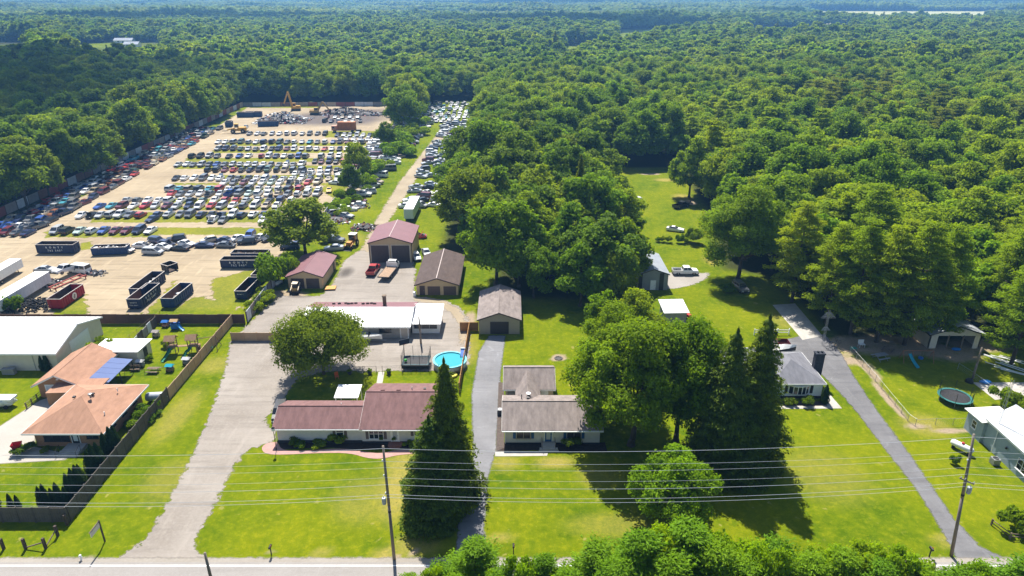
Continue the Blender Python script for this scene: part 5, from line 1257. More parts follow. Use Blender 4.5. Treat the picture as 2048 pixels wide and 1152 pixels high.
car_type('van', [(-2.6, .36, .62, .86, .84), (-2.4, .30, .7, 1.05, .94), (-1.9, .28, .74, 1.2, .97), (2.5, .28, .8, 1.3, .99), (2.62, .32, .8, 1.25, .97)], (-2.0, 2.6, -1.25, 2.45, 1.2, 2.12, .95, .82), (-1.65, 1.6), .37, n_side=3)

def set_paint(o, col, i=0):
    o.material_slots[i].link = 'OBJECT'; o.material_slots[i].material = PAINT[col]
hood_rng = random.Random(31)
HOOD = MB().box(-1, 1, -1.05, 0, 0, .04).mesh('open_hood', PAINT['white']); BAY = MB().box(-1, 1, -1.95, -1.05, -.1, .02).mesh('engine_bay', DARK)
def make_car(kind, col, x, y, rz, label, cat, group=None, detail=2, name=None, z=0.0):
    C = CARS[kind]; root = thing(name or ('pickup_truck' if kind == 'pickup' else 'cargo_van' if kind == 'van' else 'parked_car'), label, cat, (x, y, z), rz, group)
    b = put('body', C['body'], root); set_paint(b, col)
    put('windshield', C['windshield'], root); put('rear_window', C['rear_window'], root)
    for s in C['side']: put('side_window', s, root)
    for w in C['wl']: put('wheel', C['wheel'], root, w)
    if detail > 1:
        put('bumper', C['trim'], root)
        for sx in (-1, 1): put('headlight', C['lamp'], root, (sx * C['hw'] * .72, 0, 0)); put('tail_light', C['tail'], root, (sx * C['hw'] * .82, 0, 0))
    if C['floor']: put('truck_bed', C['floor'], root)
    if hood_rng.random() < .13 and kind in ('sedan', 'hatchback', 'coupe', 'suv'):      # hood left standing open over a dark engine bay
        w = C['hw'] * .8; h = put('open_hood', HOOD, root, (0, -1.0, .98)); h.scale = (w, 1, 1); h.rotation_euler = (math.radians(-58), 0, 0); set_paint(h, col)
        b2 = put('engine_bay', BAY, root, (0, 0, .94 if kind != 'suv' else 1.12)); b2.scale = (w, 1, 1)
    return root

# ---- survey of parked cars: (x, y, heading, kind, colour, place)
rc = random.Random(21); CARLIST = []
MODERN = ['white'] * 28 + ['silver'] * 22 + ['grey'] * 15 + ['black'] * 11 + ['navy'] * 6 + ['blue'] * 3 + ['red'] * 6 + ['maroon'] * 5 + ['teal'] * 1 + ['tan'] * 4 + ['green'] * 2
OLD = ['white'] * 9 + ['silver'] * 9 + ['grey'] * 12 + ['navy'] * 8 + ['blue'] * 6 + ['red'] * 9 + ['maroon'] * 9 + ['teal'] * 4 + ['tan'] * 5 + ['rust'] * 4 + ['black'] * 7 + ['green'] * 4 + ['cream'] * 3
KIND = ['sedan'] * 50 + ['hatchback'] * 12 + ['suv'] * 14 + ['minivan'] * 12 + ['coupe'] * 6 + ['pickup'] * 4
def car(x, y, rz, kind, col, place): CARLIST.append((x, y, rz, kind, col, place))
def row(px0, px1, py, n, place, colours=None, skip=0.0, back=0.35, kinds=KIND, turn=0.0):
    (xa, ya) = G(px0, py); (xb, _) = G(px1, py); n = max(n, 1)
    for i in range(n):
        if rc.random() < skip: continue
        x = xa + (xb - xa) * (i + .5) / n + rc.uniform(-.2, .2)
        k = rc.choice(kinds); c = colours[i % len(colours)] if colours else rc.choice(MODERN)
        car(x, ya + CARS[k]['L'] / 2 + rc.uniform(-.4, .4), (math.pi if rc.random() < back else 0) + rc.gauss(turn, .05), k, c, place)
row(92, 304, 471, 9, 'in the short first row behind the lettered dumpsters', ['silver', 'black', 'palegreen', 'white', 'blue', 'maroon', 'maroon', 'navy', 'white'], back=.2)
row(145, 282, 439, 7, 'in the second car row from the dumpsters', ['white', 'black', 'silver', 'silver', 'white', 'grey', 'red'], back=.2)
row(278, 556, 438, 13, 'in the second car row from the dumpsters', ['navy', 'navy', 'silver', 'grey', 'grey', 'navy', 'black', 'navy', 'white', 'navy', 'white', 'navy', 'grey'], back=.5)
for px, py, c in ((297, 447, 'navy'), (420, 448, 'white'), (441, 449, 'grey'), (522, 449, 'white'), (543, 450, 'white')): x, y = G(px, py); car(x, y + 2.3, rc.gauss(0, .1), 'sedan', c, 'parked out in front of the second car row')
row(182, 560, 420, 17, 'in the third car row from the dumpsters', ['blue', 'teal', 'maroon', 'white', 'red', 'silver', 'maroon', 'silver', 'navy', 'white', 'red', 'silver', 'white', 'grey', 'white', 'tan', 'white'], back=.15)
row(235, 590, 408, 16, 'in the third car row from the dumpsters', back=.8)
row(326, 640, 395, 16, 'in the fourth car row from the dumpsters', ['red', 'grey', 'silver', 'white', 'grey', 'silver', 'blue', 'grey', 'palegreen', 'white', 'white', 'tan', 'grey', 'white', 'white', 'silver'], back=.15)
row(323, 645, 385, 16, 'in the fourth car row from the dumpsters', back=.8)
x, y = G(655, 387); car(x, y + 2.2, .2, 'coupe', 'yellow', 'at the end of the fourth car row')
row(436, 640, 372, 11, 'in the fifth car row from the dumpsters', ['white', 'grey', 'maroon', 'silver', 'white', 'palegreen', 'white', 'grey', 'silver', 'red', 'cream'], back=.2)
row(337, 682, 363, 19, 'in the fifth car row from the dumpsters', back=.7)
row(402, 680, 346, 16, 'in the sixth car row from the dumpsters', ['black', 'black', 'maroon', 'red', 'black', 'navy', 'black', 'green', 'black', 'tan', 'grey', 'grey', 'grey', 'white', 'navy', 'black'], back=.5)
row(578, 662, 354, 5, 'in the sixth car row from the dumpsters', ['white', 'grey', 'white', 'white', 'silver'])
row(344, 608, 335, 17, 'in the seventh car row from the dumpsters', back=.3)
row(620, 692, 329, 5, 'in the seventh car row from the dumpsters', ['black', 'maroon', 'navy', 'black', 'red'])
row(372, 440, 318, 4, 'in the eighth car row from the dumpsters', ['black', 'black', 'silver', 'grey']); row(445, 502, 318, 3, 'in the eighth car row from the dumpsters'); row(512, 617, 318, 7, 'in the eighth car row from the dumpsters'); row(632, 703, 318, 4, 'in the eighth car row from the dumpsters', ['silver', 'silver', 'white', 'silver'], kinds=['minivan', 'suv'])
row(425, 700, 303, 18, 'in the ninth car row from the dumpsters')
row(425, 748, 289, 21, 'in the tenth car row from the dumpsters')
row(488, 655, 272, 11, 'in the car row next to the orange truck'); row(666, 757, 275, 7, 'in the car row next to the orange truck'); row(670, 755, 283, 6, 'in the car row next to the orange truck')
row(640, 726, 246, 6, 'beside the dark scrap heap', ['black', 'navy', 'white', 'white', 'white', 'black']); row(645, 722, 238, 5, 'beside the dark scrap heap')
# loose cars near the dumpsters (heading: 0 faces the houses)
for px, py, rz, k, c in ((247, 507, -1.9, 'sedan', 'silver'), (282, 498, 1.5, 'sedan', 'white'), (303, 511, 1.45, 'minivan', 'silver'), (325, 501, 1.2, 'sedan', 'white'), (312, 489, 1.3, 'suv', 'navy'), (329, 494, 1.2, 'sedan', 'navy'), (357, 503, -1.75, 'sedan', 'black'), (350, 485, -1.2, 'suv', 'black'),
                         (370, 494, 1.2, 'sedan', 'white'), (407, 497, 1.55, 'sedan', 'navy'), (415, 487, -1.0, 'hatchback', 'cream'), (449, 497, 1.5, 'sedan', 'grey'), (450, 487, 1.4, 'sedan', 'navy'), (471, 484, -.5, 'sedan', 'white'), (492, 490, -1.35, 'suv', 'black'), (498, 478, 0, 'suv', 'blue'), (518, 482, -.4, 'sedan', 'white'),
                         (538, 483, -.6, 'sedan', 'black'), (88, 547, 1.6, 'sedan', 'silver'), (578, 500, -1.4, 'suv', 'navy')):
    x, y = G(px, py); car(x, y + 1.0, rz, k, c, 'in the loose group beside the lettered dumpsters' if px > 100 else 'alone on the sand near the long white trailer')
# the long strip along the yard fence
for j in range(27):
    yy = 168 + j * 5.6
    for i in range(5):
        if rc.random() < .07: continue
        car(-129.5 - i * 2.75 + rc.uniform(-.3, .3) + (j - 13) * -.30, yy + rc.uniform(-.6, .6), (0 if rc.random() < .6 else math.pi) + rc.gauss(0, .1), rc.choice(['sedan'] * 5 + ['coupe', 'suv', 'hatchback', 'minivan', 'pickup']), rc.choice(OLD), 'in the long strip of old cars along the yard fence')
# beside the track
for j in range(31):
    yy = 184 + j * 4.9
    for i in range(4):
        if rc.random() < .14 or (yy < 215 and i > 1): continue
        car(-46.5 - i * 4.6 + (yy - 180) * .045 + rc.uniform(-.8, .8), yy + rc.uniform(-1.5, 1.5), rc.choice([1, -1]) * (1.45 + rc.gauss(0, .3)), rc.choice(['sedan'] * 4 + ['suv', 'minivan', 'pickup', 'van']), rc.choice(['white'] * 5 + ['silver'] * 4 + ['grey', 'black', 'maroon', 'tan']), 'on the grass between the hedge line and the track')
for j in range(29):
    yy = 193 + j * 4.9
    for i in range(3):
        if rc.random() < .22: continue
        car(-31.0 + i * 4.5 + rc.uniform(-.8, .8), yy + rc.uniform(-1.5, 1.5), rc.choice([1, -1]) * (1.5 + rc.gauss(0, .3)), rc.choice(['sedan'] * 4 + ['suv', 'minivan', 'coupe']), rc.choice(['white'] * 4 + ['silver'] * 4 + ['grey', 'black', 'navy', 'maroon']), 'on the grass between the track and the wood')
for j in range(11):
    for i in range(11):
        if rc.random() < .15: continue
        car(-53 + i * 3.3 + rc.uniform(-.5, .5), 333 + j * 5.8 + rc.uniform(-1, 1), rc.choice([0, math.pi]) + rc.gauss(0, .3), rc.choice(KIND), rc.choice(['white'] * 6 + ['silver'] * 4 + ['grey', 'teal', 'maroon']), 'in the crowd of cars at the end of the track')
CAT = dict(sedan='car', coupe='car', hatchback='car', suv='car', minivan='car', pickup='pickup truck', van='van')
KN = dict(sedan='sedan', coupe='coupe', hatchback='hatchback', suv='boxy wagon', minivan='minivan', pickup='pickup truck', van='cargo van')
CN = dict(palegreen='pale green')
# nothing parks through a tree, another car or the track
trees_xy = [(o.location.x, o.location.y) for o in bpy.data.objects if o.name.startswith(('broadleaf', 'overgrown'))]
good = []
for c in CARLIST:
    if any((c[0] - a) ** 2 + (c[1] - b) ** 2 < 1.7 ** 2 for a, b in trees_xy): continue
    if any(abs(c[0] - g[0]) < 2.1 and abs(c[1] - g[1]) < 2.1 and abs(c[0] - g[0]) + abs(c[1] - g[1]) < 2.6 for g in good): continue
    good.append(c)
good.sort(key=lambda c: math.hypot(c[0], c[1]))
GROUPS = {}
for k, (x, y, rz, kind, col, place) in enumerate(good[:290]):
    make_car(kind, col, x, y, rz, '%s %s %s' % (CN.get(col, col), KN[kind], place), CAT[kind], '%s %ss %s' % (CN.get(col, col), KN[kind], place), 2 if k < 110 else 1)
cars_src = bpy.data.collections.new('car_sources'); IDX = {}
for kind in CARS:
    for col in set(c[4] for c in good[290:]):
        me = CARS[kind]['one'].mesh('far_car', [PAINT[col], CARGLASS, tyre_m]); o = bpy.data.objects.new('car_%03d' % len(IDX), me); cars_src.objects.link(o); IDX[(kind, col)] = len(IDX)
scatter('far_salvage_cars', [(x, y, 0.012, rz, 1, 1, IDX[(k, c)]) for x, y, rz, k, c, p in good[290:]], 'mass of small far off salvage cars at the back of the yard', cars_src)

# ---- vehicles of their own
def hero(kind, col, px, py, rz, label, cat=None, **kw):
    x, y = G(px, py); return make_car(kind, col, x, y, rz, label, cat or CAT[kind], **kw)
hero('pickup', 'white', 1370, 548, math.radians(90), 'white crew cab pickup parked on the gravel pad')
hero('pickup', 'red', 747, 545, math.radians(175), 'bright red pickup parked before the tall tan garage')
hero('pickup', 'maroon', 1543, 694, math.radians(-92), 'dark red pickup parked behind the white bungalow')
hero('sedan', 'red', 835, 476, math.radians(95), 'red coupe beside the tall tan garage')
hero('hatchback', 'white', 833, 518, math.radians(20), 'white car with crumpled red hood beside the tall garage'); hero('sedan', 'silver', 853, 510, .3, 'pale car tucked behind the brown-roofed tan garage')
hero('sedan', 'silver', 668, 500, math.radians(-80), 'silver sedan under the dark tree by the backhoe'); hero('suv', 'grey', 672, 484, 1.3, 'grey wagon half under the dark tree by the backhoe'); hero('suv', 'black', 561, 832, math.radians(8), 'black wagon parked at the end wall of the mauve-roofed house')
hero('van', 'white', 160, 545, math.radians(-105), 'white cargo van stopped beside the wrecker ramp')
t_ = hero('pickup', 'white', 134, 552, math.radians(-15), 'white pickup with open hood perched on a red ramp', z=.9); t_.rotation_euler[0] = -.12
hero('coupe', 'white', 1350, 462, 1.2, 'white and black buggy car near the meadow fence row'); hero('pickup', 'black', 1362, 415, 2.2, 'dark flatbed trailer wreck at the meadow edge')
hero('sedan', 'white', 1268, 400, 1.8, 'white wreck left in the meadow beside the small tree'); hero('coupe', 'red', 575, 523, .6, 'red car nose behind the mauve-roofed double garage')
hero('suv', 'grey', 1480, 580, .2, 'grey camper wagon parked in deep shade under the massive maple')
# flatbed tow truck
x, y = G(782, 545); T = thing('flatbed_truck', 'white flatbed truck with wooden deck before the tall tan garage', 'truck', (x, y, 0), math.radians(172))
cab = MB(); loft(cab, [(-3.9, .5, .85, 1.25, .9), (-3.6, .45, .95, 1.45, 1.0), (-2.6, .45, 1.0, 1.55, 1.05), (-1.0, .45, 1.0, 1.55, 1.05)]); B4, T4 = house_green(-2.7, -1.0, -2.1, -1.05, 1.5, 2.45, 1.0, .88)
cab.add(B4 + T4, [(0, 1, 5, 4), (1, 2, 6, 5), (2, 3, 7, 6), (3, 0, 4, 7), (4, 5, 6, 7)]); cab.build('cab', PAINT['white'], T)
MB().add(inset_quad(B4[0], B4[1], T4[1], T4[0], .05, .95, .06, .94), [(0, 1, 2, 3)]).build('windshield', CARGLASS, T)
MB().add(inset_quad(B4[2], B4[3], T4[3], T4[2], .1, .9, .1, .9), [(0, 1, 2, 3)]).build('rear_window', CARGLASS, T)
for a, b, c, d in ((B4[1], B4[2], T4[2], T4[1]), (B4[3], B4[0], T4[0], T4[3])): MB().add(inset_quad(a, b, c, d, .1, .9, .1, .88), [(0, 1, 2, 3)]).build('side_window', CARGLASS, T)
DECK = mat('deck_board', (0.30, 0.20, 0.13), .85, var=.25, vscale=2)
for k in range(8): MB().box(-1.2 + k * .3, -.92 + k * .3, -.8, 5.4, 1.05, 1.13).build('deck_board', DECK, T)
MB().box(-1.28, -1.2, -.85, 5.5, .95, 1.2).box(1.2, 1.28, -.85, 5.5, .95, 1.2).box(-1.28, 1.28, 5.4, 5.5, .95, 1.2).box(-.4, .4, -1, 5.2, .6, .95).build('deck_rail', DARK, T)
MB().box(-1.2, 1.2, -.9, -.8, 1.05, 2.2).build('headboard', PAINT['white'], T)
for yy in (-3.0, 3.2):
    for sx in (-1, 1): put('wheel', CARS['pickup']['wheel'], T, (sx * .95, yy, .41))
# white box trailers
def box_trailer(name, label, x, y, rz, L, W, Hh, side_m, roof_m, wheel_y):
    T = thing(name, label, 'trailer', (x, y, 0), rz)
    MB().box(-W / 2, W / 2, -L / 2, L / 2, 1.0, 1.0 + Hh).build('box_body', side_m, T)
    MB().box(-W / 2 - .03, W / 2 + .03, -L / 2 - .03, L / 2 + .03, 1.0 + Hh, 1.06 + Hh).build('roof', roof_m, T)
    rb = MB()
    for k in range(int(L / .9)):
        yy = -L / 2 + .4 + k * .9
        for sx in (-1, 1): rb.box(sx * (W / 2 + .015) - .015, sx * (W / 2 + .015) + .015, yy - .03, yy + .03, 1.05, .95 + Hh)
    r_ = rb.build('side_rib', side_m, T); r_['kind'] = 'stuff'
    for sx in (-1, 1): MB().box(sx * W * .25 - W * .23, sx * W * .25 + W * .23, -L / 2 - .05, -L / 2, 1.05, .95 + Hh).build('rear_door', side_m, T)
    MB().box(-.5, .5, -L / 2 + .3, L / 2 - .5, .8, 1.0).build('chassis', DARK, T)
    for yy in wheel_y:
        for sx in (-1, 1): put('wheel', CARS['pickup']['wheel'], T, (sx * (W / 2 - .2), yy, .41))
    MB().box(-.8, -.68, L / 2 - 1.4, L / 2 - 1.28, 0, 1.0).box(.68, .8, L / 2 - 1.4, L / 2 - 1.28, 0, 1.0).build('landing_leg', DARK, T)
    return T
x, y = G(822, 438); box_trailer('box_trailer', 'pale aqua semi trailer parked along the dirt track', x, y + 3.5, -.015, 13.0, 2.6, 2.7, mat('aqua_panel', (.46, .58, .60), .5, var=.06, vscale=.8), mat('trailer_roof', (.55, .56, .57), .5, var=.08, vscale=.5), (-4.6, -3.4))
x, y = G(45, 600); box_trailer('box_trailer', 'long white semi trailer standing beside the tyre heap', x, y, -.02, 15.0, 3.0, 2.2, mat('trailer_side', (.50, .52, .56), .5, var=.1, vscale=.6), WHITE_METAL, (-5, -3.6))
x, y = G(-10, 575); box_trailer('box_trailer', 'shorter white trailer behind the long white trailer', x - 1, y + 5, .03, 9.0, 2.6, 1.9, WHITE, WHITE_METAL, (-3,))
# orange refuse truck
x, y = G(688, 265); T = thing('refuse_truck', 'orange box truck standing behind the car rows', 'truck', (x, y + 1, 0), math.radians(-90)); OR = mat('orange_paint', (.36, .115, .025), .6, var=.2, vscale=1)
MB().box(-1.3, 1.3, -2.6, 5.2, 1.1, 4.6).build('box_body', OR, T)
for k in range(8): MB().box(1.3, 1.36, -2.4 + k * 1.0, -2.28 + k * 1.0, 1.1, 4.6).box(-1.36, -1.3, -2.4 + k * 1.0, -2.28 + k * 1.0, 1.1, 4.6).build('side_rib', OR, T)
MB().box(-1.2, 1.2, -5.4, -3.2, .9, 2.9).build('cab', mat('pink_orange', (.45, .2, .13), .6, var=.2, vscale=2), T); MB().box(-1.05, 1.05, -5.43, -5.4, 1.9, 2.75).build('windshield', CARGLASS, T)
for sx in (-1, 1): MB().box(sx * 1.2 - .02, sx * 1.2 + .02, -5.0, -4.0, 1.9, 2.7).build('side_window', CARGLASS, T)
MB().box(-.5, .5, -5, 7.5, .7, 1.1).build('chassis', DARK, T)
for yy in (-4.3, 3.6, 5.9, 7.0):
    for sx in (-1, 1): o_ = put('wheel', CARS['pickup']['wheel'], T, (sx * 1.05, yy, .5)); o_.scale = (1.2, 1.22, 1.22)
# boat on trailer by the workshop
x, y = G(738, 683); T = thing('motor_boat', 'small white motor boat on its trailer beside the workshop', 'boat', (x, y, 0), math.radians(-95))
def hull(L, W, Hh, z):
    st = []; n = 9
    for i in range(n):
        u = i / (n - 1); yv = L / 2 - L * u; w = W / 2 * (1 - (1 - u) ** 2.4 if u < .6 else 1 - .12 * (u - .6)); w = max(w, .04); st.append((yv, w, z + Hh * (.12 * (1 - u) ** 2)))
    vs = []
    for (yv, w, zz) in st: vs += [(-w, yv, zz + Hh), (-w * .7, yv, zz + .3 * Hh), (0, yv, zz), (w * .7, yv, zz + .3 * Hh), (w, yv, zz + Hh)]
    fs = [(i * 5 + j, i * 5 + j + 1, i * 5 + j + 6, i * 5 + j + 5) for i in range(n - 1) for j in range(4)]; fs.append((40, 41, 42, 43, 44)); return vs, fs, st
v_, f_, st_ = hull(5.0, 2.0, .85, .5); MB().add(v_, f_).build('hull', WHITE, T)
dk = MB()
for i in range(8):
    a, b = st_[i], st_[i + 1]; dk.add([(-a[1], a[0], a[2] + .8), (a[1], a[0], a[2] + .8), (b[1], b[0], b[2] + .8), (-b[1], b[0], b[2] + .8)], [(0, 1, 2, 3)])
dk.build('deck', mat('boat_grey', (.25, .26, .27), .6, var=.2, vscale=2), T); MB().add([(-.7, .3, 1.3), (.7, .3, 1.3), (.55, 0, 1.75), (-.55, 0, 1.75)], [(0, 1, 2, 3)]).build('windshield', CARGLASS, T)
MB().tube((-.8, -2.2, .45), (0, 3.2, .45), .05).tube((.8, -2.2, .45), (0, 3.2, .45), .05).tube((-1, -1, .4), (1, -1, .4), .05).build('trailer_frame', GREYM, T)
for sx in (-1, 1): put('wheel', CARS['sedan']['wheel'], T, (sx * 1.05, -1.0, .33))
# covered boat behind the bungalow
x, y = G(1558, 708); T = thing('covered_boat', 'boat under a white cover behind the white bungalow', 'boat', (x, y, 0), math.radians(-88))
v_, f_, st_ = hull(5.6, 2.1, .8, .5); MB().add(v_, f_).build('hull', DARK, T); cv = MB()
for i in range(8):
    a, b = st_[i], st_[i + 1]
    for s in (-1, 1): cv.add([(0, a[0], a[2] + 1.45 - .5 * abs(i - 3) / 5), (s * a[1], a[0], a[2] + .83), (s * b[1], b[0], b[2] + .83), (0, b[0], b[2] + 1.45 - .5 * abs(i - 2) / 5)], [(0, 1, 2, 3)])
cv.build('cover', mat('boat_cover', (.70, .68, .64), .8, var=.08, vscale=2), T); MB().tube((0, -2.7, .5), (0, 3.6, .5), .06).build('trailer_frame', GREYM, T)
for sx in (-1, 1): put('wheel', CARS['sedan']['wheel'], T, (sx * .95, -.8, .33))
# ------------------------------------------------------------------ salvage yard equipment
NAVY_STEEL = mat('navy_steel', (0.014, 0.028, 0.075), .55, var=.3, vscale=1.5)
BLUE_STEEL = mat('blue_steel', (0.014, 0.045, 0.13), .5, var=.2, vscale=1.5)
RED_STEEL = mat('red_steel', (0.30, 0.008, 0.022), .5, var=.15, vscale=1.5)
RUSTY = mat('rusty_steel', (0.16, 0.085, 0.055), .85, var=.35, vscale=1.2)
DARKRUST = mat('dark_rusty_steel', (0.05, 0.032, 0.026), .85, var=.35, vscale=1.2)
EDGE = mat('worn_edge', (0.40, 0.36, 0.33), .6, var=.3, vscale=3)
SCRAPM = [mat('scrap_white', (.62, .62, .61), .6, var=.2, vscale=3), mat('scrap_grey', (.24, .24, .25), .55, .3, var=.3, vscale=3), mat('scrap_dark', (.05, .048, .05), .7, var=.3, vscale=3), mat('scrap_rust', (.17, .085, .05), .85, var=.3, vscale=3), mat('scrap_red', (.25, .03, .03), .6), mat('scrap_blue', (.04, .09, .2), .6)]
PAINTED = mat('painted_letter', (.62, .63, .62), .7)
LETTER = {}
def letters(txt, size, parent, loc, rot, m=PAINTED):
    if (txt, size) in LETTER:
        o = put('lettering', LETTER[(txt, size)], parent, loc); o.rotation_euler = rot; return o
    cu = bpy.data.curves.new('lettering', 'FONT'); cu.body = txt; cu.size = size; cu.align_x = 'CENTER'; cu.space_character = 1.55; cu.extrude = 0.004; cu.offset = size * .03
    cu.materials.append(m); tmp = bpy.data.objects.new('lettering_source', cu); COL.objects.link(tmp); bpy.context.view_layer.update()
    me = bpy.data.meshes.new_from_object(tmp.evaluated_get(bpy.context.evaluated_depsgraph_get())); bpy.data.objects.remove(tmp)
    LETTER[(txt, size)] = me
    o = put('lettering', me, parent, loc); o.rotation_euler = rot; return o
def scrap_heap(n, sx, sy, sz, seed, weights, size, cone=True):
    """loose panels, bars and lumps piled up"""
    rr = random.Random(seed); m = MB()
    for i in range(n):
        u = rr.uniform(-1, 1); w = rr.uniform(-1, 1); h = max(0, 1 - math.hypot(u, w)) if cone else 1
        p = Vector((u * sx, w * sy, sz * (h ** .8 if cone else 1) * rr.uniform(.55, 1.0) + .1)); k = rr.choices(range(len(SCRAPM)), weights)[0]
        M = Matrix.Translation(p) @ Matrix.Rotation(rr.uniform(0, 6.28), 4, 'Z') @ Matrix.Rotation(rr.uniform(-.9, .9), 4, 'X')
        t = rr.random()
        d = (rr.uniform(.5, 1.6) * size, rr.uniform(.3, 1.0) * size, .08 * size) if t < .5 else ((rr.uniform(1.2, 3) * size, .1 * size, .1 * size) if t < .75 else (rr.uniform(.3, .8) * size,) * 3)
        m.cbox((0, 0, 0), d, k, M)
    if cone: m.blob((0, 0, 0), (sx * .72, sy * .72, sz * .62), 2, .15, seed, 2)
    return m
def dumpster(label, px, py, rz, paint, inside, text=None, text_end=None, fill=0, L=6.6, W=2.45, Hh=1.9, logo=False, open_end=False, nib=9):
    x, y = G(px, py); T = thing('dumpster', label, 'dumpster', (x, y, 0), rz); t = .07; b = .22
    for sx in (-1, 1):
        s = MB().box(sx * W / 2 - (t if sx > 0 else 0), sx * W / 2 + (t if sx < 0 else 0), -L / 2, L / 2, b, Hh); side = s.build('side_wall', [paint, inside], T)
        MB().box(sx * (W / 2 - t - .006) - .004, sx * (W / 2 - t - .006) + .004, -L / 2 + t, L / 2 - t, b + .05, Hh - .05).build('liner', inside, side)
        for k in range(nib):
            yy = -L / 2 + .25 + k * (L - .5) / (nib - 1); MB().box(sx * (W / 2 + .05) - .05, sx * (W / 2 + .05) + .05, yy - .06, yy + .06, b, Hh - .1).build('rib', paint, side)
    for sy in (-1, 1):
        if open_end and sy < 0: continue
        e = MB().box(-W / 2 + t, W / 2 - t, sy * L / 2 - (t if sy > 0 else 0), sy * L / 2 + (t if sy < 0 else 0), b, Hh).build('end_door' if sy < 0 else 'end_wall', paint, T)
        for xx in (-W / 4, W / 4): MB().box(xx - .05, xx + .05, sy * (L / 2 + .04) - .04, sy * (L / 2 + .04) + .04, b, Hh - .1).build('rib', paint, e)
    MB().box(-W / 2 + t, W / 2 - t, -L / 2 + t, L / 2 - t, b, b + .06).build('floor', inside, T)
    MB().box(-W / 2 - .08, -W / 2 + .06, -L / 2 - .06, L / 2 + .06, Hh, Hh + .09).box(W / 2 - .06, W / 2 + .08, -L / 2 - .06, L / 2 + .06, Hh, Hh + .09).box(-W / 2, W / 2, -L / 2 - .06, -L / 2 + .06, Hh, Hh + .085).box(-W / 2, W / 2, L / 2 - .06, L / 2 + .06, Hh, Hh + .085).build('top_rail', EDGE, T)
    MB().box(-.6, -.45, -L / 2, L / 2, 0.02, b).box(.45, .6, -L / 2, L / 2, .02, b).build('skid_rail', DARK, T)
    if fill:
        f = scrap_heap(70, W / 2 - .4, L / 2 - .5, fill, len(label), (6, 4, 1, 1, .4, .4), .6, False).build('scrap_load', SCRAPM, None, (x, y, b - .1), rz)
        f['kind'] = 'stuff'; f['label'] = 'loose pale metal scrap lying in a dumpster'
    if text:
        for j, tx in enumerate(text):
            letters(tx, .62, T, (W / 2 + .115, 0, Hh * (.60 - .34 * j) + .08), (math.radians(90), 0, math.radians(90)))
            letters(tx, .62, T, (-W / 2 - .115, 0, Hh * (.60 - .34 * j) + .08), (math.radians(90), 0, math.radians(-90)))
    if text_end:
        for j, tx in enumerate(text_end): letters(tx, .3, T, (0, -L / 2 - .10, Hh * (.62 - .25 * j)), (math.radians(90), 0, 0))
    if logo:
        lg = MB().tube((W / 2 + .105, .3, 1.15), (W / 2 + .125, .3, 1.15), .72, .72, 28).build('emblem', mat('emblem_white', (.66, .60, .58), .6, var=.1, vscale=4), T)
        MB().tube((W / 2 + .126, .38, 1.3), (W / 2 + .135, .38, 1.3), .26, .26, 14).tube((W / 2 + .126, .2, .95), (W / 2 + .135, .2, .95), .3, .3, 14).build('emblem_mark', mat('emblem_grey', (.25, .2, .2), .6), lg)
    return T
TX = ['R O N T Y', '762 5409']
dumpster('navy dumpster with white lettering, full of pale scrap, beyond the sand', 119, 504, math.radians(90), NAVY_STEEL, DARKRUST, TX, None, 1.5, 9.0, 2.6, 2.3, nib=2)
dumpster('plain blue dumpster heaped with mixed scrap beside the silver sedan', 224, 507, math.radians(97), BLUE_STEEL, DARKRUST, None, None, 1.5, 8.0, 2.4, 1.9, nib=9)
dumpster('empty navy dumpster with white lettering beside the big overgrown shrub', 483, 533, math.radians(90), NAVY_STEEL, DARKRUST, TX, None, 0, 8.4, 2.5, 2.0, nib=2)
dumpster('navy dumpster full of white scrap behind the empty lettered one', 503, 519, math.radians(90), NAVY_STEEL, DARKRUST, None, None, 1.4, 8.4, 2.5, 2.0)
dumpster('dark navy dumpster holding white scrap, lettered along its side', 298, 578, -.03, NAVY_STEEL, DARKRUST, TX, ['RONTY', '762-5409'], .7, 9.5, 2.7, 2.1, nib=10)
dumpster('rusty bottomed navy dumpster lettered on its end and side', 291, 602, -.02, NAVY_STEEL, RUSTY, TX, ['RONTY', '762-5409'], 0, 8.0, 2.7, 2.2, nib=10)
dumpster('plain blue dumpster with a few white bags on the sand', 357, 600, -.05, BLUE_STEEL, RUSTY, None, None, .6, 8.0, 2.6, 2.1, nib=10)
dumpster('red dumpster with a round white emblem beside the tyre heap', 136, 603, -.02, RED_STEEL, DARKRUST, None, None, .25, 7.6, 2.7, 2.2, logo=True, nib=11)
dumpster('empty dark dumpster half hidden by the shrub along the panel wall', 497, 585, -.04, NAVY_STEEL, DARKRUST, None, ['RONTY'], 0, 7.4, 2.4, 1.9)
dumpster('small dark open ended bin standing alone on the sand', 341, 541, math.radians(60), DARK, DARKRUST, None, None, 0, 2.6, 2.4, 1.7, open_end=True, nib=3)
dumpster('dark blue dumpster with the shrub growing over its end', 525, 556, -.03, NAVY_STEEL, DARKRUST, None, None, 0, 6.0, 2.4, 1.9)
for lab, px, py, rz, L in (('far blue dumpster by the wheel loader', 459, 253, math.radians(10), 4.0), ('far blue dumpster on its own near the scrap heap', 537, 252, math.radians(100), 9), ('far blue dumpster at the yard end, first of a touching pair', 492, 234, math.radians(95), 8), ('far blue dumpster at the yard end, second of a touching pair', 508, 233, math.radians(95), 8)):
    dumpster(lab, px, py, rz, BLUE_STEEL, RUSTY, None, None, 0, L, 2.8, 2.4, nib=5)
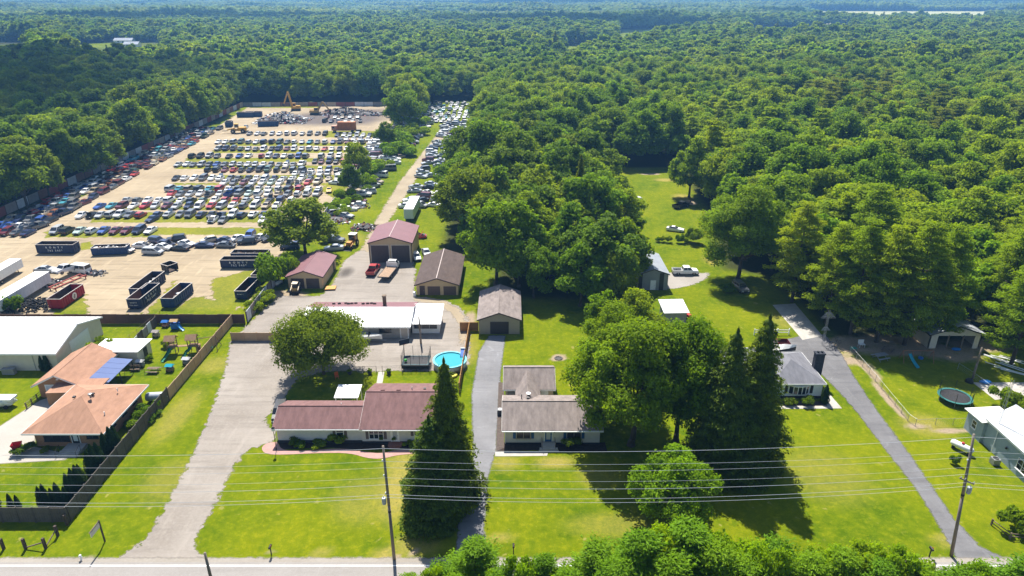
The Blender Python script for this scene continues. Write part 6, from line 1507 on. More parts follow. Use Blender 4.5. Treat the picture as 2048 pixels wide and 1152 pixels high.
# tyre heap
rt = random.Random(8); cx, cy_ = G(70, 612)
for k in range(130):
    u = rt.gauss(0, .5); w = rt.gauss(0, .45); h = max(0, 1 - math.hypot(u, w) * .8)
    o = put('tyre', TYRE, None, (cx + u * 4.2 + .3 * w * 2, cy_ + w * 3.4, .12 + h * rt.uniform(0, 1.2))); o.rotation_euler = (rt.uniform(-.9, .9), rt.uniform(-.9, .9), rt.uniform(0, 6)); o.scale = (1.15,) * 3
    tag(o, 'used black tyre in the heap between white trailer and red dumpster', 'tyre', 'heap of used tyres')
# scrap heaps
for nm, lab, px, py, sx, sy, sz, n, wts, size in (('scrap_heap', 'bright heap of crushed car panels at the yard end', 566, 242, 13, 9, 5.0, 500, (5, 5, 3, 1, .5, .5), 1.1), ('scrap_heap', 'dark heap of shredded scrap under the small excavator', 690, 226, 13, 9, 3.4, 350, (.3, 1.5, 6, 3, .3, .2), 1.0), ('scrap_heap', 'low dark spread of scrap near the hedge trees', 738, 229, 14, 6, 1.6, 200, (.6, 2, 5, 1, .3, .6), .9),
                                               ('scrap_heap', 'small heap of rusty junk on the grass by the track', 727, 456, 3.2, 3, 1.6, 120, (1, 2, 3, 3, 1, .2), .6), ('scrap_heap', 'scatter of engine parts behind the long white trailer', 100, 568, 2.2, 2.4, 1.3, 80, (2, 4, 3, 1, .3, .3), .5), ('scrap_heap', 'junk strewn among weeds near the panel wall', 665, 440, 6, 4, .9, 120, (2, 2, 3, 3, 1, .4), .6), ('scrap_heap', 'rusty junk under the hedge beside parked cars', 700, 415, 6, 4, 1.0, 100, (2, 2, 3, 3, 1.5, .4), .6),
                                               ('scrap_heap', 'bent axles and rims behind the white cargo van', 192, 548, 2.4, 1.6, .9, 50, (.3, 1.5, 5, 1, .3, .3), .6)):
    x, y = G(px, py); o = scrap_heap(n, sx, sy, sz, px, wts, size).build(nm, SCRAPM, None, (x, y, 0)); tag(o, lab, 'scrap heap', None, 'stuff')
# machines
YEL = mat('machine_yellow', (.50, .27, .02), .5, var=.15, vscale=2); YEL2 = mat('machine_tan', (.42, .26, .08), .6, var=.2, vscale=2)
def tracks(T, L, W, h):
    for sx in (-1, 1):
        m = MB(); pr = [(-L / 2 + h / 2, 0), (L / 2 - h / 2, 0), (L / 2, h / 2), (L / 2 - h / 2, h), (-L / 2 + h / 2, h), (-L / 2, h / 2)]
        x0 = sx * W / 2 - .3; vs = [(x0, a, b) for a, b in pr] + [(x0 + .6, a, b) for a, b in pr]; k = 6
        m.add(vs, [tuple(range(k)), tuple(range(2 * k - 1, k - 1, -1))] + [(i, k + i, k + (i + 1) % k, (i + 1) % k) for i in range(k)]); m.build('track', DARK, T)
def beam(m, a, b, w0, w1): 
    a = Vector(a); b = Vector(b); q = (b - a).to_track_quat('Z', 'Y'); L = (b - a).length
    M = Matrix.Translation(a) @ q.to_matrix().to_4x4(); vs = [(-w0 * .35, -w0 / 2, 0), (w0 * .35, -w0 / 2, 0), (w0 * .35, w0 / 2, 0), (-w0 * .35, w0 / 2, 0), (-w1 * .35, -w1 / 2, L), (w1 * .35, -w1 / 2, L), (w1 * .35, w1 / 2, L), (-w1 * .35, w1 / 2, L)]
    m.add(vs, [(3, 2, 1, 0), (4, 5, 6, 7), (0, 1, 5, 4), (1, 2, 6, 5), (2, 3, 7, 6), (3, 0, 4, 7)], 0, M); return m
def excavator(label, px, py, rz, s, elbow, tip, m):
    x, y = G(px, py); T = thing('excavator', label, 'excavator', (x, y, 0), rz); T.scale = (s, s, s); tracks(T, 4.4, 2.6, .9)
    MB().box(-1.4, 1.4, -1.8, 2.2, .95, 1.9).box(-.1, 1.4, .2, 2.2, 1.9, 2.3).build('house', m, T); MB().box(-1.4, -.4, -1.7, .0, 1.9, 3.3).build('cab', m, T)
    MB().box(-1.42, -1.40, -1.5, -.2, 2.2, 3.1).box(-.39, -.37, -1.5, -.2, 2.2, 3.1).box(-1.3, -.5, -1.73, -1.7, 2.1, 3.2).build('cab_window', CARGLASS, T)
    beam(MB(), (.2, -1.4, 1.8), elbow, .9, .75).build('boom', m, T); st = beam(MB(), elbow, tip, .75, .5).build('stick', m, T); MB().blob(tip, (.6, .6, .8), 1, .15, 3).build('grapple', DARK, T)
excavator('big yellow excavator with raised boom at the back of the yard', 592, 221, math.radians(-80), 1.15, (.2, -2.6, 8.4), (.2, -5.2, 2.6), YEL)
excavator('smaller tan excavator working the dark scrap heap', 630, 229, math.radians(95), 1.1, (.2, -4.0, 5.6), (.2, -7.0, 1.6), YEL2)
x, y = G(474, 266); T = thing('wheel_loader', 'yellow wheel loader lifting a car in the yard', 'wheel loader', (x, y, 0), math.radians(-78)); T.scale = (1.15,) * 3
MB().box(-1.1, 1.1, .6, 3.6, .9, 2.2).build('engine_cover', YEL, T).parent = T; MB().box(-.8, .8, -1.6, .6, .9, 1.6).build('front_frame', YEL, T); MB().box(-.75, .75, -.5, .9, 2.2, 3.4).build('cab_window', CARGLASS, T); MB().box(-.85, .85, -.6, 1.0, 3.4, 3.55).build('cab_roof', YEL, T)
for sx in (-1, 1): beam(MB(), (sx * .5, -.6, 1.8), (sx * .5, -3.4, 1.3), .4, .3).build('lift_arm', YEL, T); MB().box(sx * .35 - .06, sx * .35 + .06, -5.2, -3.4, .9, 1.02).build('fork', DARK, T)
for yy in (-1.3, 2.4):
    for sx in (-1, 1): o_ = put('wheel', CARS['pickup']['wheel'], T, (sx * 1.15, yy, .8)); o_.scale = (2, 1.95, 1.95)
x, y = G(474 + 19, 262); make_car('sedan', 'silver', x, y, math.radians(10), 'silver car held up on the loader forks', 'car', z=1.2)
# backhoe
x, y = G(704, 493); T = thing('backhoe_loader', 'orange backhoe loader parked on the grass by the track', 'backhoe', (x, y, 0), math.radians(-12)); ORY = mat('backhoe_orange', (.42, .18, .02), .55, var=.2, vscale=2)
MB().box(-.55, .55, -2.0, .6, .8, 1.7).build('hood', ORY, T); MB().box(-.8, .8, .3, 1.9, 1.3, 2.9).build('cab_window', CARGLASS, T); MB().box(-.9, .9, .2, 2.0, 2.9, 3.05).build('cab_roof', WHITE, T)
for sx in (-1, 1):
    for yy in (.35, 1.85): MB().box(sx * .82 - .06, sx * .82 + .06, yy - .06, yy + .06, 1.2, 2.9).build('cab_post', ORY, T)
    beam(MB(), (sx * .75, .2, 1.4), (sx * .75, -2.6, .7), .3, .25).build('lift_arm', ORY, T)
MB().add([(-1.15, -3.4, .05), (1.15, -3.4, .05), (1.15, -2.5, .1), (-1.15, -2.5, .1), (-1.15, -2.6, 1.0), (1.15, -2.6, 1.0)], [(0, 1, 2, 3), (3, 2, 5, 4), (0, 3, 4), (1, 5, 2)]).build('bucket', DARK, T)
beam(MB(), (0, 2.3, 1.2), (0, 3.2, 3.2), .35, .3).build('rear_boom', ORY, T); beam(MB(), (0, 3.2, 3.2), (0, 3.5, 1.2), .3, .22).build('rear_stick', ORY, T)
for sx in (-1, 1): o_ = put('wheel', CARS['pickup']['wheel'], T, (sx * .8, -1.5, .45)); o_ = put('wheel', CARS['pickup']['wheel'], T, (sx * .9, 1.2, .75)); o_.scale = (1.7, 1.83, 1.83)
# skid steer
x, y = G(592, 584); T = thing('skid_steer', 'small tan skid steer before the mauve-roofed double garage', 'skid steer', (x, y, 0), math.radians(4))
MB().box(-.6, .6, -.9, 1.4, .4, 1.2).build('body', YEL2, T); MB().box(-.5, .5, -.6, .7, 1.2, 2.05).build('cab', DARK, T); MB().box(-.6, .6, -.7, .9, 2.05, 2.15).build('cab_roof', mat('pale_tan', (.5, .42, .3), .6), T)
for sx in (-1, 1):
    beam(MB(), (sx * .75, 1.2, 1.6), (sx * .75, -1.3, .9), .28, .22).build('lift_arm', mat('pale_tan', (.5, .42, .3), .6), T)
    for yy in (-.55, .75): o_ = put('wheel', CARS['sedan']['wheel'], T, (sx * .75, yy, .36)); o_.scale = (1.3, 1.1, 1.1)
MB().add([(-.95, -2.0, .05), (.95, -2.0, .05), (.95, -1.3, .1), (-.95, -1.3, .1), (-.95, -1.35, .7), (.95, -1.35, .7)], [(0, 1, 2, 3), (3, 2, 5, 4), (0, 3, 4), (1, 5, 2)]).build('bucket', DARK, T)
# red ramp under the pickup
x, y = G(140, 568); T = thing('wrecker_ramp', 'rusty red steel ramp frame under the perched white pickup', 'ramp', (x, y, 0), math.radians(-18)); RR = mat('red_ramp', (.26, .045, .03), .7, var=.25, vscale=2)
for sx in (-1, 1): MB().box(sx * .8 - .15, sx * .8 + .15, -4.2, 3.6, .75, .9).build('rail', RR, T)
for yy in (-4.0, -1.5, 1, 3.4): MB().box(-.95, .95, yy - .1, yy + .1, .6, .75).build('cross_member', RR, T)
for sx in (-1, 1):
    for yy in (-4.0, 3.3): MB().box(sx * .8 - .08, sx * .8 + .08, yy - .08, yy + .08, 0, .75).build('leg', RR, T)
# ---- yard fence and walls (panel by panel)
def panel_wall(name, label, a, b, Hh, pw, mats, post_m=None, group=None, thick=.06, lean=0.0, cat='fence', wob=.06, gaps=()):
    """solid fence from a to b: posts and separate panels"""
    a = Vector((*a, 0)); b = Vector((*b, 0)); d = b - a; L = d.length; n = max(1, round(L / pw)); rz = math.atan2(d.y, d.x); rr = random.Random(n + int(L))
    T = thing(name, label, cat, (a.x, a.y, 0), rz, group); w = L / n; cache = {}
    for i in range(n):
        if i in gaps: continue
        k = rr.randrange(len(mats)); key = (k, i % 3)
        if key not in cache:
            m = MB(); dz = rr.uniform(-wob, wob); m.box(.03, w - .03, -thick / 2, thick / 2, .04, Hh + dz)
            nb = max(2, int(w / .3))
            for j in range(nb): xx = .06 + (w - .12) * (j + .5) / nb; m.box(xx - .05, xx + .05, -thick / 2 - .03, thick / 2 + .03, .06, Hh + dz - .03)
            cache[key] = m.mesh('panel', mats[k])
        o = put('panel', cache[key], T, (i * w, 0, 0)); o.rotation_euler = (rr.uniform(-lean, lean), 0, 0)
    pm = MB().box(-.07, .07, -.1, .1, 0, Hh + .08).mesh('post', post_m or WOOD)
    for i in range(n + 1): put('post', pm, T, (i * w, 0, 0))
    return T
BROWNF = [mat('brown_sheet', (.105, .055, .045), .7, var=.15, vscale=.6)]
panel_wall('sheet_fence', 'dark brown sheet metal fence between the salvage yard and the back gardens', (-99, 116.2), (-50.7, 116.2), 2.0, 2.4, BROWNF, BROWNF[0])
TANF = [mat('tan_sheet', (.46, .31, .19), .75, var=.12, vscale=.7), mat('tan_sheet_b', (.42, .275, .165), .75, var=.12, vscale=.7)]
panel_wall('sheet_fence', 'tan sheet fence between the play garden and the gravel drive', (-53.0, 90.0), (-53.0, 116.0), 2.0, 2.4, TANF, TANF[1])
panel_wall('sheet_fence', 'tan sheet fence running across the gravel to the bronze tree', (-50.6, 109.3), (-38.9, 109.3), 1.7, 2.4, TANF, TANF[1])
GREYF = [mat('charcoal_board', (.092, .080, .068), .85, var=.2, vscale=1.2), mat('charcoal_board_b', (.105, .092, .078), .85, var=.2, vscale=1.2)]
panel_wall('board_fence', 'charcoal board fence between the brick house and the gravel drive', (-52.6, 63.6), (-53.0, 89.8), 2.3, 1.9, GREYF, GREYF[0])
panel_wall('board_fence', 'charcoal board fence along the front of the brick house garden', (-82, 63.4), (-52.7, 63.4), 2.2, 1.9, GREYF, GREYF[0])
PALEP = [mat('white_wall_panel', (.55, .56, .58), .6, var=.15, vscale=.8), mat('grey_wall_panel', (.27, .25, .24), .7, var=.2, vscale=.8), mat('taupe_wall_panel', (.33, .27, .24), .7, var=.2, vscale=.8)]
panel_wall('panel_wall', 'patchwork of pale metal panels along the dumpster corner', (-50.4, 116.6), (-50.9, 137.5), 2.3, 2.6, PALEP, DARK, lean=.03)
MIXP = PALEP + [mat('rust_wall_panel', (.24, .11, .07), .75, var=.2, vscale=.8), mat('red_wall_panel', (.28, .08, .07), .7, var=.15, vscale=.8), mat('sand_wall_panel', (.42, .34, .25), .7, var=.15, vscale=.8)]
panel_wall('panel_wall', 'long patchwork metal fence between the salvage yard and the woods', (-142.3, 160), (-147.0, 382), 2.6, 5.0, MIXP, DARK, lean=.03)
panel_wall('panel_wall', 'low patchwork fence across the far end of the salvage yard', (-147.0, 382), (-66, 384), 2.2, 5.0, MIXP, DARK, lean=.03)
panel_wall('panel_wall', 'grey panel fence under the hedge trees beside the yard', (-51.5, 170), (-52.5, 196), 2.0, 3.2, PALEP, DARK, lean=.03)
panel_wall('plank_fence', 'weathered wooden screen panels leaning behind the lean-to', (-66.6, 104.2), (-67.2, 115.6), 1.9, 1.9, [PALEP[1], PALEP[0], mat('old_board', (.13, .105, .09), .9, var=.3, vscale=1)], WOOD, lean=.08)
GOLD = [mat('golden_board', (.36, .19, .065), .8, var=.2, vscale=1.2)]
panel_wall('board_fence', 'golden wooden fence beside the pool and driveway', (-8.3, 92.0), (-7.9, 113.0), 1.8, 2.4, GOLD, GOLD[0]); panel_wall('board_fence', 'short golden wooden fence joining the brown-roofed garage', (-9.6, 113.2), (-6.3, 113.2), 1.8, 1.6, GOLD, GOLD[0])
x, y = G(0, 560); o = MB().box(-.15, .15, -.15, .15, 0, 4.2).box(-.9, .9, -.2, .2, 0, 3.6).build('brown_gatepost', BROWNF[0], None, (x - .4, y, 0)); tag(o, 'tall dark brown post panel beside the white trailers', 'post')
# ------------------------------------------------------------------ poles and wires
WIRE = mat('wire_metal', (.72, .72, .70), .4, .3)
TANK = mat('transformer_grey', (.34, .37, .40), .45, .3)
def upole(label, x, y, h, lean=0.0, arm=None, tank=None, band=None, group=None, insul=()):
    T = thing('utility_pole', label, 'utility pole', (x, y, 0)); tx = lean
    MB().path([(0, 0, -.3), (tx * .5, 0, h * .5), (tx, 0, h)], [.19, .16, .12], 12).build('pole_shaft', POLEWOOD, T, smooth=True)
    def at(z): return tx * z / h
    if arm:
        z, L, rz, tilt = arm; m = MB().cbox((0, 0, 0), (L, .12, .14)); a = m.build('crossarm', POLEWOOD, T, (at(z), -.2, z), rz); a.rotation_euler = (0, tilt, rz)
        for k in (-.45, -.15, .45): MB().lathe([(.03, 0), (.06, .06), (.05, .16), (.02, .22)], 8, (L * k, 0, .07)).build('insulator', TANK, a)
    if tank:
        z, dx = tank; MB().lathe([(.0, -.42), (.22, -.40), (.25, -.2), (.25, .35), (.2, .42), (.05, .45)], 12, (at(z) + dx, -.1, z)).build('transformer', TANK, T); MB().lathe([(.03, .45), (.05, .5), (.03, .68)], 8, (at(z) + dx, -.1, z)).build('bushing', TANK, T)
    for z in insul: MB().lathe([(.05, -.1), (.09, 0), (.05, .12)], 8, (at(z) - .2, -.05, z)).build('insulator', WHITE, T)
    if band: MB().tube((at(band) , 0, band - .12), (at(band), 0, band + .12), .18, .18, 10).build('band', BLACK, T)
    return T
WA = [15.1, 13.5, 12.7, 11.4, 10.5, 9.2, 8.8]; WBz = [16.2, 14.4, 13.7, 12.4, 11.5, 10.4, 9.9]
upole('tall wooden utility pole with grey transformer on the verge by the mauve-roofed house', -13.1, 57.6, 15.3, -.1, None, (8.3, -.45), 6.8, insul=(13.5, 11.6, 9.3))
upole('leaning wooden utility pole with tilted crossarm beside the cracked drive', 49.2, 58.1, 16.4, -1.9, (10.6, 2.4, .2, .5), (9.3, .5), 8.6, insul=(13.2,))
upole('wooden utility pole along the road past the brick house', -75.5, 57.8, 15.3, .1, None, None, None, insul=(13.5,)); upole('wooden utility pole along the road past the blue-grey house', 112, 58.2, 15.6, 0, None)
upole('short wooden pole on the verge across the gravel drive', (423 - 1024) / FPX * 67.5, 50.4, 8.1, -.05, None)
ORD = ['topmost', 'second', 'third', 'fourth', 'fifth', 'sixth', 'lowest']
for k in range(7):
    sup = [(-137, 57.8, WA[k]), (-75.4, 57.65, WA[k]), (-13.15 + .02 * k, 57.45, WA[k]), (49.2 - 1.9 * WBz[k] / 16.4, 57.9, WBz[k]), (112, 58.05, WA[k] + .4)]; m = MB()
    for a, b in zip(sup[:-1], sup[1:]):
        sag = 1.0 if k == 0 else .85 + .08 * k; pts = []
        for i in range(17):
            u = i / 16; pts.append((a[0] + (b[0] - a[0]) * u, a[1] + (b[1] - a[1]) * u, a[2] + (b[2] - a[2]) * u - sag * 4 * u * (1 - u)))
        m.path(pts, .022 if k in (0, 4, 5, 6) else .014, 4)
    o = m.build('power_line', WIRE); tag(o, '%s wire strung along the road between the utility poles' % ORD[k], 'wire')
x, y = G(842, 687); upole('slim wooden lamp pole before the white-roofed workshop', x, y, 5.4, -.1); x, y = G(1945, 757); upole('weathered wooden pole beyond the round trampoline', x, y, 5.7, 0)
# antenna masts
x, y = G(1645, 690); T = thing('antenna_mast', 'pale lattice mast with two dish-like antennas beside the pine grove', 'antenna', (x, y, 0)); m = MB()
for a in range(3): m.tube((.22 * math.cos(a * 2.09), .22 * math.sin(a * 2.09), 0), (.16 * math.cos(a * 2.09), .16 * math.sin(a * 2.09), 6.8), .028, .028, 5)
for k in range(22): a = k * 2.09; b = (k + 1) * 2.09; m.tube((.2 * math.cos(a), .2 * math.sin(a), k * .3), (.2 * math.cos(b), .2 * math.sin(b), k * .3 + .3), .016, .016, 4)
m.build('mast', GREYM, T)
for z, w in ((5.3, 2.6), (2.9, 1.6)):
    g = MB()
    for k in range(13): u = -1 + k / 6; g.tube((u * w / 2, -.1, z + .1), (u * w * .16, .15, z + w * .42), .02, .02, 4)
    for k in range(4): f = k / 3; ww = w / 2 * (1 - .68 * f); g.tube((-ww, -.1 + .25 * f, z + .1 + w * .32 * f), (ww, -.1 + .25 * f, z + .1 + w * .32 * f), .02, .02, 4)
    g.build('antenna_grid', GREYM, T)
x, y = G(1980, 897); T = thing('lattice_tower', 'slim lattice antenna tower against the blue-grey house', 'antenna', (x, y, 0)); m = MB()
for a in range(3): m.tube((.2 * math.cos(a * 2.09), .2 * math.sin(a * 2.09), 0), (.2 * math.cos(a * 2.09), .2 * math.sin(a * 2.09), 11), .025, .025, 5)
for k in range(30): a = k * 2.09; b = (k + 1) * 2.09; m.tube((.2 * math.cos(a), .2 * math.sin(a), k * .36), (.2 * math.cos(b), .2 * math.sin(b), k * .36 + .36), .014, .014, 4)
m.build('mast', GREYM, T)
# ------------------------------------------------------------------ wire fences and rails
def wire_fence(label, pts, h=1.2, sp=2.5, m=GREYM, mesh=True, name='wire_fence', r=.035):
    x0, y0 = pts[0]; T = thing(name, label, 'fence', (x0, y0, 0)); post = MB().tube((0, 0, 0), (0, 0, h + .08), r, r, 6).mesh('post', m); rail = MB(); net = MB()
    for a, b in zip(pts[:-1], pts[1:]):
        L = math.dist(a, b); n = max(1, round(L / sp))
        for i in range(n + (1 if b == pts[-1] else 0)): put('post', post, T, (a[0] + (b[0] - a[0]) * i / n - x0, a[1] + (b[1] - a[1]) * i / n - y0, 0))
        rail.tube((a[0] - x0, a[1] - y0, h), (b[0] - x0, b[1] - y0, h), .022, .022, 5); d = ((b[0] - a[0]) / L, (b[1] - a[1]) / L)
        if mesh:
            k = int(L / .28)
            for i in range(k):
                u = i * .28
                for s in (0, 1): net.tube((a[0] - x0 + d[0] * (u + s * .5), a[1] - y0 + d[1] * (u + s * .5), .05), (a[0] - x0 + d[0] * (u + (1 - s) * .5), a[1] - y0 + d[1] * (u + (1 - s) * .5), h), .005, .005, 3, 0, False)
    rail.build('top_rail', m, T)
    if mesh: net.build('wire_mesh', m, T)
    return T
wire_fence('chain link fence along the cracked drive and trampoline lawn', GP((1700, 705), (1738, 748), (1790, 812), (1815, 842), (1830, 852)), 1.2)
wire_fence('low wire fence across the lawn before the round trampoline', GP((1830, 852), (1870, 850), (1905, 850), (1948, 848)), 1.1)
wire_fence('wire fence from the weathered pole to the concrete slab', GP((1915, 738), (1945, 757), (1975, 780), (2000, 800)), 1.1)
wire_fence('black wire fence behind the mauve-roofed house, meeting the trampoline', GP((650, 748), (700, 746), (753, 745)), 1.2, m=BLACK); wire_fence('black wire fence between the back gate and the pool', GP((765, 745), (804, 744), (862, 744), (930, 746)), 1.2, m=BLACK)
wire_fence('weathered wire fence beside the play garden', GP((243, 702), (262, 685), (290, 662), (322, 637)), 1.5, 2.0, WOOD); wire_fence('low wire fence across the play garden lawn', GP((250, 750), (290, 748), (345, 743)), .9, 2.2, WOOD)
T = thing('white_rail_fence', 'white rail fence at the edge of the back lawn', 'fence', (*G(1508, 670), 0)); a = G(1508, 670); b = G(1577, 669)
for i in range(4): MB().box(-.08, .08, -.08, .08, 0, 1.25).build('post', WHITE, T, ((b[0] - a[0]) * i / 3, (b[1] - a[1]) * i / 3, 0))
for z in (.45, .95): MB().box(0, b[0] - a[0], -.03, .03, z, z + .14).build('rail', WHITE, T)
T = thing('timber_rail_fence', 'low timber rails lying by the round bush near the road', 'fence', (*G(1982, 1050), 0)); a = G(1982, 1050); q1 = G(2019, 1078); b = G(2060, 1080)
for p in (a, q1, b): MB().box(-.08, .08, -.08, .08, 0, .9).build('post', WOOD, T, (p[0] - a[0], p[1] - a[1], 0))
for s, e in ((a, q1), (q1, b)):
    for z in (.35, .75): MB().tube((s[0] - a[0], s[1] - a[1], z), (e[0] - a[0], e[1] - a[1], z), .06, .06, 6).build('rail', WOOD, T)
T = thing('split_rail_fence', 'dark split rail fence corner on the lawn by the road', 'fence', (*G(90, 1098), 0)); o0 = G(90, 1098); P5 = [G(*p) for p in ((8, 1098), (52, 1098), (92, 1097), (116, 1072), (135, 1050))]
for p in P5: MB().box(-.13, .13, -.13, .13, 0, 1.5).build('post', mat('dark_post', (.07, .05, .04), .9, var=.3, vscale=2), T, (p[0] - o0[0], p[1] - o0[1], 0))
for s, e in ((P5[1], P5[2]), (P5[2], P5[3])): MB().tube((s[0] - o0[0], s[1] - o0[1], .2), (e[0] - o0[0], e[1] - o0[1], .95), .08, .08, 6).build('rail', WOOD, T)
T = thing('wooden_rail_fence', 'short dark wooden rail fence by the brick house garage', 'fence', (*G(54, 818), 0)); a = G(54, 818); b = G(86, 792)
for i in range(4): MB().box(-.07, .07, -.07, .07, 0, 1.1).build('post', WOOD, T, ((b[0] - a[0]) * i / 3, (b[1] - a[1]) * i / 3, 0))
for z in (.3, .65, 1.0): MB().tube((0, 0, z), (b[0] - a[0], b[1] - a[1], z), .05, .05, 5).build('rail', WOOD, T)
T = thing('timber_swing', 'weathered timber swing frame behind the cream pole barn', 'frame', (*G(20, 690), 0))
for xx in (-2.4, 2.4):
    for s in (-1, 1): MB().tube((xx, s * 1.2, 0), (xx, 0, 3.2), .09, .08, 6).build('leg', WOOD, T)
MB().tube((-3, 0, 3.2), (3, 0, 3.2), .1, .1, 6).build('top_beam', WOOD, T)
# ------------------------------------------------------------------ trampolines, pool, play sets
NETM = mat('black_netting', (.008, .008, .009), .8)
def netting(T, pts, z0, z1, n=10, closed=True):
    m = MB(); k = len(pts)
    for i in range(k if closed else k - 1):
        a = Vector(pts[i]); b = Vector(pts[(i + 1) % k]); L = (b - a).length; c = max(2, int(L / .1))
        for j in range(c): p = a.lerp(b, j / c); m.tube((p.x, p.y, z0), (p.x, p.y, z1), .004, .004, 3, 0, False)
        for j in range(n): z = z0 + (z1 - z0) * j / (n - 1); m.tube((a.x, a.y, z), (b.x, b.y, z), .005, .005, 3, 0, False)
    m.build('net', NETM, T)
x, y = G(1912, 806); T = thing('round_trampoline', 'round black trampoline with green rim and safety net', 'trampoline', (x, y + .6, 0)); R = 2.35; ring = [(R * math.cos(i * math.pi / 12), R * math.sin(i * math.pi / 12)) for i in range(24)]
MB().tube((0, 0, .80), (0, 0, .83), R - .3, R - .3, 28).build('jumping_mat', mat('tramp_mat', (.022, .022, .025), .7, var=.1, vscale=2), T)
MB().lathe([(R - .32, .84), (R + .05, .84), (R + .05, .90), (R - .32, .90), (R - .32, .84)], 28).build('rim_pad', mat('teal_pad', (.03, .16, .15), .6), T)
for i in range(6):
    a = i * math.pi / 3; c, s = math.cos(a), math.sin(a); MB().tube((R * c, R * s, 0), (R * c, R * s, .85), .03).build('leg', GREYM, T); MB().tube((R * c, R * s, .85), (R * 1.02 * c, R * 1.02 * s, 2.5), .035, .035, 6).build('net_pole', BLACK, T)
netting(T, [(R * math.cos(i * math.pi / 6), R * math.sin(i * math.pi / 6)) for i in range(12)], .9, 2.4)
MB().tube((2.2, -1.2, 0), (1.9, -1.0, .85), .03).tube((2.5, -.8, 0), (2.2, -.6, .85), .03).tube((2.2, -1.2, .3), (2.4, -.85, .3), .03).build('ladder', GREYM, T)
x, y = G(831, 740); T = thing('rectangular_trampoline', 'rectangular trampoline with tall safety net beside the round pool', 'trampoline', (x, y + 1.5, 0)); W, D = 2.25, 1.6
MB().box(-W + .25, W - .25, -D + .25, D - .25, .95, .98).build('jumping_mat', MATS['tramp_mat'], T); MB().box(-W, W, -D, -D + .25, .96, 1.03).box(-W, W, D - .25, D, .96, 1.03).box(-W, -W + .25, -D, D, .96, 1.02).box(W - .25, W, -D, D, .96, 1.02).build('rim_pad', mat('dark_teal_pad', (.02, .06, .075), .6), T)
for sx in (-1, -.33, .33, 1):
    for sy in (-1, 1): MB().tube((sx * W, sy * D, 0), (sx * W, sy * D, 2.9), .035, .035, 6).build('net_pole', BLACK, T)
netting(T, [(-W, -D), (W, -D), (W, D), (-W, D)], 1.0, 2.8, 12); MB().box(-W, W, -D - .02, -D, .3, .95).build('skirt', NETM, T); MB().blob((-1.7, -.6, 1.35), (.28, .28, .28), 2, .0).build('ball', mat('green_ball', (.06, .38, .05), .5), T)
x, y = G(810, 736); T = thing('basketball_hoop', 'black basketball backboard standing behind the rectangular trampoline', 'basketball hoop', (x - .6, y + 3.6, 0), .5); MB().tube((0, 0, 0), (0, 0, 3.2), .06, .06, 8).build('pole', BLACK, T); MB().box(-.9, .9, -.4, -.34, 2.7, 3.7).build('backboard', mat('navy_board', (.02, .028, .05), .4), T); MB().lathe([(.22, 2.85), (.24, 2.85), (.24, 2.88), (.22, 2.88), (.22, 2.85)], 14, (0, -.7, 0)).build('rim', mat('rim_orange', (.5, .12, .03), .5), T)
x, y = G(899, 739); T = thing('swimming_pool', 'round above ground pool with turquoise water beside the trampoline', 'pool', (x, y + 1.2, 0)); R = 2.75
MB().lathe([(R, 0), (R, 1.2), (R - .03, 1.2), (R - .03, .05)], 36).build('pool_wall', mat('pool_wall_grey', (.45, .50, .52), .5, var=.1, vscale=2), T, smooth=True); MB().lathe([(R - .22, 1.2), (R + .1, 1.2), (R + .1, 1.27), (R - .22, 1.27), (R - .22, 1.2)], 36).build('pool_rim', mat('pool_rim', (.10, .45, .55), .5), T)
MB().tube((0, 0, .06), (0, 0, .09), R - .04, R - .04, 36).build('liner', mat('pool_liner', (.05, .50, .66), .6, var=.15, vscale=1.2), T)
wm = bpy.data.materials.new('pool_water'); wm.use_nodes = True; wb = wm.node_tree.nodes['Principled BSDF']; wb.inputs['Base Color'].default_value = (.05, .31, .37, 1); wb.inputs['Roughness'].default_value = .06; wb.inputs['IOR'].default_value = 1.33
_n = wm.node_tree.nodes; _nz = _n.new('ShaderNodeTexNoise'); _nz.inputs['Scale'].default_value = 5.0; _bp = _n.new('ShaderNodeBump'); _bp.inputs['Strength'].default_value = .35; _bp.inputs['Distance'].default_value = .05; wm.node_tree.links.new(_nz.outputs[0], _bp.inputs['Height']); wm.node_tree.links.new(_bp.outputs[0], wb.inputs['Normal'])
MB().tube((0, 0, .1), (0, 0, 1.10), R - .04, R - .04, 36).build('water', wm, T)
x, y = G(930, 727); T = thing('pool_slide', 'white and blue plastic slide standing at the pool rim', 'slide', (x - .4, y + 1.6, 0)); MB().box(-.4, .4, 0, .12, 0, 2.1).build('back_panel', WHITE, T); MB().add([(-.35, 0, 1.9), (.35, 0, 1.9), (.35, -1.4, 1.2), (-.35, -1.4, 1.2)], [(0, 1, 2, 3)]).box(-.4, -.34, -1.4, 0, 1.2, 1.5).box(.34, .4, -1.4, 0, 1.2, 1.5).build('chute', mat('blue_plastic', (.02, .12, .42), .4), T)
for z in (.4, .8, 1.2, 1.6): MB().box(-.35, .35, .12, .3, z, z + .06).build('rung', MATS['blue_plastic'], T)
for lab, px, py, c in (('yellow green float ring lying beside the pool', 905, 752, (.45, .42, .04)), ('tan float cushion lying beside the pool', 893, 756, (.5, .36, .2))):
    x, y = G(px, py); o = MB().lathe([(.35, .05), (.75, .05), (.85, .2), (.75, .34), (.35, .34), (.28, .2), (.35, .05)], 18).build('pool_float', mat('float_%d' % px, c, .5), None, (x, y, 0), smooth=True); tag(o, lab, 'pool float')
GREENP = mat('green_plastic', (.015, .17, .10), .45); SLIDE_G = GREENP
